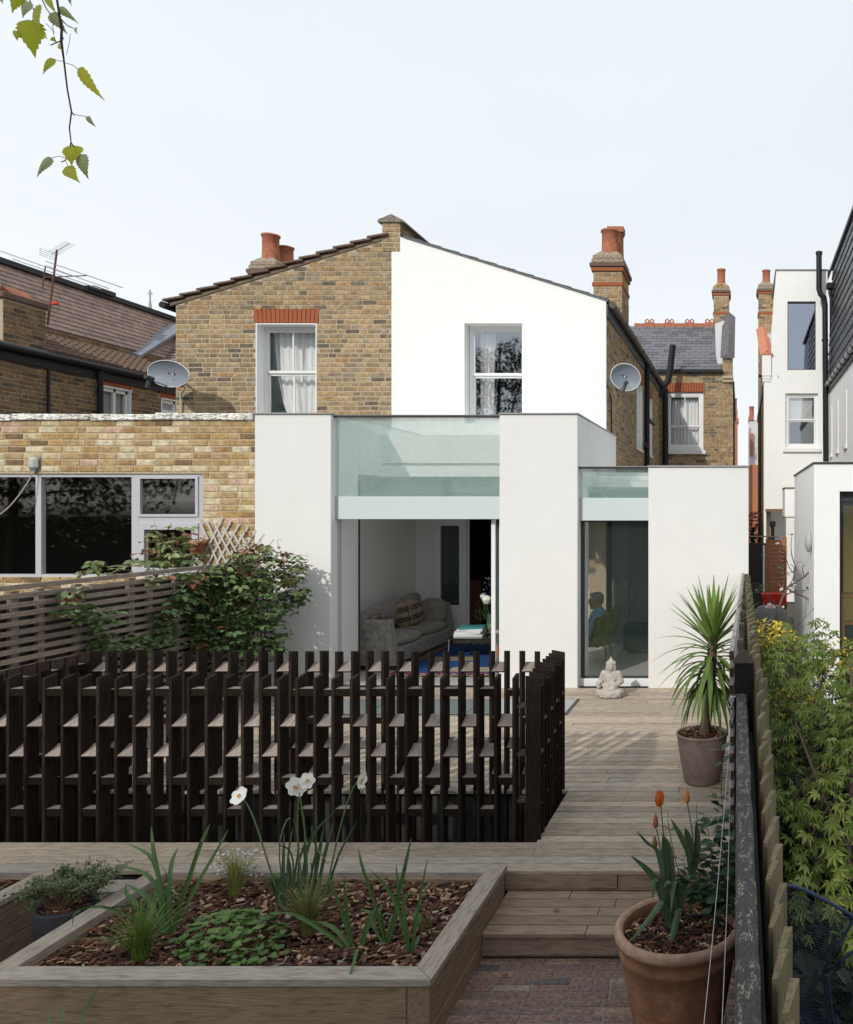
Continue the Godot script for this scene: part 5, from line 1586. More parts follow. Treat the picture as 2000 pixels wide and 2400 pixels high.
# ================= bodies: a distance field meshed as surface nets =================
# prims: [a, b, ra, rb] a tapered capsule; [c, radii, basis] an ellipsoid
func field_mesh(prims: Array, cell: float, k: float) -> ArrayMesh:
	var lo := Vector3.ONE * 1e9; var hi := -lo
	var boxes := []
	for p in prims:
		var l: Vector3; var h: Vector3
		if p.size() == 4:
			var r := maxf(p[2], p[3])
			l = p[0].min(p[1]) - Vector3.ONE * r; h = p[0].max(p[1]) + Vector3.ONE * r
		else:
			var r: float = maxf(p[1].x, maxf(p[1].y, p[1].z))
			l = p[0] - Vector3.ONE * r; h = p[0] + Vector3.ONE * r
		boxes.append([l, h])
		lo = lo.min(l); hi = hi.max(h)
	lo -= Vector3.ONE * (cell * 3.0); hi += Vector3.ONE * (cell * 3.0)
	var nx := int((hi.x - lo.x) / cell) + 2; var ny := int((hi.y - lo.y) / cell) + 2; var nz := int((hi.z - lo.z) / cell) + 2
	var f := PackedFloat32Array()
	f.resize(nx * ny * nz)
	f.fill(1.0)
	var pad := k + cell * 2.5
	for pi in prims.size():
		var p: Array = prims[pi]
		var l: Vector3 = (boxes[pi][0] - lo - Vector3.ONE * pad) / cell; var h: Vector3 = (boxes[pi][1] - lo + Vector3.ONE * pad) / cell
		var cap := p.size() == 4
		var a: Vector3 = p[0]
		var ab := Vector3.ZERO; var inv := 0.0; var ra := 0.0; var rb := 0.0
		var er := Vector3.ONE; var eb := Basis(); var mr := 1.0
		if cap:
			ab = p[1] - a; inv = 1.0 / maxf(ab.length_squared(), 1e-9); ra = p[2]; rb = p[3]
		else:
			er = p[1]; eb = (p[2] as Basis).inverse(); mr = minf(er.x, minf(er.y, er.z))
		for z in range(maxi(0, int(l.z)), mini(nz, int(h.z) + 2)):
			for y in range(maxi(0, int(l.y)), mini(ny, int(h.y) + 2)):
				var at := (z * ny + y) * nx
				for x in range(maxi(0, int(l.x)), mini(nx, int(h.x) + 2)):
					var q := lo + Vector3(x, y, z) * cell
					var dd: float
					if cap:
						var t := clampf((q - a).dot(ab) * inv, 0.0, 1.0)
						dd = (q - a - ab * t).length() - lerpf(ra, rb, t)
					else:
						var e := eb * (q - a)
						var u := e / er
						var ul := u.length()
						dd = (ul - 1.0) * mr if ul < 0.3 else ul * (ul - 1.0) / (e / (er * er)).length()
					var o := f[at + x]
					var hh := maxf(k - absf(o - dd), 0.0) / k
					f[at + x] = minf(o, dd) - hh * hh * k * 0.25
	var st := mb()
	st.set_smooth_group(1)
	var vid := {}
	var verts := []
	for z in nz - 1:
		for y in ny - 1:
			for x in nx - 1:
				var i0 := (z * ny + y) * nx + x
				var v0 := f[i0] < 0.0
				if v0 == (f[i0 + 1] < 0.0) and v0 == (f[i0 + nx] < 0.0) and v0 == (f[i0 + nx + 1] < 0.0) and v0 == (f[i0 + nx * ny] < 0.0) and v0 == (f[i0 + nx * ny + 1] < 0.0) and v0 == (f[i0 + nx * ny + nx] < 0.0) and v0 == (f[i0 + nx * ny + nx + 1] < 0.0):
					continue
				var s := Vector3.ZERO; var n := 0
				var c := [f[i0], f[i0 + 1], f[i0 + nx], f[i0 + nx + 1], f[i0 + nx * ny], f[i0 + nx * ny + 1], f[i0 + nx * ny + nx], f[i0 + nx * ny + nx + 1]]
				for e in [[0, 1], [2, 3], [4, 5], [6, 7], [0, 2], [1, 3], [4, 6], [5, 7], [0, 4], [1, 5], [2, 6], [3, 7]]:
					var ca: float = c[e[0]]; var cb: float = c[e[1]]
					if (ca < 0.0) != (cb < 0.0):
						var t := ca / (ca - cb)
						s += Vector3(e[0] & 1, (e[0] >> 1) & 1, e[0] >> 2).lerp(Vector3(e[1] & 1, (e[1] >> 1) & 1, e[1] >> 2), t)
						n += 1
				vid[i0] = verts.size()
				verts.append(lo + (Vector3(x, y, z) + s / n) * cell)
	var step := [1, nx, nx * ny]
	for i0 in vid:
		var x: int = i0 % nx; var y: int = (i0 / nx) % ny; var z: int = i0 / (nx * ny)
		var ins := f[i0] < 0.0
		for ax in 3:
			if (f[i0 + step[ax]] < 0.0) == ins: continue
			var b: int = step[(ax + 1) % 3]; var c: int = step[(ax + 2) % 3]
			if not (vid.has(i0 - b) and vid.has(i0 - c) and vid.has(i0 - b - c)): continue
			var inside := lo + Vector3(x, y, z) * cell
			if not ins: inside[ax] += cell
			quado(st, verts[vid[i0]], verts[vid[i0 - b]], verts[vid[i0 - b - c]], verts[vid[i0 - c]], inside)
	return fin(st)
func hand_prims(wrist: Vector3, fwd: Vector3, side: Vector3, curl: float) -> Array:   # a palm, four bent fingers and a thumb
	var dn := fwd.cross(side).normalized()
	var out := [[wrist, wrist + fwd * 0.05, 0.026, 0.03], [wrist + fwd * 0.05 - side * 0.02, wrist + fwd * 0.085 - side * 0.028, 0.017, 0.012], [wrist + fwd * 0.05 + side * 0.02, wrist + fwd * 0.085 + side * 0.028, 0.017, 0.012]]
	for i in 4:
		var b := wrist + fwd * 0.085 + side * (-0.030 + 0.020 * i)
		var l: float = [0.066, 0.078, 0.072, 0.056][i]
		var f1 := (fwd + dn * curl).normalized(); var f2 := (fwd + dn * curl * 2.6).normalized()
		out.append([b, b + f1 * l * 0.55, 0.0095, 0.0088])
		out.append([b + f1 * l * 0.55, b + f1 * l * 0.55 + f2 * l * 0.5, 0.0088, 0.0075])
	var t := wrist + fwd * 0.03 - side * 0.028
	var td := (fwd * 0.7 - side * 0.7 + dn * 0.3).normalized()
	out.append([t, t + td * 0.04, 0.013, 0.0105]); out.append([t + td * 0.04, t + td * 0.04 + (td + fwd * 0.6).normalized() * 0.03, 0.0105, 0.0085])
	return out

func armchair_and_man() -> void:
	var at := Vector3(-2.03, 0, -11.2)
	var c := thing("olive_armchair", "olive green channel-backed armchair on thin dark legs behind the tall window", "armchair", at)
	var om := mat("olive_velvet", lin(0.115, 0.105, 0.012), 0.8, T.cloth, Vector3.ONE * 3, T.lump, 1.2)
	om.rim_enabled = true
	om.rim = 0.6
	for k in 7:
		var a := (k - 3) * 0.42
		var tall := 0.80 - 0.022 * absf(k - 3.0) * absf(k - 3.0) * 0.6
		put(c, "back_channel", field_mesh([[Vector3(0.20 * cos(a) + 0.0, 0.32, 0.28 * sin(a)), Vector3(0.30 * cos(a) + 0.0, tall - 0.05, 0.33 * sin(a)), 0.062, 0.058]], 0.018, 0.02), om)
	put(c, "seat", field_mesh([[Vector3(-0.07, 0.32, 0), Vector3(0.32, 0.085, 0.31), Basis()]], 0.022, 0.03), om)
	var st := mb()
	for q in [[-0.25, -0.2], [-0.25, 0.2], [0.16, -0.2], [0.16, 0.2]]:
		st = mb()
		tube(st, [Vector3(q[0], 0.27, q[1]), Vector3(q[0] * 1.2, 0.0, q[1] * 1.2)], [0.011], 6)
		put(c, "leg", fin(st), M.dark_frame)
	var pz := thing("person", "grey-haired person in glasses and pale blue shirt sitting in the olive armchair", "person", at)
	var skin := mat("skin", lin(0.44, 0.215, 0.14), 0.55)
	# facing -x and a little away from the garden
	var face := Vector3(-1, -0.05, -0.22).normalized()
	var hb := Basis.looking_at(face, Vector3.UP)
	var hc := Vector3(0.0, 0.865, 0.0)
	var sh := [Vector3(0.07, 0.665, -0.18), Vector3(0.07, 0.665, 0.18)]
	var el := [Vector3(-0.07, 0.46, -0.25), Vector3(-0.07, 0.46, 0.25)]
	var wr := [Vector3(-0.31, 0.455, -0.10), Vector3(-0.31, 0.465, 0.10)]
	var hip := [Vector3(-0.05, 0.41, -0.09), Vector3(-0.05, 0.41, 0.09)]
	var kn := [Vector3(-0.47, 0.47, -0.12), Vector3(-0.47, 0.47, 0.12)]
	var an := [Vector3(-0.56, 0.09, -0.12), Vector3(-0.54, 0.09, 0.13)]
	var body := [[Vector3(-0.03, 0.42, 0), Vector3(0.05, 0.62, 0), 0.12, 0.125], [Vector3(0.045, 0.60, 0), Vector3(0.10, 0.13, 0.17), Basis()], [Vector3(0.05, 0.66, 0), hc + Vector3(0.02, -0.05, 0), 0.062, 0.054]]
	var shirt := [[Vector3(-0.03, 0.41, 0), Vector3(0.05, 0.62, 0), 0.137, 0.14], [Vector3(0.045, 0.60, 0), Vector3(0.118, 0.142, 0.19), Basis()], [Vector3(0.05, 0.68, 0), Vector3(0.035, 0.745, 0), 0.085, 0.068]]
	var pants := []
	for i in 2:
		body.append_array([[sh[i], el[i], 0.048, 0.04], [el[i], wr[i], 0.04, 0.026], [hip[i], kn[i], 0.08, 0.055], [kn[i], an[i], 0.055, 0.036], [an[i], an[i] + Vector3(-0.16, -0.045, 0), 0.035, 0.03]])
		shirt.append_array([[sh[i], el[i], 0.064, 0.056], [el[i], el[i].lerp(wr[i], 0.9), 0.056, 0.042]])
		pants.append_array([[hip[i] + Vector3(0.0, 0, 0), kn[i], 0.098, 0.072], [kn[i], an[i], 0.072, 0.055]])
	pants.append([Vector3(-0.03, 0.42, -0.05), Vector3(-0.03, 0.42, 0.05), 0.12, 0.12])
	var bodymesh := field_mesh(body, 0.014, 0.03)
	var sb := SurfaceTool.new()
	sb.begin(Mesh.PRIMITIVE_TRIANGLES)
	sb.append_from(bodymesh, 0, Transform3D())
	for i in 2:
		sb.append_from(field_mesh(hand_prims(wr[i], (wr[i] - el[i] + Vector3(-0.1, 0, 0)).normalized(), Vector3(0.0, 0.2, 1.0 if i == 1 else -1.0).normalized(), -0.35 if i == 1 else 0.35), 0.004, 0.008), 0, Transform3D())
	var L := func(x: float, y: float, z: float) -> Vector3: return hc + hb * Vector3(x, y, z)
	var E := func(x: float, y: float, z: float, rx: float, ry: float, rz: float) -> Array: return [hc + hb * Vector3(x, y, z), Vector3(rx, ry, rz), hb]
	var head := [E.call(0, 0.025, 0.012, 0.074, 0.095, 0.094), E.call(0, -0.035, -0.03, 0.056, 0.075, 0.062), [L.call(0, 0.012, -0.088), L.call(0, -0.022, -0.112), 0.010, 0.014], [L.call(-0.022, -0.055, -0.080), L.call(0.022, -0.055, -0.080), 0.008, 0.008], [L.call(-0.02, -0.066, -0.078), L.call(0.02, -0.066, -0.078), 0.009, 0.009], E.call(0, -0.095, -0.066, 0.022, 0.018, 0.018), [L.call(-0.045, 0.034, -0.076), L.call(0.045, 0.034, -0.076), 0.011, 0.011], [L.call(0.074, 0.012, 0.012), L.call(0.077, -0.03, 0.004), 0.015, 0.009], [L.call(-0.074, 0.012, 0.012), L.call(-0.077, -0.03, 0.004), 0.015, 0.009], [L.call(0, -0.06, 0.02), Vector3(0.04, 0.70, 0), 0.055, 0.06]]
	sb.append_from(field_mesh(head, 0.004, 0.014), 0, Transform3D())
	put(pz, "body", sb.commit(), skin)
	put(pz, "shirt", field_mesh(shirt, 0.014, 0.035), mat("blue_shirt", lin(0.22, 0.36, 0.52), 0.8, T.cloth, Vector3.ONE * 6, T.lump, 0.8))
	put(pz, "trousers", field_mesh(pants, 0.016, 0.03), mat("navy_trousers", lin(0.03, 0.035, 0.05), 0.85))
	put(pz, "hair", field_mesh([E.call(0, 0.048, 0.030, 0.077, 0.083, 0.088), E.call(0, 0.02, 0.058, 0.068, 0.080, 0.052), E.call(0, 0.093, -0.03, 0.058, 0.028, 0.056), [L.call(0.070, 0.03, 0.02), L.call(0.072, -0.005, 0.012), 0.014, 0.008], [L.call(-0.070, 0.03, 0.02), L.call(-0.072, -0.005, 0.012), 0.014, 0.008]], 0.0045, 0.012), mat("grey_hair", lin(0.30, 0.26, 0.225), 0.8, T.grain, Vector3(14, 14, 14), T.rough, 0.6))
	st = mb()
	for s in [-1.0, 1.0]:
		ball(st, L.call(s * 0.031, 0.012, -0.079), Vector3.ONE * 0.012, Basis(), 6, 8)
	put(pz, "eye", fin(st), mat("eye", lin(0.25, 0.2, 0.17), 0.2))
	st = mb()
	for s in [-1.0, 1.0]:
		var pts := []
		for k in 13: pts.append(L.call(s * 0.033 + 0.024 * cos(TAU * k / 12.0), 0.010 + 0.019 * sin(TAU * k / 12.0), -0.098))
		tube(st, pts, [0.0022], 5)
		tube(st, [L.call(s * 0.057, 0.014, -0.097), L.call(s * 0.078, 0.016, 0.01)], [0.0022], 5)
	tube(st, [L.call(-0.009, 0.012, -0.099), L.call(0.009, 0.012, -0.099)], [0.0022], 5)
	put(pz, "glasses", fin(st), M.dark_frame)
	st = mb()
	for i in 2: ball(st, an[i] + Vector3(-0.09, -0.045, 0), Vector3(0.135, 0.045, 0.05), Basis(), 6, 10)
	put(pz, "shoe", fin(st), M.dark_room)

func buddha() -> void:
	var b := thing("seated_statue", "pale grey stone seated Buddha statue on the deck before the tall window", "statue", P(1432, 1632, 9.2) * Vector3(1, 0, 1))
	b.rotation.y = -0.16
	var low := [[Vector3(0, 0.055, 0.01), Vector3(0.150, 0.052, 0.10), Basis()], [Vector3(0, 0.018, 0.02), Vector3(0.163, 0.026, 0.118), Basis()]]
	for s in [-1.0, 1.0]:
		low.append_array([[Vector3(s * 0.105, 0.058, 0.04), Vector3(0.062, 0.045, 0.065), Basis()], [Vector3(s * 0.12, 0.062, 0.075), Vector3(-s * 0.04, 0.045, 0.115), 0.036, 0.026]])
		low.append_array([[Vector3(s * 0.085, 0.255, -0.012), Vector3(s * 0.118, 0.175, -0.005), 0.038, 0.034]])
		for k in 3: low.append([Vector3(s * (0.05 + 0.03 * k), 0.098 - 0.012 * k, 0.085), Vector3(s * (0.09 + 0.025 * k), 0.03, 0.115), 0.008, 0.006])
	low.append_array([[Vector3(0, 0.08, -0.02), Vector3(0, 0.235, -0.018), 0.088, 0.078], [Vector3(0, 0.205, 0.0), Vector3(0.092, 0.075, 0.066), Basis()], [Vector3(0, 0.13, 0.022), Vector3(0.082, 0.055, 0.066), Basis()], [Vector3(-0.085, 0.258, -0.012), Vector3(0.085, 0.258, -0.012), 0.036, 0.036], [Vector3(0, 0.25, -0.005), Vector3(0, 0.31, 0), 0.04, 0.032]])
	low.append_array([[Vector3(0.118, 0.175, -0.005), Vector3(0.045, 0.098, 0.085), 0.033, 0.024], [Vector3(0.05, 0.10, 0.085), Vector3(-0.03, 0.092, 0.105), 0.022, 0.016], [Vector3(-0.118, 0.175, -0.005), Vector3(-0.115, 0.125, 0.08), 0.032, 0.024], [Vector3(-0.117, 0.138, 0.096), Vector3(0.026, 0.035, 0.014), Basis()]])
	for k in 5: low.append([Vector3(-0.135 + 0.009 * k, 0.158, 0.098), Vector3(-0.137 + 0.010 * k, 0.188 - 0.004 * absf(k - 2.0), 0.094), 0.0055, 0.0045])
	for k in 5: low.append([Vector3(-0.07 + 0.022 * k, 0.262 - 0.012 * k, 0.045), Vector3(0.02 + 0.02 * k, 0.13 + 0.004 * k, 0.086), 0.007, 0.006])
	for k in 3: low.append([Vector3(-0.06, 0.135 - 0.013 * k, 0.078), Vector3(0.06, 0.13 - 0.013 * k, 0.083), 0.007, 0.007])
	low.append_array([[Vector3(0.0, 0.095, 0.09), Vector3(-0.01, 0.02, 0.135), 0.016, 0.02]])
	var hd := [[Vector3(0, 0.340, 0.008), Vector3(0.047, 0.060, 0.050), Basis()], [Vector3(0, 0.325, 0.012), Vector3(0.040, 0.040, 0.042), Basis()], [Vector3(0, 0.350, 0.056), Vector3(0, 0.331, 0.063), 0.0055, 0.008], [Vector3(-0.012, 0.314, 0.050), Vector3(0.012, 0.314, 0.050), 0.0050, 0.0050], [Vector3(-0.010, 0.308, 0.049), Vector3(0.010, 0.308, 0.049), 0.0050, 0.0050], [Vector3(0, 0.294, 0.044), Vector3(0.013, 0.010, 0.010), Basis()], [Vector3(0, 0.30, 0.0), Vector3(0, 0.26, -0.004), 0.034, 0.036]]
	for s in [-1.0, 1.0]:
		hd.append_array([[Vector3(s * 0.007, 0.356, 0.054), Vector3(s * 0.033, 0.358, 0.042), 0.0042, 0.0038], [Vector3(s * 0.010, 0.341, 0.052), Vector3(s * 0.029, 0.341, 0.044), 0.0045, 0.0040], [Vector3(s * 0.049, 0.352, 0.0), Vector3(s * 0.051, 0.300, 0.004), 0.010, 0.011]])
	var hair := [[Vector3(0, 0.368, -0.006), Vector3(0.053, 0.044, 0.054), Basis()], [Vector3(0, 0.405, -0.006), Vector3(0.031, 0.026, 0.031), Basis()], [Vector3(0, 0.418, -0.006), Vector3(0, 0.452, -0.006), 0.017, 0.006]]
	for r in 4:
		for k in 14 - r * 2:
			var a := TAU * k / (14.0 - r * 2) + r * 0.3; var e := 0.18 + r * 0.33
			hair.append([Vector3(cos(a) * cos(e) * 0.053, 0.368 + sin(e) * 0.044, -0.006 + sin(a) * cos(e) * 0.054), Vector3.ONE * 0.0085, Basis()])
	var stone := mat("pale_stone_statue", lin(0.47, 0.43, 0.39), 0.95, T.cloth, Vector3.ONE * 6.0, T.rough, 0.06)
	put(b, "figure", field_mesh(low, 0.0055, 0.010), stone)
	put(b, "head", field_mesh(hd, 0.0032, 0.007), stone)
	put(b, "hair", field_mesh(hair, 0.0032, 0.004), stone)

# ================= timber in the garden =================
func balustrade() -> void:
	var b := thing("slatted_balustrade", "dark stained timber balustrade of upright fins and small cross blocks around the lightwell", "balustrade", Vector3.ZERO)
	var fin_m := []
	for k in 4:
		fin_m.append(wood("dark_fin_%d" % k, lin(0.023 + 0.004 * k, 0.0165 + 0.003 * k, 0.0135 + 0.0025 * k), "y", 0.5, Vector3(k * 0.31, k * 0.47, k * 0.19), 0.3))
	var bm := []
	for k in 3: bm.append(wood("fin_block_%d" % k, lin(0.22 + 0.07 * k, 0.185 + 0.058 * k, 0.162 + 0.05 * k), "z", 0.55, Vector3(k * 0.3, 0, k * 0.2), 0.25))
	var dark := wood("fin_block_dark", lin(0.10, 0.083, 0.073), "z", 0.6)
	for m in fin_m + bm + [dark]:
		m.metallic_specular = 0.12
		m.roughness = 0.8
	# one fin: long side along +x of its own axes from the outer edge (x = 0) inwards to x = 0.1
	var fins := []
	for k in 4:
		var st := mb()
		var y0 := -0.55; var e := 0.0025
		st.set_color(Color(1, 1, 1))
		var o := Vector3(0, 0, 0)
		var ya := 1.046; var yb := 1.063
		quado(st, Vector3(e, y0, 0.01), Vector3(0.1 - e, y0, 0.01), Vector3(0.1 - e, yb, 0.01), Vector3(e, ya, 0.01), Vector3(0.05, 0.5, 0))
		quado(st, Vector3(e, y0, -0.01), Vector3(0.1 - e, y0, -0.01), Vector3(0.1 - e, yb, -0.01), Vector3(e, ya, -0.01), Vector3(0.05, 0.5, 0))
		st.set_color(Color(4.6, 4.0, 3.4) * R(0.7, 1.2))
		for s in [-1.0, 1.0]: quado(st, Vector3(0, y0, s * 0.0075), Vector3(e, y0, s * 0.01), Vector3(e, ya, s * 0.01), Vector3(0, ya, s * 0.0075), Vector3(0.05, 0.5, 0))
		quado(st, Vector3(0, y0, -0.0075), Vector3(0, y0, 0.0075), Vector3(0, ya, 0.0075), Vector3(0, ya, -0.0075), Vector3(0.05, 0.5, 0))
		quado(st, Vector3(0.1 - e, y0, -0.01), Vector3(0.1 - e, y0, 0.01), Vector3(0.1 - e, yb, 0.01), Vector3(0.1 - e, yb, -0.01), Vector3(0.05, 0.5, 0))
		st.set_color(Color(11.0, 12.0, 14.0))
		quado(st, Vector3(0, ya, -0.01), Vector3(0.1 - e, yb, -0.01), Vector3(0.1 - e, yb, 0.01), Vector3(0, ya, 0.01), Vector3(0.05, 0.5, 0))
		quado(st, Vector3(0, y0, -0.01), Vector3(0.1, y0, -0.01), Vector3(0.1, y0, 0.01), Vector3(0, y0, 0.01), Vector3(0.05, 0.5, 0))
		fins.append(fin(st))
	var st := mb()
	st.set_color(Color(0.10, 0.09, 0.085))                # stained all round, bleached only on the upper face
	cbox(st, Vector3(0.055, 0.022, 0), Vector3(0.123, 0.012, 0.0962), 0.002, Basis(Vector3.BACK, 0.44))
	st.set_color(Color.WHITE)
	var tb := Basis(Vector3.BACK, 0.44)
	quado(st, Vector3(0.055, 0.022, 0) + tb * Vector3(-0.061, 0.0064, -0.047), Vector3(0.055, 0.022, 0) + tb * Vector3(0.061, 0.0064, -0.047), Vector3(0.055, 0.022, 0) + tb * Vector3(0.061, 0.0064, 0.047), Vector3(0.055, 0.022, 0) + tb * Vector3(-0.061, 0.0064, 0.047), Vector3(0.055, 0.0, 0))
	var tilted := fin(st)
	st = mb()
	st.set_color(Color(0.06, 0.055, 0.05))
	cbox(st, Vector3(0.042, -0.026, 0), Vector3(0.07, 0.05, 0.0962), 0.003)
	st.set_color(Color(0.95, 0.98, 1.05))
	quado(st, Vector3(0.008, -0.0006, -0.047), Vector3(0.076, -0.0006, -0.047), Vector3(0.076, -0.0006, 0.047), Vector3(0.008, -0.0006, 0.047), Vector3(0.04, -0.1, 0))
	var flat := fin(st)
	var rows := [["f", 0.983], ["t", 0.742], ["t", 0.549], ["f", 0.411], ["f", 0.208], ["t", -0.02]]
	# each run: start, direction along the run, inward direction, how many fins
	var runs := [[Vector3(-1.465, 0, -5.165), Vector3.LEFT, Vector3.FORWARD, 31, 1], [Vector3(-1.56, 0, -6.19), Vector3.LEFT, Vector3.BACK, 30, 0], [Vector3(-1.300, 0, -5.20), Vector3(-0.055, 0, -1).normalized(), Vector3.LEFT, 9, 0], [Vector3(-5.01, 0, -5.24), Vector3.FORWARD, Vector3.RIGHT, 8, 0]]
	for r in runs.size():
		var o: Vector3 = runs[r][0]; var along: Vector3 = runs[r][1]; var inn: Vector3 = runs[r][2]
		var bas := Basis(inn, Vector3.UP, inn.cross(Vector3.UP))
		for i in runs[r][3]:
			var p: Vector3 = o + along * (0.1166 * i) + Vector3(0, R(-0.003, 0.003), 0)
			put(b, "fin", fins[rng.randi() % 4], fin_m[rng.randi() % 4], Transform3D(bas * Basis(Vector3.UP, R(-0.03, 0.03)) * Basis(Vector3.BACK, R(-0.004, 0.004)), p + along * R(-0.003, 0.003)))
			if i == runs[r][3] - 1: continue
			var c: Vector3 = o + along * (0.1166 * (i + 0.5))
			var even: bool = (i + runs[r][4]) % 2 == 0
			for k in 6:
				if (k in [0, 2, 4]) != even or k == 5: continue
				var kind: String = rows[k][0]
				var yy: float = rows[k][1]
				var bb := bas
				var cc := c
				if r == 1:
					yy = [0.91, 0.33, 0.56, 0.77, 0.13, -0.1][k]
					kind = ["t", "t", "f", "f", "t", "t"][k]
					bb = Basis(Vector3.FORWARD, Vector3.UP, Vector3.FORWARD.cross(Vector3.UP))
					cc.z = -6.09
				var far: bool = c.x < -2.6
				put(b, "block", tilted if kind == "t" else flat, bm[(rng.randi() % 2) + (1 if far else 0)] if c.x < -1.5 else dark, Transform3D(bb, cc + Vector3(0, yy, 0)))
		# the inner run of the far side faces the eye with its inner edge
	st = mb()
	for y in [1652, 1763, 1872]:
		st = mb()
		cbox(st, P(1229, y, 5.24), Vector3(0.115, 0.022, 0.085), 0.003, Basis(Vector3.BACK, 0.14))
		put(b, "corner_block", fin(st), dark)

func mitred(parent: Node3D, called: String, x0: float, x1: float, d0: float, d1: float, w: float, y0: float, y1: float, m: Array) -> void:   # four boards mitred round a rectangle
	var o := [Vector2(x0, d0), Vector2(x1, d0), Vector2(x1, d1), Vector2(x0, d1)]
	var n := [Vector2(x0 + w, d0 + w), Vector2(x1 - w, d0 + w), Vector2(x1 - w, d1 - w), Vector2(x0 + w, d1 - w)]
	for k in 4:
		var l := (k + 1) % 4
		var t: Vector2 = (o[l] - o[k]).normalized() * 0.0022
		var a: Vector2 = o[k] + t; var b: Vector2 = o[l] - t; var c: Vector2 = n[l] - t; var d: Vector2 = n[k] + t
		var st := mb()
		hexa(st, [Vector3(a.x, y0, -a.y), Vector3(b.x, y0, -b.y), Vector3(c.x, y0, -c.y), Vector3(d.x, y0, -d.y), Vector3(a.x, y1, -a.y), Vector3(b.x, y1, -b.y), Vector3(c.x, y1, -c.y), Vector3(d.x, y1, -d.y)])
		put(parent, called, fin(st), m[k % 2])
func planters() -> void:
	var capx := wood("planter_cap_x", lin(0.345, 0.30, 0.25), "x", 0.75, Vector3(0.2, 0.4, 0.1), 0.3, true)
	var capz := wood("planter_cap_z", lin(0.33, 0.28, 0.225), "z", 0.75, Vector3(0.7, 0.1, 0.6), 0.3, true)
	var slx := []; var slz := []
	for k in 3:
		slx.append(wood("sleeper_x_%d" % k, lin(0.265 + 0.03 * k, 0.19 + 0.02 * k, 0.125 + 0.012 * k), "x", 0.8, Vector3(k * 0.4, k * 0.23, 0.3), 0.35, true))
		slz.append(wood("sleeper_z_%d" % k, lin(0.225 + 0.03 * k, 0.16 + 0.02 * k, 0.108 + 0.012 * k), "z", 0.8, Vector3(0.5, k * 0.23, k * 0.37), 0.35, true))
	var specs := [["raised_planter", "weathered sleeper planter full of daffodils and bark mulch, front centre", -3.40, -1.372, 3.546, 4.70], ["raised_planter", "weathered sleeper planter at the left edge beyond the grey pot", -5.6, -3.935, 3.2, 4.70]]
	for s in specs:
		var o := thing(s[0], s[1], "planter", Vector3.ZERO, "timber sleeper planters")
		var x0: float = s[2]; var x1: float = s[3]; var d0: float = s[4]; var d1: float = s[5]
		mitred(o, "cap_board", x0, x1, d0, d1, 0.105, 0.028, 0.058, [capx, capz])
		for c in 2:
			var y1 := 0.027 - 0.2 * c; var y0 := y1 - 0.197
			var i := 0.012
			var st := mb()
			cbx(st, x0 + i, x1 - i - 0.103, y0, y1, d0 + i, d0 + i + 0.1, 0.004)
			put(o, "sleeper", fin(st), slx[c])
			st = mb()
			cbx(st, x1 - i - 0.1, x1 - i, y0, y1, d0 + i, d1 - i, 0.004)
			put(o, "sleeper", fin(st), slz[c + 1])
			st = mb()
			cbx(st, x0 + i, x0 + i + 0.1, y0, y1, d0 + i + 0.102, d1 - i, 0.004)
			put(o, "sleeper", fin(st), slz[c])
			st = mb()
			cbx(st, x0 + i + 0.102, x1 - i - 0.102, y0, y1, d1 - i - 0.1, d1 - i, 0.004)
			put(o, "sleeper", fin(st), slx[c + 1])
		mulch(o, x0 + 0.108, x1 - 0.108, d0 + 0.108, d1 - 0.108, 0.012, 5200 if x1 > -2 else 1500)
	var lg := struct("timber_ledge", "timber ledge stepping down from the deck between the planters")
	var st := mb()
	cbx(st, -3.93, -3.405, -0.20, -0.045, 4.585, 4.735, 0.004)
	put(lg, "sleeper", fin(st), capx)
	st = mb()
	cbx(st, -3.93, -3.405, -0.338, -0.204, 4.60, 4.735, 0.004)
	put(lg, "sleeper", fin(st), slx[0])

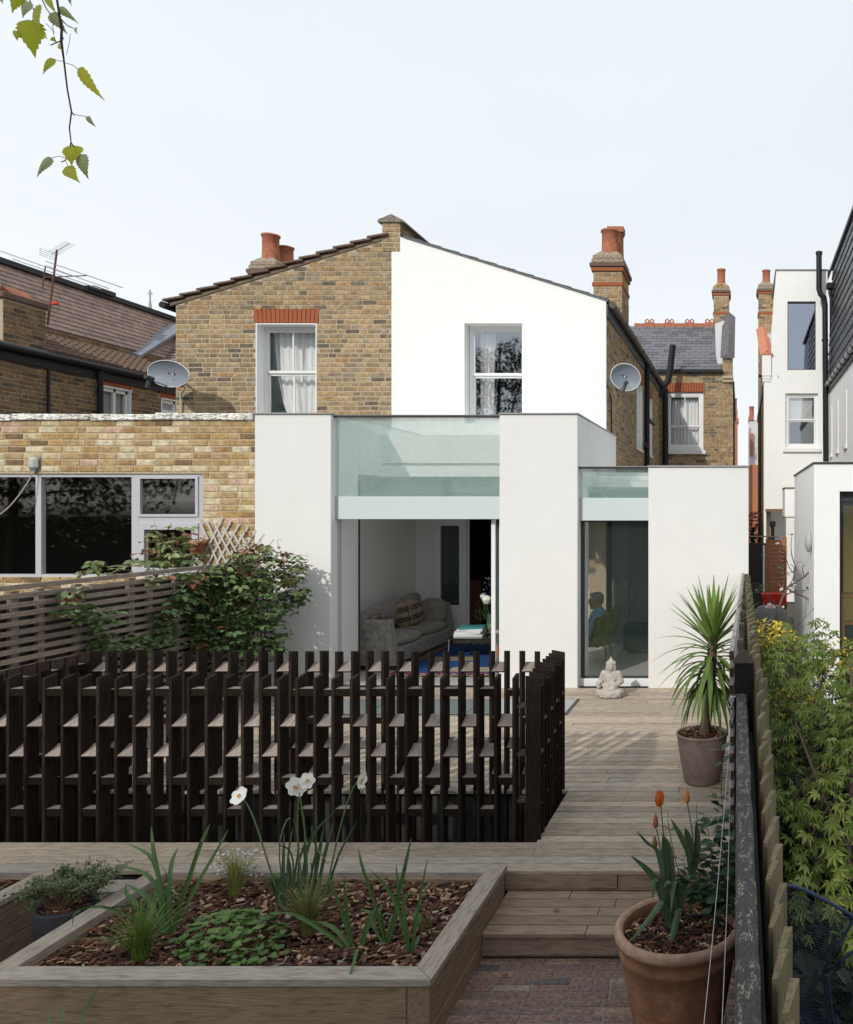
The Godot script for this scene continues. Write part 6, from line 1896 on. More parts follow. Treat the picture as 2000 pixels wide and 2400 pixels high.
var chip_meshes := []
func chips() -> Array:
	if chip_meshes.size() == 0:
		for k in 3:
			var st := mb()
			cbox(st, Vector3.ZERO, Vector3([0.04, 0.026, 0.055][k], 0.006, [0.013, 0.017, 0.007][k]), 0.002, Basis(), 0.0022)
			chip_meshes.append(fin(st))
	return chip_meshes
func bark_tone() -> Color:
	var t := R(0, 1)
	var f := R(0.6, 1.3)
	if t < 0.13: return Color(0.42, 0.27, 0.16) * f
	if t < 0.2: return Color(0.34, 0.27, 0.22) * f
	if t < 0.6: return Color(0.15, 0.066, 0.038) * f
	return Color(0.075, 0.036, 0.025) * f
func mulch(parent: Node3D, x0: float, x1: float, d0: float, d1: float, y: float, n: int) -> void:
	var no := FastNoiseLite.new()
	no.seed = 9
	no.frequency = 2.2
	var st := mb()
	st.set_smooth_group(1)
	var nx := 40; var nd := 24
	for i in nx:
		for j in nd:
			var q := []
			for e in [[0, 0], [0, 1], [1, 1], [1, 0]]:
				var x := lerpf(x0, x1, (i + e[0]) / float(nx)); var d := lerpf(d0, d1, (j + e[1]) / float(nd))
				q.append(Vector3(x, y - 0.012 + 0.03 * no.get_noise_2d(x, d), -d))
			quad(st, q[0], q[1], q[2], q[3])
	put(parent, "soil", fin(st), mat("soil", lin(0.035, 0.02, 0.014), 0.95, T.speck, Vector3.ONE * 6, T.rough, 1.0))
	var m := mat("bark", lin(1, 1, 1), 0.85, T.speck, Vector3.ONE * 8)
	for k in 3:
		var xs := []; var cs := []
		for i in n / 3:
			var x := R(x0 + 0.012, x1 - 0.012); var d := R(d0 + 0.012, d1 - 0.012)
			var b := Basis(Vector3.UP, R(0, TAU)) * Basis(Vector3.RIGHT, R(-0.45, 0.45)) * Basis(Vector3.BACK, R(-0.35, 0.35))
			xs.append(Transform3D(b.scaled(Vector3.ONE * R(0.55, 1.35)), Vector3(x, y + 0.03 * no.get_noise_2d(x, d) + R(-0.01, 0.012), -d)))
			cs.append(bark_tone())
		multi(parent, "bark_chips", chips()[k], m, xs, cs)

func steps_and_paving() -> void:
	var s := struct("garden_steps", "two timber steps from the brick path up to the deck")
	var ms := []
	for k in 4: ms.append(wood("step_board_%d" % k, lin(0.235 + 0.025 * k, 0.172 + 0.018 * k, 0.128 + 0.014 * k), "x", 0.75, Vector3(k * 0.33, k * 0.17, k * 0.41), 0.3, true))
	for q in [[-1.40, -0.735, -0.105, -0.025, 4.745, 4.765], [-0.732, 0.06, -0.11, -0.028, 4.757, 4.775], [-1.40, -0.9, -0.119, -0.107, 4.75, 4.77], [-0.898, 0.06, -0.119, -0.111, 4.752, 4.77], [-1.385, -0.46, -0.245, -0.14, 4.285, 4.305], [-0.458, 0.04, -0.245, -0.14, 4.288, 4.305], [-1.385, 0.04, -0.259, -0.247, 4.296, 4.31]]:
		var st := mb()
		cbx(st, q[0], q[1], q[2], q[3], q[4], q[5], 0.002)
		put(s, "riser_board", fin(st), ms[rng.randi() % 4])
	var joins := [[-0.83], [-0.62, 0.0], [-0.8], [-0.72], [-1.0, -0.4]]
	for r in 5:
		var at := -1.38
		var stops: Array = joins[r] + [0.04]
		for e in stops:
			var st := mb()
			cbx(st, at, e - 0.004, -0.141, -0.119, 4.263 + 0.0985 * r, 4.263 + 0.0985 * (r + 1) - 0.008, 0.002)
			put(s, "tread_board", fin(st), ms[rng.randi() % 4])
			at = e
	var st := mb()
	bx(st, -1.38, 0.04, -0.34, -0.142, 4.31, 4.74)
	put(s, "carriage", fin(st), M.dark_room)
	var p := struct("brick_path", "worn red and purple brick paving at the foot of the steps")
	st = mb()
	bx(st, -3.9, 0.0, -0.33, -0.268, 1.5, 4.30)
	put(p, "sand_bed", fin(st), mat("sand_joint", lin(0.27, 0.25, 0.20), 0.95, T.speck, Vector3.ONE * 5, T.rough, 0.6))
	lay_bricks(p, Vector3(0, -0.268, 0), Vector3.RIGHT, Vector3.FORWARD, Vector3.UP, PackedVector2Array([Vector2(-1.42, 2.7), Vector2(-0.02, 2.7), Vector2(-0.02, 4.29), Vector2(-1.42, 4.29)]), [], 0.196, 0.0605, 0.011, 0.007, [[0.31, 0.20, 0.16], [0.28, 0.185, 0.16], [0.35, 0.235, 0.18], [0.24, 0.165, 0.15], [0.19, 0.155, 0.15], [0.34, 0.255, 0.21], [0.29, 0.20, 0.17]], 220, false, mat("paver", lin(1, 1, 1), 0.85, T.cloth, Vector3.ONE * 6, T.rough, 0.5, T.speck, Vector3.ONE * 2))

func fences() -> void:
	# slatted fence on the right boundary
	var f := thing("batten_fence", "grey slatted batten fence along the right side of the deck", "fence", Vector3.ZERO)
	var gm := []
	for k in 3: gm.append(wood("fence_batten_%d" % k, lin(0.29 + 0.05 * k, 0.265 + 0.045 * k, 0.24 + 0.04 * k), "z", 0.8, Vector3(k * 0.3, k * 0.2, 0), 0.25))
	var a := Vector3(-0.052, 0, -4.285); var z := Vector3(0.022, 0, -9.62)
	for k in 15:
		var st := mb()
		var y := 1.358 - 0.0915 * k
		bar(st, a + Vector3(0, y, 0), z + Vector3(0, y, 0), 0.024, 0.046)
		put(f, "batten", fin(st), gm[k % 3])
		st = mb()
		st.set_color(Color(1, 1, 1))
		cbox(st, a + Vector3(0, y, 0.0012), Vector3(0.0245, 0.0465, 0.003), 0.0006)
		put(f, "batten_end", fin(st), mat("end_grain", lin(0.075, 0.045, 0.032), 0.9))
		st = mb()
		cbox(st, a + Vector3(0.001, y - 0.0458, -0.02), Vector3(0.022, 0.044, 0.03), 0.002)
		put(f, "spacer", fin(st), mat("pale_spacer", lin(0.46, 0.41, 0.385), 0.85))
	for k in 8:
		var st := mb()
		var p := a.lerp(z, (0.03 + k * 0.136))
		bx(st, p.x + 0.014, p.x + 0.052, -0.02, 1.30, -p.z, -p.z + 0.045)
		put(f, "upright", fin(st), gm[0])
	# black post with pointed cap, near rail
	var po := thing("fence_post", "black painted fence post with weathered pointed cap at the end of the batten fence", "fence post", Vector3.ZERO)
	var st := mb()
	bx(st, -0.037, 0.062, -0.33, 1.335, 4.19, 4.28)
	put(po, "shaft", fin(st), mat("black_paint", lin(0.010, 0.010, 0.012), 0.65, T.speck, Vector3.ONE * 2, T.grain, 0.3))
	st = mb()
	hexa(st, [Vector3(-0.044, 1.336, -4.18), Vector3(0.068, 1.336, -4.18), Vector3(0.068, 1.336, -4.29), Vector3(-0.044, 1.336, -4.29), Vector3(-0.006, 1.392, -4.22), Vector3(0.026, 1.392, -4.22), Vector3(0.026, 1.392, -4.25), Vector3(-0.006, 1.392, -4.25)])
	put(po, "cap", fin(st), mat("weathered_cap", lin(0.22, 0.19, 0.15), 0.95, T.lichen, Vector3.ONE * 8, T.rough, 0.6))
	var rl := thing("fence_rail", "black flaking rail crusted with pale lichen, running towards the viewer", "fence rail", Vector3.ZERO)
	st = mb()
	var ra := Vector3(0.002, 1.14, -4.17); var rb := Vector3(0.016, 1.055, -1.3)
	var ringp := []
	for k in 41:
		var c := ra.lerp(rb, k / 40.0)
		var q := []
		for e in [[-1, -1], [1, -1], [1, 0.75], [0.7, 1], [-0.75, 1], [-1, 0.7]]: q.append(c + Vector3(e[0] * 0.027 + R(-0.0022, 0.0022), e[1] * 0.042 + R(-0.002, 0.002), 0))
		ringp.append(q)
	for k in 40:
		for j in 6: quado(st, ringp[k][j], ringp[k][(j + 1) % 6], ringp[k + 1][(j + 1) % 6], ringp[k + 1][j], ra.lerp(rb, (k + 0.5) / 40.0))
	for e in [0, 40]:
		for j in 4: trio(st, ringp[e][0], ringp[e][j + 1], ringp[e][j + 2], ra.lerp(rb, 0.5))
	var lm := StandardMaterial3D.new()
	lm.resource_name = "flaking_black"
	lm.albedo_texture = flaking()
	lm.uv1_triplanar = true
	lm.uv1_world_triplanar = true
	lm.uv1_scale = Vector3(3.4, 3.4, 1.1)
	lm.roughness = 0.85
	lm.heightmap_enabled = true
	lm.heightmap_texture = T.lump
	lm.heightmap_scale = 0.5
	put(rl, "rail", fin(st), lm)
	var bf := thing("board_fence", "mossy feather-edge board fence beyond the black rail", "fence", Vector3.ZERO)
	st = mb()
	bx(st, -0.004, 0.014, -0.335, 1.03, 1.3, 4.17); bx(st, 0.04, 0.055, -0.335, 1.0, 1.3, 4.1)
	put(bf, "backing_panel", fin(st), M.black_paint)
	var mm := []
	for k in 4: mm.append(wood("mossy_board_%d" % k, lin(0.125 + 0.015 * k, 0.105 + 0.011 * k, 0.06 + 0.008 * k), "y", 0.9, Vector3(k * 0.3, 0, k * 0.2), 0.4))
	var d := 1.35
	var i := 0
	while d < 9.6:
		var near := d < 4.2
		var w := 0.118
		var y := (lerpf(1.04, 1.06, clampf((d - 1.3) / 1.6, 0, 1)) + 0.27 * clampf((d - 3.0) / 1.2, 0, 1) if near else 1.365) + R(-0.012, 0.012)
		var x := 0.088 if near else 0.058
		x += 0.012 if i % 2 else -0.006
		st = mb()
		var xf := x + 0.012; var xn := x - 0.012
		for layer in [[-0.33, y - 0.002, Color.WHITE], [y - 0.0018, y, Color(1.7, 1.6, 1.6)]]:
			st.set_color(layer[2])
			hexa(st, [Vector3(xn, layer[0], -d), Vector3(xn + 0.013, layer[0], -d), Vector3(xf + 0.022, layer[0], -d - w * 1.08), Vector3(xf, layer[0], -d - w * 1.08), Vector3(xn, layer[1], -d), Vector3(xn + 0.013, layer[1], -d), Vector3(xf + 0.022, layer[1], -d - w * 1.08), Vector3(xf, layer[1], -d - w * 1.08)])
		put(bf, "board", fin(st), mm[rng.randi() % 4])
		d += w + 0.006
		i += 1
	# slatted fence on the left, under the rose
	var g := thing("slatted_fence", "brown horizontal slat fence behind the climbing rose at left", "fence", Vector3.ZERO)
	var lm2 := []
	for k in 3: lm2.append(wood("left_slat_%d" % k, lin(0.20 + 0.035 * k, 0.16 + 0.028 * k, 0.13 + 0.022 * k), "z", 0.8, Vector3(k * 0.21, k * 0.5, 0), 0.3))
	for k in 21:
		st = mb()
		var y := 1.512 - 0.0735 * k
		cbx(st, -5.858, -5.84, y - 0.021, y + 0.021, 4.9, 9.63, 0.003)
		put(g, "slat", fin(st), lm2[rng.randi() % 3])
	for k in 8:
		st = mb()
		var d2 := 5.2 + 0.62 * k
		bx(st, -5.90, -5.863, -0.02, 1.48, d2, d2 + 0.07)
		put(g, "post", fin(st), lm2[0])
		if k % 2 == 0:
			st = mb()
			bx(st, -5.90, -5.863, -0.02, 1.48, d2 + 0.25, d2 + 0.31)
			put(g, "post", fin(st), lm2[1])
	st = mb()
	bx(st, -5.96, -5.94, -0.02, 1.45, 4.9, 9.63)
	put(g, "dark_backing", fin(st), M.dark_room)

func flaking() -> ImageTexture:
	var n := FastNoiseLite.new()
	n.seed = 31
	n.frequency = 0.018
	n.fractal_octaves = 5
	var im := n.get_seamless_image(512, 512)
	var out := Image.create(512, 512, false, Image.FORMAT_RGB8)
	var n2 := FastNoiseLite.new()
	n2.seed = 32
	n2.frequency = 0.09
	var im2 := n2.get_seamless_image(512, 512)
	for y in 512:
		for x in 512:
			var v := im.get_pixel(x, y).r; var w := im2.get_pixel(x, y).r
			var c := Color(0.20, 0.195, 0.195)
			if v > 0.52 and w > 0.40: c = c.lerp(Color(0.50, 0.46, 0.40), clampf((v - 0.52) * 5.0, 0, 1) * clampf((w - 0.40) * 4.0, 0, 0.85))
			elif v < 0.16: c = c.lerp(Color(0.34, 0.25, 0.14), clampf((0.16 - v) * 8.0, 0, 1))
			c = c * (0.62 + 0.76 * w)
			out.set_pixel(x, y, c)
	return ImageTexture.create_from_image(out)

# ================= loose things =================
func dish(label: String, c: Vector3, rx: float, ry: float, b: Basis, wall: Vector3) -> void:
	var o := thing("satellite_dish", label, "satellite dish", c)
	var dm: Material = mat("dish_grey", lin(0.23, 0.26, 0.30), 0.5, T.soft, Vector3.ONE)
	var st := mb()
	st.set_smooth_group(1)
	for i in 6:
		for k in 28:
			var q := []
			for e in [[i, k], [i, k + 1], [i + 1, k + 1], [i + 1, k]]:
				var r: float = e[0] / 6.0; var a: float = TAU * e[1] / 28.0
				q.append(b * Vector3(cos(a) * r * rx, sin(a) * r * ry, (r * r - 1.0) * 0.09))
			quad(st, q[0], q[3], q[2], q[1])
	put(o, "reflector", fin(st), dm)
	st = mb()
	var rim := []
	for k in 29: rim.append(b * Vector3(cos(TAU * k / 28.0) * rx, sin(TAU * k / 28.0) * ry, 0))
	tube(st, rim, [0.008], 5)
	put(o, "rim", fin(st), mat("dish_rim", lin(0.62, 0.63, 0.65), 0.4))
	st = mb()
	for p in [[-0.22, 0.05], [0.05, 0.05], [0.05, -0.45]]: ball(st, b * Vector3(p[0] * rx, p[1] * ry, -0.075), Vector3.ONE * 0.012, Basis(), 4, 6)
	put(o, "bolt", fin(st), M.dark_frame)
	st = mb()
	tube(st, [b * Vector3(-0.02, -ry * 0.96, 0.0), b * Vector3(0.0, -ry * 0.55, 0.30)], [0.011], 6)
	put(o, "feed_arm", fin(st), dm)
	st = mb()
	tube(st, [b * Vector3(0.0, -ry * 0.50, 0.24), b * Vector3(0.0, -ry * 0.5 + 0.03, 0.36)], [0.032], 10)
	tube(st, [b * Vector3(0.0, -ry * 0.50, 0.30), b * Vector3(0.0, -ry * 0.5 - 0.13, 0.33)], [0.026], 8)
	put(o, "receiver_head", fin(st), M.dark_frame)
	st = mb()
	tube(st, [b * Vector3(0, 0, -0.08), b * Vector3(0, -0.06, -0.2), wall - c], [0.020], 7)
	cbox(st, wall - c, Vector3(0.08, 0.16, 0.05), 0.01)
	put(o, "bracket", fin(st), M.aluminium)

func big_pot(o: Node3D, prof: Array, m: Material, segs := 40) -> void:
	var st := mb()
	lathe(st, prof, Vector3.ZERO, segs)
	put(o, "pot", fin(st), m)
func pot_soil(o: Node3D, r: float, y: float, n: int) -> void:
	var st := mb()
	lathe(st, [Vector2(r, y - 0.01), Vector2(r * 0.5, y + 0.005), Vector2(0, y + 0.012)], Vector3.ZERO, 24)
	put(o, "soil", fin(st), M.soil)
	for k in 3:
		var xs := []; var cs := []
		for i in n / 3:
			var a := R(0, TAU); var rr := sqrt(R(0, 1)) * (r - 0.012)
			xs.append(Transform3D((Basis(Vector3.UP, R(0, TAU)) * Basis(Vector3.RIGHT, R(-0.5, 0.5)) * Basis(Vector3.BACK, R(-0.4, 0.4))).scaled(Vector3.ONE * R(0.45, 1.0)), Vector3(cos(a) * rr, y + R(-0.002, 0.02), sin(a) * rr)))
			cs.append(bark_tone())
		multi(o, "bark_chips", chips()[k], M.bark, xs, cs)

func objects() -> void:
	dish("wide grey satellite dish at the left corner of the brick gable", P(395, 876, 12.0), 0.385, 0.195, Basis(Vector3.BACK, -0.14) * Basis(Vector3.UP, -0.22) * Basis(Vector3.RIGHT, 0.12), P(424, 892, 12.58))
	dish("round grey satellite dish on the brick flank beside the white gable", P(1467, 884, 12.5), 0.235, 0.205, Basis(Vector3.BACK, -0.35) * Basis(Vector3.UP, 0.3) * Basis(Vector3.RIGHT, 0.1), Vector3(-2.12, P(0, 892, 12.8).y, -12.8))
	var st := mb()
	tube(st, [P(437, 905, 12.5), P(425, 925, 12.56), P(424, 975, 12.58)], [0.012, 0.015], 5)
	tag(put(self, "dish_cable", fin(st), mat("pale_cable", lin(0.5, 0.55, 0.5), 0.6)), "pale cable running down the brick below the left satellite dish", "cable")
	buddha()
	# pots
	var o := thing("terracotta_pot", "large rimmed terracotta pot with tulips beside the steps", "plant pot", Vector3(-0.275, -0.26, -3.5))
	big_pot(o, [Vector2(0.0, 0.0), Vector2(0.165, 0.0), Vector2(0.172, 0.02), Vector2(0.205, 0.22), Vector2(0.235, 0.40), Vector2(0.246, 0.475), Vector2(0.256, 0.482), Vector2(0.257, 0.50), Vector2(0.252, 0.51), Vector2(0.258, 0.535), Vector2(0.27, 0.55), Vector2(0.277, 0.567), Vector2(0.274, 0.585), Vector2(0.262, 0.594), Vector2(0.248, 0.592), Vector2(0.238, 0.58), Vector2(0.235, 0.54), Vector2(0.225, 0.42)], mat("aged_terracotta", lin(0.29, 0.14, 0.08), 0.8, T.cloth, Vector3(2.5, 5.0, 2.5), T.rough, 0.12, T.blotch, Vector3(2, 1.0, 2)), 56)
	st = mb()
	lathe(st, [Vector2(0.2742, 0.558), Vector2(0.2782, 0.567), Vector2(0.2754, 0.586), Vector2(0.2625, 0.5953), Vector2(0.2475, 0.5932), Vector2(0.239, 0.584)], Vector3.ZERO, 56)
	put(o, "chalky_rim", fin(st), mat("lime_bloom", lin(0.40, 0.25, 0.18), 0.95, T.cloth, Vector3.ONE * 3, T.rough, 0.12))
	pot_soil(o, 0.234, 0.535, 700)
	st = mb()
	var hose := []
	for k in 15:
		var t := k / 14.0
		hose.append(P(lerpf(1612, 1755, t), 2147 + 70 * pow(t, 2.2) - 9 * sin(t * 3.1), 3.45) + Vector3(0, 0, 0))
	tube(st, hose, [0.006], 6)
	tag(put(self, "irrigation_hose", fin(st), M.black_plastic), "thin black irrigation hose curling over the big pot's soil", "hose")
	o = thing("tapered_pot", "tall tapered mauve-grey clay pot holding the yucca", "plant pot", Vector3(-0.309, 0.0, -6.32))
	big_pot(o, [Vector2(0, 0.001), Vector2(0.136, 0.001), Vector2(0.142, 0.012), Vector2(0.172, 0.18), Vector2(0.197, 0.35), Vector2(0.2, 0.366), Vector2(0.206, 0.372), Vector2(0.206, 0.384), Vector2(0.2, 0.39), Vector2(0.19, 0.386), Vector2(0.186, 0.37), Vector2(0.17, 0.25)], mat("mauve_clay", lin(0.27, 0.20, 0.175), 0.85, T.grain_fine, Vector3(0.6, 9, 0.6), T.rough, 0.1, T.cloth, Vector3.ONE * 2), 44)
	pot_soil(o, 0.186, 0.362, 320)
	o = thing("charcoal_pot", "small charcoal fibre-clay pot with a woody herb between the planters", "plant pot", Vector3(-3.615, -0.34, -4.30))
	big_pot(o, [Vector2(0, 0.001), Vector2(0.115, 0.001), Vector2(0.122, 0.02), Vector2(0.137, 0.2), Vector2(0.140, 0.35), Vector2(0.138, 0.362), Vector2(0.122, 0.364), Vector2(0.119, 0.35), Vector2(0.112, 0.2)], mat("charcoal_clay", lin(0.045, 0.047, 0.055), 0.75, T.speck, Vector3.ONE * 4, T.rough, 0.2), 36)
	pot_soil(o, 0.119, 0.335, 240)
	# wires and chain by the fence
	var w0 := P(1713, 1700, 4.2)
	var specs := [[P(1713, 1700, 4.2), P(1688, 2050, 2.9), P(1650, 2400, 2.2), P(1640, 2500, 2.05), "steel wire strung from the chain down towards the viewer, left one"], [P(1712, 1790, 4.15), P(1710, 2050, 3.0), P(1692, 2400, 2.2), P(1688, 2500, 2.05), "steel wire running close to the black fence, right one of two"]]
	for s in specs:
		st = mb()
		var pts := []
		for k in 13:
			var t := k / 12.0
			pts.append(s[0].bezier_interpolate(s[0].lerp(s[1], 0.9), s[1].lerp(s[2], 0.6), s[3], t))
		tube(st, pts, [0.0017], 5)
		tag(put(self, "steel_wire", fin(st), mat("galvanised", lin(0.55, 0.57, 0.6), 0.3)), s[4], "wire")
	M.galvanised.metallic = 0.6
	o = thing("hook_chain", "short shiny chain and hook hanging from the fence post", "chain", P(1716, 1642, 4.17))
	for k in 6:
		st = mb()
		var ring := []
		var tw := PI * 0.5 * (k % 2) + 0.4
		for q in 11:
			var a := TAU * q / 10.0
			ring.append(Vector3(cos(a) * 0.0085 * cos(tw), sin(a) * 0.015 - 0.022 * k, cos(a) * 0.0085 * sin(tw)))
		tube(st, ring, [0.0026], 5)
		put(o, "link", fin(st), M.galvanised)
	st = mb()
	tube(st, [Vector3(-0.012, 0.012, 0), Vector3(0.0, 0.02, 0), Vector3(0.016, 0.018, 0), Vector3(0.022, 0.026, -0.02)], [0.003], 6)
	put(o, "hook", fin(st), M.galvanised)
	# kettle barbecue, red trough
	o = thing("kettle_barbecue", "grey domed kettle barbecue in the neighbour's passage", "barbecue", P(1805, 1455, 11.5) * Vector3(1, 0, 1) + Vector3(0, -0.3, 0))
	st = mb()
	lathe(st, [Vector2(0.27, 0.86), Vector2(0.262, 0.92), Vector2(0.225, 1.0), Vector2(0.15, 1.065), Vector2(0, 1.09)], Vector3.ZERO, 28)
	var em := mat("grey_enamel", lin(0.16, 0.16, 0.165), 0.22)
	put(o, "lid", fin(st), em)
	st = mb()
	lathe(st, [Vector2(0, 0.60), Vector2(0.14, 0.62), Vector2(0.23, 0.71), Vector2(0.265, 0.855), Vector2(0.24, 0.857)], Vector3.ZERO, 28)
	put(o, "bowl", fin(st), em)
	st = mb()
	tube(st, [Vector3(-0.06, 1.075, 0.05), Vector3(-0.05, 1.125, 0.05), Vector3(0.05, 1.125, 0.05), Vector3(0.06, 1.075, 0.05)], [0.011], 6)
	put(o, "handle", fin(st), M.black_plastic)
	for k in 3:
		st = mb()
		var a := TAU * k / 3 + 0.5
		tube(st, [Vector3(cos(a) * 0.18, 0.68, sin(a) * 0.18), Vector3(cos(a) * 0.3, 0.0, sin(a) * 0.3)], [0.013], 6)
		put(o, "leg", fin(st), M.aluminium)
	o = thing("red_trough", "bright red plastic planting trough behind the barbecue", "trough", P(1815, 1412, 12.6) * Vector3(1, 0, 1))
	var ty := P(0, 1417, 12.6).y
	st = mb()
	for s in [[-0.19, 0.0], [0.0, 0.19]]:
		hexa(st, [Vector3(s[0] + 0.02, ty, 0.06), Vector3(s[1] - 0.02, ty, 0.06), Vector3(s[1] - 0.02, ty, -0.06), Vector3(s[0] + 0.02, ty, -0.06), Vector3(s[0], ty + 0.15, 0.09), Vector3(s[1], ty + 0.15, 0.09), Vector3(s[1], ty + 0.15, -0.09), Vector3(s[0], ty + 0.15, -0.09)])
	put(o, "trough", fin(st), mat("red_glossy", lin(0.62, 0.035, 0.02), 0.35))
	st = mb()
	cbox(st, Vector3(0, ty + 0.165, 0), Vector3(0.41, 0.03, 0.2), 0.006)
	put(o, "rim", fin(st), M.red_glossy)
	st = mb()
	for x in [-0.15, 0.15]: bx(st, x - 0.015, x + 0.015, -0.3, ty, -0.02, 0.02)
	bx(st, -0.2, 0.2, ty - 0.04, ty - 0.005, -0.05, 0.05)
	put(o, "stand", fin(st), M.dark_room)
	st = mb()
	bx(st, 0.17, 0.3, -0.3, 0.95, 13.0, 13.1)
	tag(put(self, "dark_bin", fin(st), M.dark_room), "dark upright bin in the shade behind the red trough", "bin")
	wire_chair()
	# a few fallen leaves on the deck
	for q in [[1593, 1799], [1305, 2136], [1185, 2290], [1300, 2200]]:
		var d: float = 4010.0 / (q[1] - 1196.0)
		var y := 0.004
		if q[1] > 2195: d = 2.393 * F / (q[1] - 1196.0); y = -0.254
		elif q[1] > 2050: d = 2.252 * F / (q[1] - 1196.0); y = -0.114
		st = mb()
		var c := Vector3((q[0] - 1738.0) / F * d, y, -d)
		blade(st, [c + Vector3(-0.02, 0, 0), c + Vector3(0.0, 0.006, 0.004), c + Vector3(0.02, 0.003, 0)], [0.002, 0.010, 0.001], Vector3.BACK)
		tag(put(self, "fallen_leaf", fin(st), mat("dead_leaf", lin(0.17, 0.055, 0.025), 0.7)), ["small rust-red fallen leaf on the deck left of the yucca pot", "fallen leaf on the timber step tread", "dark fallen leaf on the brick path", "fallen leaf at the foot of the lower step"][[1593, 1305, 1185, 1300].find(q[0])], "leaf")

func wire_chair() -> void:
	var o := thing("wire_chair", "dark blue wire mesh lounge chair at the lower right corner", "chair", P(1930, 2280, 2.6) * Vector3(1, 0, 1) + Vector3(0, -0.33, 0))
	var b := o.position
	var cm := mat("navy_wire", lin(0.018, 0.032, 0.066), 0.4)
	var A := P(1842, 2078, 2.38) - b; var B := P(2004, 2150, 2.50) - b; var C := P(1930, 2276, 2.64) - b; var D := P(1905, 2450, 2.45) - b
	var E := P(2070, 2180, 2.5) - b; var G := P(1950, 2480, 2.60) - b; var H := P(2100, 2490, 2.5) - b
	var left := []
	for k in 9: left.append(A.bezier_interpolate(P(1815, 2180, 2.36) - b, P(1830, 2320, 2.38) - b, D, k / 8.0))
	var st := mb()
	var top := []
	for k in 7: top.append(A.bezier_interpolate(P(1856, 2064, 2.38) - b, P(1940, 2112, 2.44) - b, B, k / 6.0))
	tube(st, left, [0.0062], 7); tube(st, top, [0.0062], 7)
	tube(st, [B, C, G], [0.0055], 7)
	tube(st, [C + Vector3(0.006, -0.004, 0.0), E], [0.0055], 7); tube(st, [C + Vector3(0.012, -0.01, 0.01), G + Vector3(0.02, 0, 0)], [0.0055], 7); tube(st, [E, H], [0.006], 7)
	put(o, "rim", fin(st), cm)
	st = mb()
	# back wing: rows between the outer rim and the fold
	var inner := []
	for k in 9:
		var t := k / 8.0
		inner.append(B.lerp(C, t / 0.55) if t < 0.55 else C.lerp(G, (t - 0.55) / 0.45))
	var at := func(l: Array, t: float) -> Vector3:
		var f := t * (l.size() - 1)
		var i := mini(int(f), l.size() - 2)
		return l[i].lerp(l[i + 1], f - i)
	for k in range(1, 46):
		var t := k / 46.0
		var p: Vector3 = at.call(left, t); var q: Vector3 = at.call(inner, t)
		tube(st, [p, p.lerp(q, 0.5) + Vector3(0, -0.012, -0.02), q], [0.00085], 4, false)
	for k in range(1, 22):
		var s := k / 22.0
		var pts := []
		for j in 11:
			var t := j / 10.0
			var p: Vector3 = at.call(left, t); var q: Vector3 = at.call(inner, t)
			pts.append(p.lerp(q, s) + Vector3(0, -0.012, -0.02) * 4.0 * s * (1 - s))
		tube(st, pts, [0.00085], 4, false)
	for k in range(1, 24):
		var t := k / 24.0
		tube(st, [C.lerp(G, t) + Vector3(0.015, 0, 0), C.lerp(G, t).lerp(E.lerp(H, t), 0.5) + Vector3(0, 0, -0.02), E.lerp(H, t)], [0.00085], 4, false)
	for k in range(1, 14):
		var s := k / 14.0
		tube(st, [C.lerp(E, s), C.lerp(E, s).lerp(G.lerp(H, s), 0.5) + Vector3(0, 0, -0.015), G.lerp(H, s)], [0.00085], 4, false)
	put(o, "wire_mesh", fin(st), cm)
	for x in [[D, Vector3(D.x - 0.05, 0, D.z + 0.05)], [G, Vector3(G.x, 0, G.z - 0.1)], [H, Vector3(H.x + 0.05, 0, H.z)]]:
		st = mb()
		tube(st, [x[0], x[1]], [0.007], 6)
		put(o, "leg", fin(st), cm)

# ================= plants =================
func strap(parent: Node3D, called: String, px: Array, d0: float, d1: float, w: float, m: Material) -> void:   # a strap leaf through measured points, from distance d0 at its foot to d1 at its tip
	var cv := Curve3D.new()
	var n := px.size()
	var ps := []
	for i in n: ps.append(P(px[i][0], px[i][1], lerpf(d0, d1, float(i) / (n - 1))))
	var pts := []; var ws := []
	var seg := 10
	for k in seg + 1:
		var f := float(k) / seg * (n - 1)
		var i := mini(int(f), n - 2)
		var a: Vector3 = ps[maxi(i - 1, 0)]; var e: Vector3 = ps[mini(i + 2, n - 1)]
		pts.append(ps[i].cubic_interpolate(ps[i + 1], a, e, f - i))
		var t := float(k) / seg
		ws.append(w * minf(1.0, 0.65 + t) * (1.0 if t < 0.6 else maxf(0.06, 1.0 - pow((t - 0.6) / 0.4, 1.6))))
	var st := mb()
	blade(st, pts, ws, Vector3(1, 0.1, R(-0.6, 0.6)).normalized(), R(0.15, 0.4))
	put(parent, called, fin(st), m)
func stalk(parent: Node3D, called: String, px: Array, d: float, r: float, m: Material) -> Array:
	var pts := []
	var n := px.size()
	var ps := []
	for q in px: ps.append(P(q[0], q[1], d))
	for k in 9:
		var f := k / 8.0 * (n - 1)
		var i := mini(int(f), n - 2)
		pts.append(ps[i].cubic_interpolate(ps[i + 1], ps[maxi(i - 1, 0)], ps[mini(i + 2, n - 1)], f - i))
	var st := mb()
	tube(st, pts, [r, r * 0.9, r * 0.85, r * 0.8, r * 0.8, r * 0.75, r * 0.7, r * 0.7, r * 0.7], 6)
	put(parent, called, fin(st), m)
	return pts
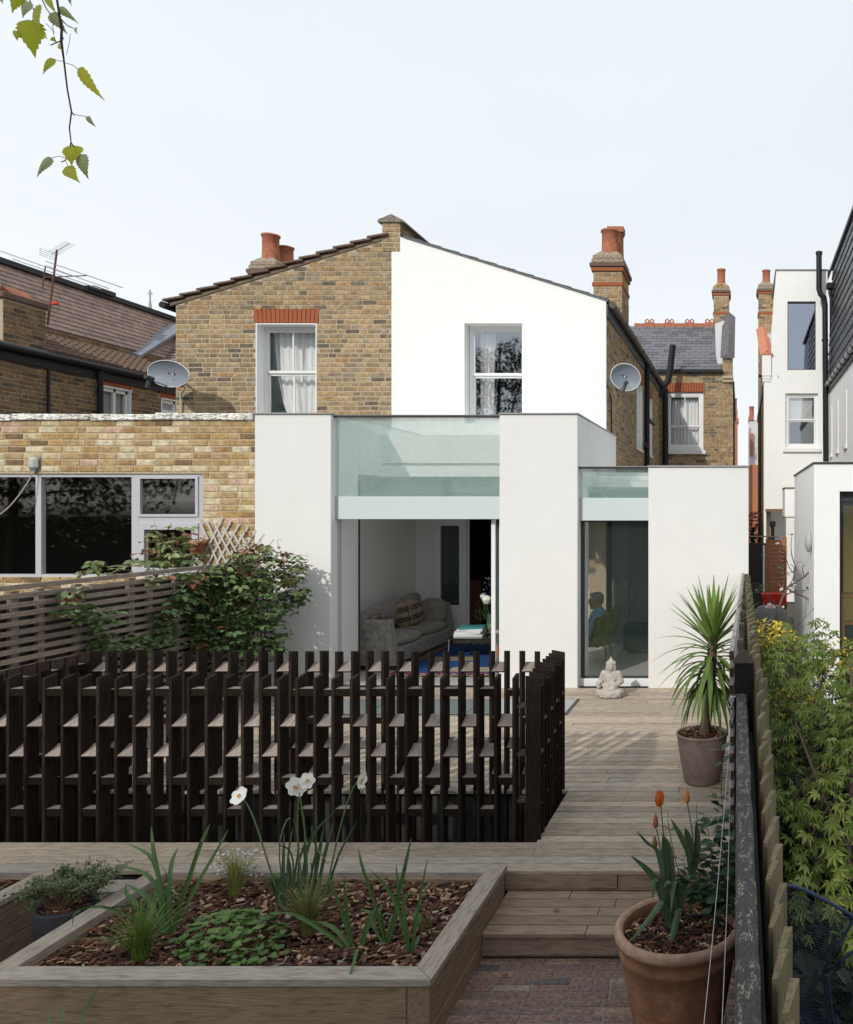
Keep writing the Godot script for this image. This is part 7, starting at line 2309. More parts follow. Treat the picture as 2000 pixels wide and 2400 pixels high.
func tuft(called: String, label: String, cat: String, at: Vector3, n: int, h: float, spread: float, w: float, cols: Array, m: Material) -> void:   # a clump of fine blades
	var o := thing(called, label, cat, at)
	var st := mb()
	for i in n:
		var a := R(0, TAU); var q := sqrt(R(0, 1))
		var l := h * R(0.45, 1.0)
		var base := Vector3(cos(a), 0, sin(a)) * q * spread * 0.22
		var out := Vector3(cos(a + R(-0.5, 0.5)), 0, sin(a + R(-0.5, 0.5))) * spread * q * R(0.6, 1.3)
		var c: Array = cols[rng.randi() % cols.size()]
		var f := R(0.75, 1.2)
		st.set_color(Color(c[0] * f, c[1] * f, c[2] * f))
		var tip := base + out + Vector3(0, l * (1.0 - 0.35 * q), 0)
		var p := []; var ws := []
		for k in 5:
			var t := k / 4.0
			p.append(base + Vector3(out.x * t * t, (tip.y) * (1.4 * t - 0.4 * t * t), out.z * t * t))
			ws.append(w * (1.0 - 0.85 * t))
		blade(st, p, ws, Vector3(-sin(a), 0, cos(a)), 0.2)
	stuff(put(o, "blades", fin(st), m))
func leaf_mesh(l: float, w: float, fold: float, droop: float, seg := 3) -> ArrayMesh:   # an oval leaf from the origin along -z
	var st := mb()
	var pts := []; var ws := []
	for k in seg + 1:
		var t := float(k) / seg
		pts.append(Vector3(0, -droop * t * t * l, -l * t))
		ws.append(maxf(0.0015, w * pow(sin(PI * clampf(t * 0.92 + 0.04, 0, 1)), 0.8)))
	blade(st, pts, ws, Vector3.RIGHT, fold)
	return fin(st)
func palmate_mesh(l: float, droop: float) -> ArrayMesh:   # a maple leaf: seven pointed lobes
	var st := mb()
	var angs := [-2.05, -1.35, -0.66, 0.0, 0.66, 1.35, 2.05]
	var lens := [0.42, 0.72, 0.93, 1.0, 0.93, 0.72, 0.42]
	for i in 7:
		var a: float = angs[i]
		var f := Vector3(sin(a), 0, -cos(a)); var s := Vector3(cos(a), 0, sin(a))
		var ll: float = lens[i] * l
		var p0 := Vector3.ZERO; var p1 := f * ll * 0.5 + Vector3(0, 0.03 * l - droop * ll * 0.15, 0); var p2 := f * ll - Vector3(0, droop * ll * 0.55, 0)
		var w := ll * 0.135
		var lift := Vector3(0, w * 0.45, 0)
		quad(st, p0, p1 + s * w + lift, p2, p1)
		quad(st, p0, p1, p2, p1 - s * w + lift)
	return fin(st)
func serrate_mesh(ps: Array, hw: float, bend: Vector3, side: Vector3) -> ArrayMesh:   # a birch leaf between two points: toothed rhomboid
	var st := mb()
	var a: Vector3 = ps[0]; var b: Vector3 = ps[1]
	var f := b - a
	var s := (side - f.normalized() * side.dot(f.normalized())).normalized()
	var prof := [[0.0, 0.06], [0.03, 0.62], [0.11, 0.95], [0.135, 0.80], [0.22, 1.04], [0.25, 0.86], [0.34, 0.98], [0.37, 0.78], [0.47, 0.80], [0.50, 0.61], [0.60, 0.58], [0.63, 0.41], [0.74, 0.36], [0.77, 0.22], [0.88, 0.12], [1.0, 0.0]]
	for i in prof.size() - 1:
		var t0: float = prof[i][0]; var t1: float = prof[i + 1][0]; var w0: float = prof[i][1] * hw; var w1: float = prof[i + 1][1] * hw
		var c0 := a + f * t0 + bend * 4 * t0 * (1 - t0); var c1 := a + f * t1 + bend * 4 * t1 * (1 - t1)
		var k := bend.normalized() * -0.22
		quad(st, c0, c0 + s * w0 + k * w0, c1 + s * w1 + k * w1, c1)
		quad(st, c0 - s * w0 + k * w0, c0, c1, c1 - s * w1 + k * w1)
	return fin(st)

func narcissus(parent: Node3D, c: Vector3, face: Vector3, r: float, open := 1.0) -> void:
	var pm := leafmat("white_petal", lin(0.86, 0.86, 0.83), 0.5, 0.6)
	var bas := Basis.looking_at(face, Vector3.UP)
	var o := Node3D.new()
	o.name = "flower"
	o.transform = Transform3D(bas, c)
	parent.add_child(o, true)
	for k in 6:
		var a := TAU * k / 6.0 + 0.2
		var st := mb()
		var dir := Vector3(cos(a), sin(a), 0); var s := Vector3(-sin(a), cos(a), 0)
		var back := Vector3(0, 0, 0.25 * (1.0 - open))
		var pts := []; var ws := []
		for j in 6:
			var t := j / 5.0
			pts.append(dir * r * t * (0.55 + 0.45 * open) + Vector3(0, 0, (0.10 * sin(t * 2.5) - (1.0 - open) * t * 0.9) * r))
			ws.append(r * 0.50 * pow(sin(PI * clampf(0.14 + t * 0.80, 0, 1)), 0.75))
		blade(st, pts, ws, s, R(-0.12, 0.18))
		put(o, "petal", fin(st), pm)
	var st := mb()
	lathe(st, [Vector2(r * 0.05, 0), Vector2(r * 0.16, r * 0.10), Vector2(r * 0.19, r * 0.15)], Vector3.ZERO, 12)
	put(o, "cup", fin(st), mat("cup_yellow", lin(0.62, 0.34, 0.03), 0.6), Transform3D(Basis(Vector3.RIGHT, -PI / 2), Vector3.ZERO))

func plants() -> void:
	var blue := leafmat("daffodil_leaf", lin(0.065, 0.115, 0.065), 0.25)
	var green := leafmat("strap_leaf", lin(0.06, 0.12, 0.03), 0.3)
	var stem := mat("flower_stem", lin(0.10, 0.16, 0.06), 0.5)
	var o := thing("daffodil_clump", "tall clump of white pheasant-eye daffodils in the middle of the front planter", "daffodils", P(700, 2135, 4.19))
	o.position = Vector3.ZERO
	for l in [[[[660, 2135], [664, 2050], [666, 1949]], 0.9], [[[672, 2135], [676, 2010], [688, 1935]], 0.8], [[[668, 2130], [652, 2110], [658, 2060], [690, 2040]], 0.9], [[[715, 2125], [716, 2000], [714, 1913]], 0.75], [[[738, 2120], [741, 1990], [743, 1836]], 0.7], [[[728, 2120], [745, 2020], [760, 1928]], 0.9], [[[742, 2110], [760, 2010], [782, 1927]], 0.9], [[[700, 2125], [728, 1970], [788, 1898]], 0.8], [[[768, 2100], [792, 2010], [840, 1919]], 0.55], [[[668, 2110], [655, 1990], [672, 1924], [690, 1926], [700, 1985]], 0.55], [[[690, 2110], [686, 2010], [660, 1982], [604, 1992]], 0.5], [[[705, 2115], [700, 2030], [722, 1965], [740, 1980], [744, 2000]], 0.6], [[[722, 2120], [730, 2050], [745, 1995], [770, 2030]], 0.6], [[[750, 2110], [778, 2050], [790, 2018]], 0.8], [[[752, 2110], [770, 2080], [772, 2055]], 0.8], [[[680, 2130], [690, 2060], [700, 1995], [696, 1960]], 0.8], [[[733, 2115], [718, 2040], [712, 1990], [690, 1995]], 0.7], [[[745, 2115], [735, 2060], [728, 2010]], 0.7], [[[710, 2125], [735, 2080], [742, 1990]], 0.8], [[[760, 2105], [785, 2035], [800, 1990]], 0.6], [[[690, 2130], [682, 2060], [678, 2010]], 0.85], [[[655, 2135], [648, 2100], [652, 2070]], 0.9]]:
		strap(o, "leaf", l[0], 4.2, 4.2 + R(-0.12, 0.12), 0.0095 * l[1], blue)
	for s in [[[[662, 2130], [622, 2000], [590, 1905], [566, 1868]], Vector3(-0.25, 0.65, 0.8), 0.048, 0.75], [[[722, 2110], [718, 1980], [704, 1870], [697, 1842]], Vector3(0.05, -0.1, 1.0), 0.050, 1.0], [[[712, 2120], [698, 1960], [702, 1860], [718, 1830]], Vector3(0.8, 0.25, 0.6), 0.038, 1.0], [[[762, 2100], [795, 1950], [822, 1860], [842, 1828]], Vector3(1.0, -0.05, 0.12), 0.044, 0.8]]:
		var pts := stalk(o, "stem", s[0], 4.15, 0.005, stem)
		narcissus(o, pts[8] + (s[1] as Vector3).normalized() * 0.012, s[1].normalized(), s[2] * 1.12, s[3])
	var b1 := thing("bulb_plant", "leafy bulb plant at the planter's right with one blade over the front cap", "bulb plant", Vector3.ZERO)
	for l in [[[830, 2243], [800, 2192], [765, 2166], [727, 2158]], [[832, 2245], [818, 2180], [806, 2048]], [[838, 2250], [850, 2200], [868, 2142]], [[842, 2246], [862, 2170], [884, 2118]], [[834, 2244], [770, 2190], [700, 2148], [650, 2138]], [[828, 2240], [800, 2130], [772, 2060], [771, 2050]]]:
		strap(b1, "leaf", l, 3.86, 3.95, 0.0095, green)
	strap(b1, "leaf", [[838, 2262], [838, 2222], [828, 2260], [811, 2312]], 3.80, 3.54, 0.0085, green)
	var b2 := thing("bulb_plant", "leafy bulb plant close to the planter's right cap board", "bulb plant", Vector3.ZERO)
	for l in [[[960, 2240], [940, 2150], [915, 2090], [868, 2038]], [[962, 2240], [950, 2160], [948, 2105], [972, 2092], [992, 2090]], [[965, 2240], [980, 2140], [1003, 2008]], [[966, 2238], [975, 2150], [976, 2140]], [[970, 2230], [985, 2190]], [[964, 2240], [984, 2146], [1008, 2175], [1029, 2242]]]:
		strap(b2, "leaf", l, 3.86, 3.95, 0.0095, green)
	var b3 := thing("bulb_plant", "tall bulb foliage at the planter's back right", "bulb plant", Vector3.ZERO)
	for l in [[[906, 2220], [880, 2120], [850, 2030], [840, 1984]], [[906, 2220], [895, 2150], [870, 2140], [846, 2130]], [[910, 2215], [928, 2130], [950, 2030], [965, 1961]], [[908, 2215], [915, 2160], [914, 2150]], [[903, 2218], [882, 2180], [876, 2160], [890, 2130], [902, 2115]], [[908, 2215], [935, 2120], [928, 2025]]]:
		strap(b3, "leaf", l, 3.93, 4.05, 0.0095, green)
	var b4 := thing("bulb_plant", "arching bulb leaves at the planter's left rising past the balustrade", "bulb plant", Vector3.ZERO)
	for l in [[[396, 2192], [378, 2080], [355, 2010], [300, 1978]], [[396, 2190], [376, 2070], [360, 1990], [355, 1936]], [[400, 2188], [438, 2075], [470, 1980], [493, 1931]], [[405, 2190], [465, 2070], [500, 2010], [536, 1943]], [[395, 2182], [398, 2070], [404, 2020], [418, 1986]], [[390, 2175], [362, 2070], [320, 2040], [268, 2029]], [[394, 2190], [350, 2110], [318, 2085], [294, 2072]], [[396, 2192], [402, 2120], [385, 2075], [372, 2130]], [[402, 2192], [425, 2120], [440, 2080], [460, 2040]], [[392, 2190], [352, 2150], [300, 2100], [296, 2072]]]:
		strap(b4, "leaf", l, 4.02, 4.15, 0.010, green)
	strap(b4, "leaf", [[380, 2190], [310, 2150], [240, 2125], [180, 2137], [170, 2170]], 3.95, 3.85, 0.007, green)
	strap(b4, "leaf", [[380, 2180], [330, 2130], [270, 2125], [225, 2129]], 3.95, 3.85, 0.006, green)
	var gm := leafmat("grass_blade", lin(1, 1, 1), 0.25)
	tuft("grass_tuft", "fresh green grass tuft at the left of the front planter", "grass tuft", Vector3(P(328, 2245, 3.8).x, 0.012, -3.8), 230, 0.34, 0.17, 0.0026, [[0.13, 0.21, 0.04], [0.17, 0.25, 0.05], [0.09, 0.16, 0.03]], gm)
	tuft("grass_tuft", "upright yellow-green grass tuft at the back of the planter before the white blossom", "grass tuft", Vector3(P(552, 2105, 4.42).x, 0.012, -4.42), 200, 0.33, 0.13, 0.0024, [[0.24, 0.28, 0.07], [0.30, 0.31, 0.10], [0.16, 0.22, 0.06], [0.38, 0.30, 0.14]], gm)
	tuft("grass_tuft", "fine green grass tuft in front of the daffodil clump", "grass tuft", Vector3(P(722, 2168, 4.02).x, 0.012, -4.02), 240, 0.36, 0.14, 0.0024, [[0.13, 0.20, 0.045], [0.18, 0.23, 0.06], [0.26, 0.20, 0.08]], gm)
	tuft("grass_tuft", "dry straw-coloured grass tuft near the planter's right cap", "grass tuft", Vector3(P(990, 2165, 4.05).x, 0.012, -4.05), 40, 0.16, 0.10, 0.002, [[0.30, 0.22, 0.12], [0.24, 0.18, 0.09]], gm)
	tuft("grass_tuft", "low green feathery tuft at the planter's back left of the daffodils", "grass tuft", Vector3(P(655, 2075, 4.5).x, 0.012, -4.5), 120, 0.13, 0.13, 0.003, [[0.06, 0.12, 0.03], [0.10, 0.16, 0.05]], gm)
	tuft("grass_tuft", "small green tuft beside the cap board, left rear of the planter", "grass tuft", Vector3(P(385, 2110, 4.3).x, 0.012, -4.3), 110, 0.12, 0.14, 0.003, [[0.07, 0.13, 0.03], [0.11, 0.16, 0.05]], gm)
	o = thing("stray_grass", "three loose grass blades in front of the planter at lower left", "grass blades", Vector3.ZERO)
	strap(o, "blade", [[185, 2410], [200, 2370], [236, 2305]], 3.3, 3.4, 0.006, green)
	strap(o, "blade", [[146, 2410], [148, 2380], [149, 2356]], 3.3, 3.4, 0.004, green)
	strap(o, "blade", [[116, 2410], [116, 2390], [115, 2370]], 3.3, 3.4, 0.004, green)
	# white blossom behind the planter
	o = thing("blossom_sprig", "low plant covered in tiny white flowers at the planter's back edge", "flowers", Vector3(P(555, 2060, 4.56).x, 0.03, -4.56))
	var st := mb()
	for k in 90: ball(st, Vector3(R(-0.13, 0.13), R(0.02, 0.17), R(-0.05, 0.05)), Vector3(0.0075, 0.005, 0.0075) * R(0.7, 1.2), Basis(), 3, 5)
	stuff(put(o, "blossom", fin(st), mat("blossom_white", lin(0.72, 0.70, 0.76), 0.7)))
	st = mb()
	for k in 60: tube(st, [Vector3(R(-0.03, 0.03), 0, R(-0.02, 0.02)), Vector3(R(-0.13, 0.13), R(0.05, 0.17), R(-0.05, 0.05))], [0.0012], 3, false)
	stuff(put(o, "stems", fin(st), stem))
	# columbine
	o = thing("columbine", "low mound of scalloped bright green columbine leaves in the front planter", "ground cover plant", Vector3.ZERO)
	var fan := mb()
	for k in 3:
		var a := (k - 1) * 0.95
		for j in 3:
			var b := a + (j - 1) * 0.30
			var f := Vector3(sin(b), 0, -cos(b)); var s := Vector3(cos(b), 0, sin(b))
			var l := 0.034 * (1.0 if j == 1 else 0.9)
			quad(fan, Vector3.ZERO, f * l * 0.72 + s * l * 0.24 + Vector3(0, 0.004, 0), f * l, f * l * 0.72 - s * l * 0.24 + Vector3(0, 0.004, 0))
	var fm := fin(fan)
	var cm := []
	for k in 3: cm.append(leafmat("columbine_leaf_%d" % k, lin(0.08 + 0.03 * k, 0.15 + 0.035 * k, 0.04 + 0.008 * k), 0.25))
	st = mb()
	var made := 0
	while made < 190:
		var u := R(-1, 1); var v := R(-1, 1)
		if u * u + v * v > 1.0: continue
		var px := 545 + 135 * u + v * -20; var py := 2185 + 68 * v
		if px < 440 and py < 2180: continue
		var d := 2.105 * F / (py - 1196.0 + 25)
		var g := P(px, py, d)
		g.y = 0.03 + 0.09 * (1.0 - u * u - v * v) + R(-0.015, 0.02)
		var tilt := Basis(Vector3.UP, R(0, TAU)) * Basis(Vector3.RIGHT, R(-0.55, 0.2))
		put(o, "leaf", fm, cm[rng.randi() % 3], Transform3D(tilt.scaled(Vector3.ONE * R(0.75, 1.25)), g))
		if made % 3 == 0: tube(st, [Vector3(g.x * 0.7 + P(545, 2190, 3.95).x * 0.3, 0.0, g.z), g], [0.0012], 3, false)
		made += 1
	stuff(put(o, "stems", fin(st), stem))
	# woody herb in the charcoal pot
	o = thing("woody_herb", "wind-swept woody thyme bush in the charcoal pot", "shrub", Vector3(-3.615, 0.0, -4.30))
	st = mb()
	var xs := []; var cs := []
	for k in 70:
		var tip := Vector3(R(-0.27, 0.27), R(0.09, 0.20), R(-0.16, 0.16))
		if tip.x < -0.16: tip.y = R(-0.02, 0.1)
		if tip.length() > 0.31: tip *= 0.31 / tip.length()
		var b := Vector3(-0.03 + R(-0.03, 0.03), 0.0, R(-0.03, 0.05))
		var mid := b.lerp(tip, 0.55) + Vector3(R(-0.03, 0.03), 0.03, R(-0.03, 0.03))
		tube(st, [b, mid, tip], [0.0032, 0.0018, 0.001], 4, false)
		for j in 52:
			var p := mid.lerp(tip, R(0.05, 1.08)) + Vector3(R(-0.018, 0.018), R(-0.012, 0.02), R(-0.018, 0.018))
			xs.append(Transform3D((Basis(Vector3.UP, R(0, TAU)) * Basis(Vector3.RIGHT, R(-0.3, 1.2))).scaled(Vector3.ONE * R(0.7, 1.3)), p))
			var f := R(0.7, 1.3)
			cs.append(Color(0.11 * f, 0.14 * f, 0.06 * f))
	put(o, "twigs", fin(st), mat("twig_brown", lin(0.19, 0.12, 0.075), 0.85))
	multi(o, "foliage", leaf_mesh(0.016, 0.0046, 0.2, 0.2, 2), leafmat("herb_leaf", lin(1, 1, 1), 0.2), xs, cs)
	tulips()
	yucca()
	rose()
	maple()
	apple()

func tulips() -> void:
	var gl := leafmat("tulip_leaf", lin(0.095, 0.155, 0.08), 0.25)
	var stem := mat("tulip_stem", lin(0.11, 0.17, 0.07), 0.5)
	var o := thing("tulips", "orange tulips with broad leaves, one open and three in bud, in the terracotta pot", "tulips", Vector3.ZERO)
	var d := 3.5
	for l in [[[1566, 2170], [1545, 2080], [1520, 2040], [1478, 2005]], [[1572, 2175], [1550, 2010], [1520, 1975], [1492, 1947]], [[1570, 2150], [1562, 2080], [1536, 2060], [1530, 2110]], [[1570, 2160], [1575, 2060], [1568, 1990], [1552, 1955]], [[1585, 2145], [1590, 2080], [1572, 2064], [1556, 2080]], [[1588, 2140], [1575, 2090], [1560, 2070]], [[1575, 2140], [1562, 2020], [1553, 1960]], [[1582, 2110], [1590, 2080], [1580, 2066], [1572, 2140]], [[1622, 2060], [1615, 2000], [1600, 1965], [1572, 1918]], [[1624, 2060], [1626, 2000], [1612, 1960], [1606, 1940]], [[1630, 2040], [1634, 1980], [1632, 1926]], [[1575, 2165], [1553, 2110], [1540, 2130], [1466, 2222]], [[1580, 2152], [1592, 2128], [1580, 2180], [1568, 2225]], [[1595, 2130], [1605, 2085], [1592, 2075]]]:
		strap(o, "leaf", l, d, d - 0.08, 0.0145, gl)
	for s in [[[1572, 2120], [1560, 2000], [1549, 1890]], [[1566, 2110], [1552, 2010], [1539, 1943]], [[1562, 2130], [1550, 2050], [1536, 1988]], [[1630, 2050], [1624, 1960], [1612, 1885]]]:
		stalk(o, "stem", s, d, 0.0042, stem)
	var om := leafmat("tulip_orange", lin(0.62, 0.13, 0.02), 0.35, 0.5)
	var f := P(1546, 1890, d) 
	for k in 6:
		var st := mb()
		var a := TAU * k / 6.0
		var dir := Vector3(cos(a), 0, sin(a))
		var pts := []; var ws := []
		for j in 6:
			var t := j / 5.0
			pts.append(f + dir * 0.0155 * sin(PI * clampf(0.15 + t * 0.62, 0, 1)) + Vector3(0, 0.068 * t, 0))
			ws.append(maxf(0.0008, 0.0125 * pow(sin(PI * clampf(0.12 + t * 0.85, 0, 1)), 0.8)))
		blade(st, pts, ws, Vector3(-sin(a), 0, cos(a)), -0.25)
		put(o, "petal", fin(st), om)
	for q in [[1537, 1942, 0.013, 0.070, lin(0.40, 0.12, 0.06)], [1535, 1988, 0.0125, 0.058, lin(0.22, 0.15, 0.04)], [1611, 1884, 0.0125, 0.070, lin(0.52, 0.18, 0.03)]]:
		var st := mb()
		lathe(st, [Vector2(0.003, 0), Vector2(q[2] * 0.9, q[3] * 0.18), Vector2(q[2], q[3] * 0.35), Vector2(q[2] * 0.6, q[3] * 0.7), Vector2(0.0008, q[3])], P(q[0], q[1], d), 10)
		put(o, "bud", fin(st), mat("bud_%d" % int(q[1]), q[4], 0.5))
	# honeysuckle that shares the pot, climbing by the fence
	var h := thing("climber", "dark leafy climber with paired leaves and red stems beside the black fence", "climbing plant", Vector3.ZERO)
	var hl := []
	for k in 3: hl.append(leafmat("climber_leaf_%d" % k, lin(0.035 + 0.014 * k, 0.075 + 0.02 * k, 0.04 + 0.006 * k), 0.2))
	var lm := leaf_mesh(0.055, 0.017, 0.25, 0.25, 4)
	var red := mat("red_stem", lin(0.13, 0.05, 0.04), 0.6)
	var n := 0
	var stems := [[[1600, 2075], [1580, 2000], [1565, 1920]], [[1650, 2060], [1642, 1980], [1632, 1905]], [[1640, 2090], [1612, 2060], [1604, 2035], [1604, 2022]], [[1665, 2130], [1690, 2060], [1700, 1980], [1690, 1850]], [[1670, 2130], [1700, 2060], [1715, 1990], [1708, 1900]], [[1660, 2120], [1670, 2040], [1662, 1960], [1655, 1930]], [[1680, 2120], [1715, 2080], [1728, 2010]], [[1650, 2110], [1640, 2050], [1625, 2000]], [[1670, 2110], [1690, 2090], [1690, 2000], [1680, 1930]], [[1690, 1860], [1694, 1780], [1690, 1755]], [[1640, 2115], [1620, 2085], [1590, 2080]], [[1665, 2100], [1720, 2100], [1732, 2060]], [[1660, 2110], [1680, 2130], [1715, 2135]]]
	for si in stems.size():
		var pts := stalk(h, "stem", stems[si], 3.60 if si < 3 else 3.55, 0.0022, red)
		var sparse := si < 3 or si == 9
		for k in (8 if sparse else 22):
			var t := (k + 0.5) / (8.0 if sparse else 22.0) * 8.0
			var i := mini(int(t), 7)
			var p: Vector3 = pts[i].lerp(pts[i + 1], t - i)
			for s in [-1.0, 1.0]:
				if sparse and (k % 3 != 0): continue
				var dir := Vector3(s * R(0.5, 1.0), R(-0.2, 0.9), R(-0.5, 0.7))
				put(h, "leaf", lm, hl[rng.randi() % 3], Transform3D((yaw_to(dir) * Basis(Vector3.BACK, R(-0.7, 0.7))).scaled(Vector3.ONE * R(0.6, 1.1)), p + (Vector3.ZERO if sparse else Vector3(R(-0.03, 0.03), R(-0.03, 0.03), R(-0.06, 0.06)))))
		if sparse:
			put(h, "shoot_tip", leaf_mesh(0.04, 0.009, 0.3, 0.0, 4), mat("mauve_tip", lin(0.12, 0.085, 0.09), 0.6), Transform3D(yaw_to(Vector3(0, 1, 0.1)), pts[8]))

func yucca() -> void:
	var o := thing("yucca", "spiky yucca with a single bare trunk and drooping lower leaves in the tapered pot", "yucca", Vector3(-0.309, 0, -6.32))
	var b := o.position
	var st := mb()
	var pts := []; var rs := []
	for k in 26:
		var t := k / 25.0
		pts.append(P(lerpf(1650, 1674, t) + 3 * sin(t * 4.0), lerpf(1725, 1488, t), 6.32) - b)
		rs.append(lerpf(0.043, 0.036, t) * (1.0 + 0.05 * (k % 2)))
	tube(st, pts, rs, 12)
	put(o, "trunk", fin(st), mat("yucca_bark", lin(0.20, 0.145, 0.10), 0.9, T.grain, Vector3(5, 9, 5), T.rough, 0.8))
	var ms := []
	for k in 4: ms.append(leafmat("yucca_leaf_%d" % k, lin(0.085 + 0.025 * k, 0.155 + 0.03 * k, 0.035 + 0.006 * k), 0.3, 0.4))
	var dry := mat("yucca_dry", lin(0.26, 0.20, 0.10), 0.8)
	for i in 124:
		var t := i / 123.0                                        # 0 = innermost, upright; 1 = lowest, hanging
		var az := i * 2.399 + R(-0.2, 0.2)
		var el := lerpf(1.45, -0.35, pow(t, 0.75)) + R(-0.12, 0.12)
		var foot: Vector3 = pts[25].lerp(pts[12], clampf(t * 1.2 - 0.2, 0, 1)) + Vector3(cos(az), 0, sin(az)) * 0.03
		var l := R(0.38, 0.50) * (1.0 if t < 0.8 else 0.95)
		var dir := Vector3(cos(az) * cos(el), sin(el), sin(az) * cos(el))
		var p := foot
		var lp := []; var ws := []
		var droop := lerpf(0.03, 0.62, smoothstep(0.2, 0.75, t)) * R(0.6, 1.3)
		for k in 8:
			var u := k / 7.0
			lp.append(p)
			ws.append(maxf(0.001, 0.0215 * minf(1.0, 0.55 + u * 2.2) * (1.0 - pow(u, 2.6))))
			dir = (dir + Vector3(0, -droop * 0.55, 0)).normalized()
			p += dir * l / 7.0
		st = mb()
		blade(st, lp, ws, Vector3(-sin(az), 0, cos(az)), 0.28)
		put(o, "leaf", fin(st), dry if t > 0.9 and R(0, 1) < 0.12 else ms[clampi(int(3.6 - t * 3.0 + R(-0.5, 0.8)), 0, 3)])

func rose() -> void:
	var o := thing("climbing_rose", "climbing rose bush with bronze young shoots spilling over the left fence", "rose bush", Vector3.ZERO)
	var xs := []; var cs := []
	var st := mb()
	var blobs := [[520, 1365, 8.9, 75, 55, 0.35, 1.0], [600, 1330, 9.0, 70, 50, 0.30, 0.9], [640, 1395, 9.1, 75, 70, 0.30, 1.1], [560, 1420, 8.8, 90, 75, 0.35, 1.3], [450, 1400, 8.6, 85, 70, 0.30, 0.9], [480, 1480, 8.6, 110, 70, 0.30, 1.2], [600, 1490, 8.9, 75, 60, 0.30, 0.9], [380, 1300, 8.7, 60, 45, 0.25, 0.35], [330, 1380, 8.3, 70, 70, 0.20, 0.5], [300, 1470, 8.0, 100, 60, 0.2, 0.45], [120, 1480, 7.2, 110, 60, 0.16, 0.35], [70, 1420, 6.9, 80, 50, 0.15, 0.25], [420, 1255, 8.9, 80, 30, 0.2, 0.22], [240, 1340, 7.9, 70, 30, 0.12, 0.2], [200, 1520, 7.6, 90, 40, 0.14, 0.3], [430, 1320, 8.9, 60, 35, 0.25, 0.5], [690, 1330, 9.3, 40, 40, 0.2, 0.4], [610, 1292, 9.1, 50, 26, 0.2, 0.3], [640, 1510, 9.1, 30, 40, 0.2, 0.3], [690, 1400, 9.2, 35, 40, 0.15, 0.35], [560, 1540, 8.7, 90, 40, 0.25, 0.5]]
	for b in blobs:
		var c := P(b[0], b[1], b[2])
		var n := int(118 * b[6])
		for i in n:
			var v := Vector3(R(-1, 1), R(-1, 1), R(-1, 1))
			if v.length() > 1.0: v = v.normalized() * R(0.5, 1.0)
			var p := c + Vector3(v.x * b[3] / F * b[2], v.y * b[4] / F * b[2], v.z * b[5])
			if p.z < -9.60 and p.x > -5.85: p.z = -9.58 + R(0, 0.3)
			if p.x < -5.8 and p.y < 1.5: p.x = -5.79 + R(0, 0.12)
			var bas := Basis(Vector3.UP, R(0, TAU)) * Basis(Vector3.RIGHT, R(-0.9, 0.4))
			var top := clampf((p.y - 1.25) / 0.8 + R(-0.35, 0.35), 0, 1)
			var g := Color(0.11, 0.175, 0.065).lerp(Color(0.36, 0.37, 0.17), top * R(0.4, 1.0))
			if R(0, 1) < 0.16 * top + 0.03: g = Color(0.19, 0.075, 0.045)
			g = g * R(0.7, 1.25)
			# a compound leaf: three leaflets
			for k in 3:
				var q := bas * Basis(Vector3.UP, (k - 1) * 1.25)
				xs.append(Transform3D(q.scaled(Vector3.ONE * R(0.75, 1.25)), p + q * Vector3(0, 0, -0.012)))
				cs.append(g * R(0.88, 1.12))
	for k in 46:
		var b: Array = blobs[k % 7]
		var a := P(lerpf(470, b[0], 0.6) + R(-60, 60), b[1] + R(80, 160), b[2])
		var e := P(b[0] + R(-60, 60), b[1] - R(10, 70), b[2] + R(-0.2, 0.2))
		if a.x < -5.8: a.x = -5.78
		tube(st, [a, a.lerp(e, 0.5) + Vector3(R(-0.08, 0.08), 0.06, R(-0.05, 0.1)), e], [0.008, 0.005, 0.003], 5, false)
	for q in [[362, 1222], [400, 1224], [463, 1250], [545, 1252], [590, 1250], [650, 1265], [668, 1290], [360, 1260], [570, 1230], [610, 1262]]:
		var e := P(q[0], q[1], 8.9); var a := P(q[0] + 30, q[1] + 110, 8.9)
		tube(st, [a, a.lerp(e, 0.6), e], [0.004, 0.003, 0.002], 4, false)
		for j in 9:
			var t := R(0.35, 1.0)
			xs.append(Transform3D((Basis(Vector3.UP, R(0, TAU)) * Basis(Vector3.RIGHT, R(-0.6, 0.8))).scaled(Vector3.ONE * R(0.6, 1.0)), a.lerp(e, t)))
			cs.append(Color(0.20, 0.085, 0.05) * R(0.8, 1.3) if R(0, 1) < 0.6 else Color(0.17, 0.17, 0.06))
	put(o, "stems", fin(st), mat("rose_stem", lin(0.14, 0.085, 0.05), 0.7))
	multi(o, "foliage", leaf_mesh(0.068, 0.024, 0.22, 0.25, 3), leafmat("rose_leaf", lin(1, 1, 1), 0.35, 0.4), xs, cs)

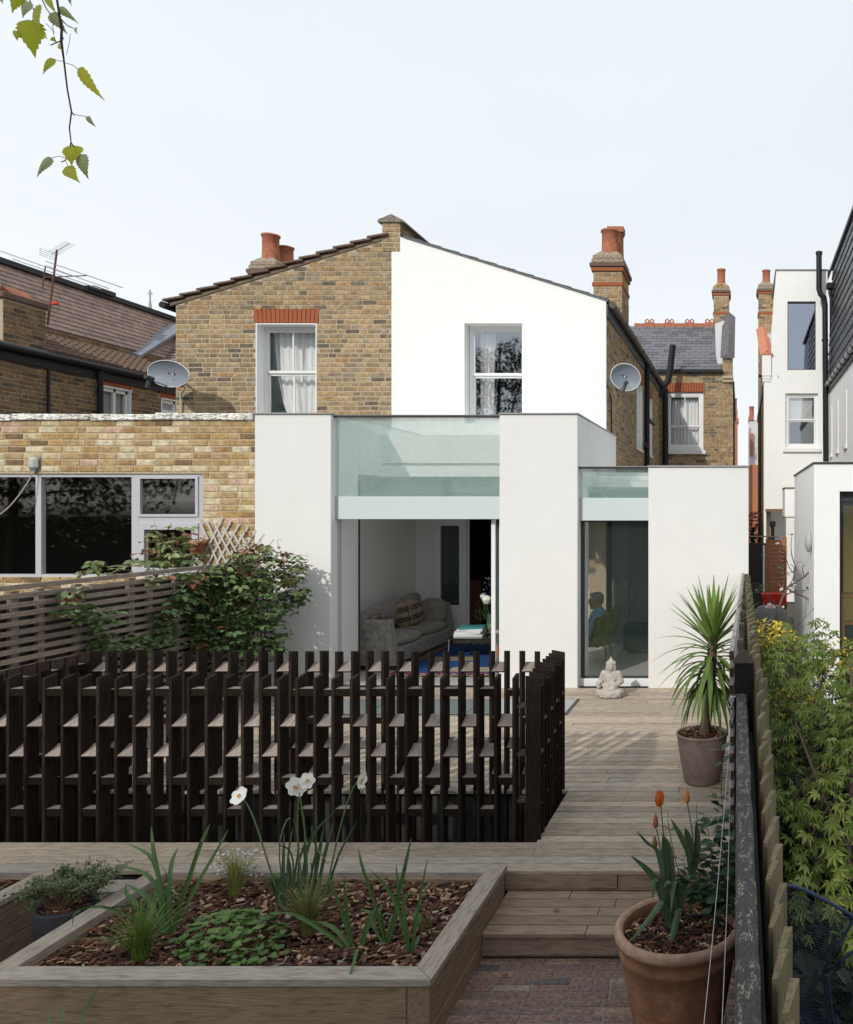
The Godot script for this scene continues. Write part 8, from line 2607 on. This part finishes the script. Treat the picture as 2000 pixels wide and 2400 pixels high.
func maple() -> void:
	var o := thing("japanese_maple", "spreading green Japanese maple with pointed leaves in the neighbour's garden", "maple tree", Vector3(0.62, -0.34, -4.0))
	var b := o.position
	var st := mb()
	for s in [[[Vector3(0, 0, 0), Vector3(-0.06, 0.7, -0.2), Vector3(0.0, 1.2, -0.5), Vector3(0.05, 1.55, -0.9)], 0.022], [[Vector3(0, 0, 0), Vector3(0.12, 0.6, 0.1), Vector3(0.2, 1.0, 0.2), Vector3(0.1, 1.25, 0.5)], 0.02], [[Vector3(0.0, 0.5, -0.1), Vector3(0.25, 1.0, -0.4), Vector3(0.4, 1.4, -0.8)], 0.015], [[Vector3(0.0, 0.6, 0.0), Vector3(-0.2, 1.0, -0.1), Vector3(-0.32, 1.3, -0.4)], 0.012]]:
		tube(st, s[0], [s[1], s[1] * 0.8, s[1] * 0.55, s[1] * 0.25], 7)
	put(o, "trunk", fin(st), mat("maple_bark", lin(0.10, 0.07, 0.055), 0.85))
	var lms := [palmate_mesh(0.058, 0.5), palmate_mesh(0.058, 0.9), palmate_mesh(0.058, 0.2)]
	var mats := []
	for k in 5: mats.append(leafmat("maple_leaf_%d" % k, lin(0.13 + 0.04 * k, 0.195 + 0.036 * k, 0.04 + 0.014 * k), 0.45, 0.5))
	var all := []
	var n := 0
	while n < 150:
		var py := R(1462, 2130); var px := R(1765, 2110)
		var leftlim := 1772 + (py - 1478) * 0.11
		var toplim := 1462.0
		if px < 1850: toplim = 1505 - (px - 1765) * 0.3
		elif px > 1950: toplim = 1462 + (px - 1950) * 1.0
		if px < leftlim or py < toplim: continue
		var d := lerpf(5.4, 3.3, clampf((py - 1478) / 600.0, 0, 1)) + R(-0.35, 0.6)
		if py > 1880 and R(0, 1) < 0.45: continue
		n += 1
		var c := P(px, py, d)
		if c.x < 0.17: c.x = 0.17 + R(0, 0.05)
		var out := Vector3(R(-1, 1), R(-0.35, 0.0), R(-0.2, 1)).normalized()
		for j in 8:
			var p := c + out * (0.048 * j - 0.15) + Vector3(R(-0.045, 0.045), R(-0.03, 0.03) - 0.004 * j * j * 0.35, R(-0.05, 0.05))
			if p.x < 0.15: continue
			var dir := (out + Vector3(R(-0.9, 0.9), R(-0.9, 0.1), R(-0.5, 0.7))).normalized()
			all.append([p, dir, R(0.75, 1.25), rng.randi() % 5])
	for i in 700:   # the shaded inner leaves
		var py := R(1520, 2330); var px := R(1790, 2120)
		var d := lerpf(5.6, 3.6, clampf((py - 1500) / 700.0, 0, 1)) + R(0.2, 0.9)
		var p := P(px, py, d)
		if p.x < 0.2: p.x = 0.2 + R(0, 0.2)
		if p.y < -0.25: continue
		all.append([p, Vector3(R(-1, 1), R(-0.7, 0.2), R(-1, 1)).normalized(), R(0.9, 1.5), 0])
	all.sort_custom(func(x, y): return x[0].z > y[0].z)
	var xs := []; var cs := []
	for i in all.size():
		var q: Array = all[i]
		var xf := Transform3D((yaw_to(q[1]) * Basis(Vector3.BACK, R(-0.6, 0.6))).scaled(Vector3.ONE * q[2]), q[0] - b)
		if i < 300:
			put(o, "leaf", lms[i % 3], mats[q[3]], xf)
		else:
			xs.append(xf)
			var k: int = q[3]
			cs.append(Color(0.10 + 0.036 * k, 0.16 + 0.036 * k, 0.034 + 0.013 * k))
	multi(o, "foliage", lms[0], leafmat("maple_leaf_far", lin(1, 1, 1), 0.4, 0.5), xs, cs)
	st = mb()
	for i in range(0, all.size(), 11):
		var p: Vector3 = all[i][0] - b
		tube(st, [p, p.lerp(Vector3(0.02, p.y * 0.9 - 0.1, 0) + (p - Vector3.ZERO) * 0.4, 0.6)], [0.0016], 3, false)
	stuff(put(o, "twigs", fin(st), mat("maple_twig", lin(0.16, 0.06, 0.04), 0.7)))
	var us := thing("undergrowth", "dark evergreen undergrowth below the maple in the neighbour's bed", "undergrowth", Vector3(0.6, -0.34, -5.0))
	us.set_meta("kind", "stuff")
	xs = []; cs = []
	for i in 5200:
		var d := R(3.0, 7.2)
		xs.append(Transform3D((Basis(Vector3.UP, R(0, TAU)) * Basis(Vector3.RIGHT, R(-0.4, 1.1))).scaled(Vector3.ONE * R(0.8, 1.5)), Vector3(R(0.18, 1.15) * d / 5.0 - 0.6 + 0.08, R(0.0, 0.95) * (0.7 + 0.3 * sin(d * 3.0)), 5.0 - d)))
		cs.append(Color(0.022, 0.036, 0.014) * R(0.6, 1.3))
	multi(us, "leaves", leaf_mesh(0.09, 0.03, 0.25, 0.2, 3), leafmat("undergrowth_leaf", lin(1, 1, 1), 0.1), xs, cs)
	# golden euonymus among it
	var e := thing("golden_euonymus", "golden variegated evergreen shrub tucked behind the maple by the fence", "shrub", Vector3(0.28, -0.34, -6.2))
	b = e.position
	xs = []; cs = []
	for bl in [[1800, 1488, 6.6, 38, 30, 300], [1830, 1500, 6.4, 32, 22, 200], [1778, 1530, 6.2, 25, 50, 300], [1790, 1590, 5.9, 32, 45, 260], [1785, 1660, 5.5, 22, 60, 160], [1868, 1645, 5.4, 45, 25, 150], [1970, 1545, 5.8, 50, 40, 240], [1960, 1590, 5.5, 50, 30, 120]]:
		for i in bl[5]:
			var v := Vector3(R(-1, 1), R(-1, 1), R(-1, 1))
			var p := P(bl[0] + v.x * bl[3], bl[1] + v.y * bl[4], bl[2]) + Vector3(0, 0, v.z * 0.2)
			if p.x < 0.11: p.x = 0.11 + R(0, 0.04)
			xs.append(Transform3D((Basis(Vector3.UP, R(0, TAU)) * Basis(Vector3.RIGHT, R(-0.3, 1.0))).scaled(Vector3.ONE * R(0.7, 1.2)), p - b))
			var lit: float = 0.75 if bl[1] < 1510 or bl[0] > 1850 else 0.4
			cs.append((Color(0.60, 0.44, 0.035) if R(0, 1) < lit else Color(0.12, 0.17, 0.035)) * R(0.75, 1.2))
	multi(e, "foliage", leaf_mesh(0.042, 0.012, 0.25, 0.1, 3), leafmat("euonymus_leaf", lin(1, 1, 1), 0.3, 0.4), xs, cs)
	st = mb()
	for k in 14: tube(st, [Vector3(R(-0.05, 0.05), 0, R(-0.2, 0.2)), Vector3(R(-0.1, 0.2), 0.9, R(-0.3, 0.3)), Vector3(R(-0.12, 0.3), R(1.3, 1.6), R(-0.5, 0.5))], [0.008, 0.005, 0.003], 5, false)
	put(e, "stems", fin(st), M.maple_bark)

func apple() -> void:
	var o := thing("apple_tree", "small bare-branched apple tree with pink blossom buds before the white passage", "apple tree", Vector3(0.5, -0.3, -10.8))
	var b := o.position
	var st := mb()
	var d := 10.8
	for s in [[[1815, 1520], [1822, 1435], [1836, 1392], [1848, 1374]], [[1848, 1374], [1884, 1352], [1912, 1325], [1921, 1303]], [[1836, 1392], [1838, 1350], [1829, 1318], [1812, 1300], [1803, 1290]], [[1848, 1374], [1858, 1360], [1862, 1345], [1872, 1316], [1882, 1318]], [[1862, 1345], [1850, 1330], [1843, 1310], [1838, 1296]], [[1866, 1335], [1856, 1300], [1854, 1280], [1857, 1252]], [[1912, 1325], [1922, 1335], [1945, 1335]], [[1912, 1325], [1914, 1310], [1916, 1300]], [[1845, 1380], [1880, 1395], [1902, 1412]], [[1850, 1385], [1890, 1400], [1905, 1406]], [[1825, 1430], [1800, 1395], [1778, 1380]], [[1860, 1362], [1862, 1330], [1853, 1322]], [[1884, 1352], [1880, 1330], [1884, 1322]], [[1829, 1318], [1826, 1290], [1830, 1275]], [[1836, 1392], [1815, 1340], [1808, 1330]], [[1838, 1395], [1862, 1385], [1890, 1385]]]:
		var pts := []
		for q in s: pts.append(P(q[0], q[1], d) - b + Vector3(0, 0, R(-0.08, 0.08)))
		var r: float = 0.03 if s[0][0] == 1815 else 0.017 if s.size() == 4 and s[0][0] == 1848 else 0.009
		tube(st, pts, [r, r * 0.75, r * 0.55, r * 0.4], 6)
	put(o, "branches", fin(st), mat("apple_bark", lin(0.14, 0.10, 0.085), 0.85))
	var lm := leaf_mesh(0.065, 0.022, 0.3, 0.2, 3)
	var xs := []; var cs := []
	for q in [[1924, 1294, 7], [1838, 1290, 6], [1790, 1300, 6], [1857, 1252, 3], [1820, 1345, 7], [1850, 1345, 5], [1862, 1380, 8], [1900, 1412, 5], [1890, 1385, 4], [1778, 1385, 10], [1792, 1378, 8], [1810, 1372, 5], [1905, 1405, 4], [1832, 1335, 5], [1812, 1325, 4], [1870, 1390, 5]]:
		for k in q[2]:
			var dir := Vector3(R(-1, 1), R(0.0, 0.9), R(-1, 1))
			xs.append(Transform3D((yaw_to(dir)).scaled(Vector3.ONE * R(0.6, 1.1)), P(q[0] + R(-8, 8), q[1] + R(-5, 5), d) - b))
			cs.append(Color(0.15, 0.21, 0.06) * R(0.7, 1.2))
	multi(o, "leaves", lm, leafmat("apple_leaf", lin(1, 1, 1), 0.35), xs, cs)
	for q in [[1924, 1290, 0.03, 0], [1822, 1273, 0.04, 1], [1800, 1418, 0.07, 1], [1832, 1380, 0.045, 1], [1812, 1420, 0.05, 1], [1863, 1370, 0.03, 1], [1835, 1421, 0.03, 1]]:
		st = mb()
		for k in 9: ball(st, Vector3(R(-1, 1), R(-0.7, 0.7), R(-1, 1)) * q[2] * 0.45, Vector3.ONE * q[2] * 0.3, Basis(), 4, 6)
		put(o, "blossom", fin(st), mat("pink_bud", lin(0.55, 0.2, 0.22), 0.7) if q[3] == 0 else mat("pale_blossom", lin(0.74, 0.62, 0.62), 0.7), Transform3D(Basis(), P(q[0], q[1], d + 0.0) - b + Vector3(0, 0, 0.06)))
	var c := thing("pink_cherry", "distant pink blossoming shrub deep in the gap between the houses", "shrub", P(1764, 1235, 24.0))
	xs = []; cs = []
	for i in 700:
		var v := Vector3(R(-0.25, 0.25), R(-2.2, 0.45), R(-0.3, 0.3))
		xs.append(Transform3D(Basis(Vector3.UP, R(0, TAU)) * Basis(Vector3.RIGHT, R(-1, 1)) * Basis.from_scale(Vector3.ONE * 1.6), v))
		cs.append(Color(0.55, 0.12, 0.24) * R(0.8, 1.2) if v.y > 0.0 or R(0, 1) < 0.08 else Color(0.08, 0.10, 0.05) * R(0.7, 1.2))
	multi(c, "foliage", lm, M.apple_leaf, xs, cs)
	st = mb()
	tube(st, [Vector3(0, -2.9, 0), Vector3(0, 0, 0)], [0.05], 6)
	put(c, "stem", fin(st), M.apple_bark)

# ================= trees at the bottom of the garden, behind the eye =================
func leafy_tree(label: String, cat: String, at: Vector3, h: float, blobs: Array, n: int, tone: Color, lsize: float) -> Node3D:
	var o := thing("garden_tree", label, cat, at)
	var st := mb()
	tube(st, [Vector3(0, 0, 0), Vector3(0.1, h * 0.3, 0), Vector3(-0.05, h * 0.6, 0.1), Vector3(0.1, h * 0.9, 0)], [0.2, 0.15, 0.10, 0.03], 9)
	for b in blobs:
		var c: Vector3 = b[0]
		tube(st, [Vector3(0.05, h * 0.35, 0), Vector3(c.x * 0.5, lerpf(h * 0.35, c.y, 0.6), c.z * 0.5), c], [0.08, 0.05, 0.02], 6)
	put(o, "trunk", fin(st), mat("tree_bark", lin(0.12, 0.095, 0.075), 0.9, T.grain, Vector3(4, 1, 4), T.rough, 1.0))
	var xs := []; var cs := []
	for i in n:
		var b: Array = blobs[rng.randi() % blobs.size()]
		var v := Vector3(R(-1, 1), R(-1, 1), R(-1, 1))
		if v.length() > 1.0: v = v.normalized() * pow(R(0, 1), 0.4)
		var r: Vector3 = b[1]
		xs.append(Transform3D((Basis(Vector3.UP, R(0, TAU)) * Basis(Vector3.RIGHT, R(-1.2, 1.2))).scaled(Vector3.ONE * R(0.7, 1.4)), b[0] + v * r))
		cs.append(tone * R(0.6, 1.3))
	multi(o, "crown", leaf_mesh(lsize, lsize * 0.36, 0.2, 0.2, 2), leafmat("tree_leaf", lin(1, 1, 1), 0.22), xs, cs)
	return o
func trees() -> void:
	var br := leafy_tree("silver birch whose hanging twig shows at the top left corner", "birch tree", Vector3(-4.6, -0.34, 5.6), 7.4, [[Vector3(0.3, 4.9, 0.3), Vector3(1.9, 1.5, 1.6)], [Vector3(-0.4, 6.1, 0.2), Vector3(1.5, 1.2, 1.4)], [Vector3(1.6, 5.3, -0.2), Vector3(1.2, 1.0, 1.2)], [Vector3(-1.5, 5.0, 0.6), Vector3(1.2, 1.3, 1.2)]], 6500, Color(0.10, 0.16, 0.035), 0.11)
	var b := br.position
	var bark := mat("birch_twig", lin(0.055, 0.03, 0.025), 0.7)
	var tw := Node3D.new()
	tw.name = "hanging_branch"
	br.add_child(tw)
	var d := 1.6
	var st := mb()
	tube(st, [Vector3(0.05, 4.0, 0), Vector3(1.2, 4.5, -2.6), Vector3(2.4, 4.4, -5.2), P(128, -120, d) - b], [0.05, 0.03, 0.014, 0.003], 7)
	tube(st, [P(128, -120, d) - b, P(131, -20, d) - b, P(138, 25, d) - b, P(145, 70, d) - b, P(144, 98, d) - b, P(150, 140, d) - b, P(158, 208, d) - b, P(168, 262, d) - b, P(163, 300, d) - b, P(167, 334, d) - b], [0.0022, 0.002, 0.002, 0.0022, 0.0024, 0.0016, 0.0014, 0.0014, 0.0012, 0.001], 6)
	for s in [[[167, 334], [160, 365], [153, 376], [144, 380]], [[167, 334], [176, 347], [188, 362]], [[144, 96], [132, 100], [119, 106]], [[143, 44], [158, 60], [172, 66]], [[66, -10], [74, 10], [88, 42], [76, 48]], [[95, -10], [108, 18], [118, 33]], [[168, 262], [174, 270]], [[146, 85], [142, 78], [150, 92]]]:
		var pts := []
		for q in s: pts.append(P(q[0], q[1], d) - b)
		tube(st, pts, [0.0013, 0.001], 5)
	put(tw, "twig", fin(st), bark)
	st = mb()
	for s in [[[150, 143], [138, 143], [126, 138]], [[152, 147], [170, 152], [183, 162]], [[174, 268], [190, 271], [204, 274]], [[153, 370], [138, 366], [121, 370]], [[153, 376], [158, 385], [163, 396]], [[165, 80], [163, 100], [156, 128]], [[108, 55], [120, 66], [128, 76]], [[126, 82], [124, 60], [126, 40]]]:
		var pts := []
		for q in s: pts.append(P(q[0], q[1], d) - b)
		tube(st, pts, [0.0007], 4)
	put(tw, "leaf_stalk", fin(st), mat("leaf_stalk", lin(0.30, 0.25, 0.26), 0.6))
	var tones := [lin(0.42, 0.46, 0.04), lin(0.32, 0.37, 0.18), lin(0.48, 0.50, 0.04)]
	var bl := []
	for k in 3: bl.append(leafmat("birch_leaf_%d" % k, tones[k], 0.9 if k != 1 else 0.35, 0.5))
	for q in [[66, 46, 84, 138, 30, 0], [84, 14, 94, 72, 20, 2], [66, 3, 54, 44, 22, 1], [46, -22, 29, 33, 24, 0], [119, 30, 160, 82, 15, 1], [108, -10, 136, 36, 9, 0], [138, 18, 187, 58, 10, 1], [125, 137, 101, 177, 12, 0], [183, 161, 249, 239, 15, 2], [204, 273, 228, 300, 6, 1], [170, 340, 169, 390, 24, 2], [188, 362, 209, 422, 17, 1], [120, 369, 86, 419, 13, 1], [154, 391, 189, 430, 16, 2], [102, 80, 113, 92, 6, 2], [121, 88, 137, 102, 7, 0], [137, 104, 148, 120, 7, 2], [164, -14, 169, 15, 8, 1], [40, 72, 42, 97, 16, 0], [178, 64, 184, 82, 4, 1], [5, -14, 8, 12, 8, 1]]:
		var a := P(q[0], q[1], d) - b; var e := P(q[2], q[3], d + R(-0.015, 0.015)) - b
		var side := (e - a).cross(Vector3(R(-0.35, 0.35), R(-0.2, 0.2), 1.0)).normalized()
		put(tw, "leaf", serrate_mesh([a, e], q[4] / F * d, Vector3(0, 0, 0.004).rotated(Vector3.RIGHT, R(-0.5, 0.5)), side), bl[q[5]])
	leafy_tree("dense dark tree behind the viewer, reflected in the windows", "tree", Vector3(-10.4, -0.34, 8.6), 10.4, [[Vector3(0, 6.6, 0), Vector3(2.2, 2.0, 2.0)], [Vector3(1.0, 8.6, 0.3), Vector3(1.5, 1.4, 1.4)], [Vector3(-1.1, 8.2, -0.2), Vector3(1.4, 1.4, 1.4)], [Vector3(0.2, 4.4, 0.2), Vector3(2.3, 1.2, 2.0)]], 6500, Color(0.03, 0.042, 0.016), 0.14)
	leafy_tree("broad tree behind the viewer that shades the foreground", "tree", Vector3(-6.0, -0.34, 8.0), 9.8, [[Vector3(0.2, 8.3, 0), Vector3(2.2, 1.5, 1.8)], [Vector3(0.9, 7.6, 0.3), Vector3(1.7, 1.5, 1.6)], [Vector3(-1.7, 7.6, -0.2), Vector3(1.5, 1.4, 1.5)], [Vector3(0.5, 9.2, 0.1), Vector3(1.7, 1.1, 1.4)], [Vector3(1.2, 6.0, 0.2), Vector3(1.7, 1.4, 1.7)], [Vector3(0.2, 6.2, 0.1), Vector3(2.3, 1.3, 1.8)]], 7600, Color(0.065, 0.095, 0.03), 0.15)
	leafy_tree("yellow-green tree at the far left behind the viewer", "tree", Vector3(-17.0, -0.34, 7.0), 8.2, [[Vector3(0, 5.6, 0), Vector3(3.0, 2.2, 2.2)], [Vector3(3.0, 4.2, 0.3), Vector3(2.4, 2.2, 1.8)], [Vector3(-3.0, 4.6, -0.2), Vector3(2.6, 2.0, 1.8)]], 8000, Color(0.10, 0.11, 0.03), 0.16)
	leafy_tree("spreading tree far left behind the viewer beside the yellow-green one", "tree", Vector3(-25.0, -0.34, 8.0), 8.4, [[Vector3(0, 5.4, 0), Vector3(3.4, 2.4, 2.2)], [Vector3(2.6, 3.2, 0.3), Vector3(2.8, 2.4, 1.8)], [Vector3(-2.0, 3.6, -0.2), Vector3(2.6, 2.2, 1.8)]], 8000, Color(0.06, 0.08, 0.03), 0.16)
	var w := thing("garden_wall", "dark boundary fence at the end of the garden behind the viewer", "fence", Vector3.ZERO)
	st = mb()
	bx(st, -40, 14, -0.34, 1.9, -10.05, -10.0)
	put(w, "panel", fin(st), M.dark_room)
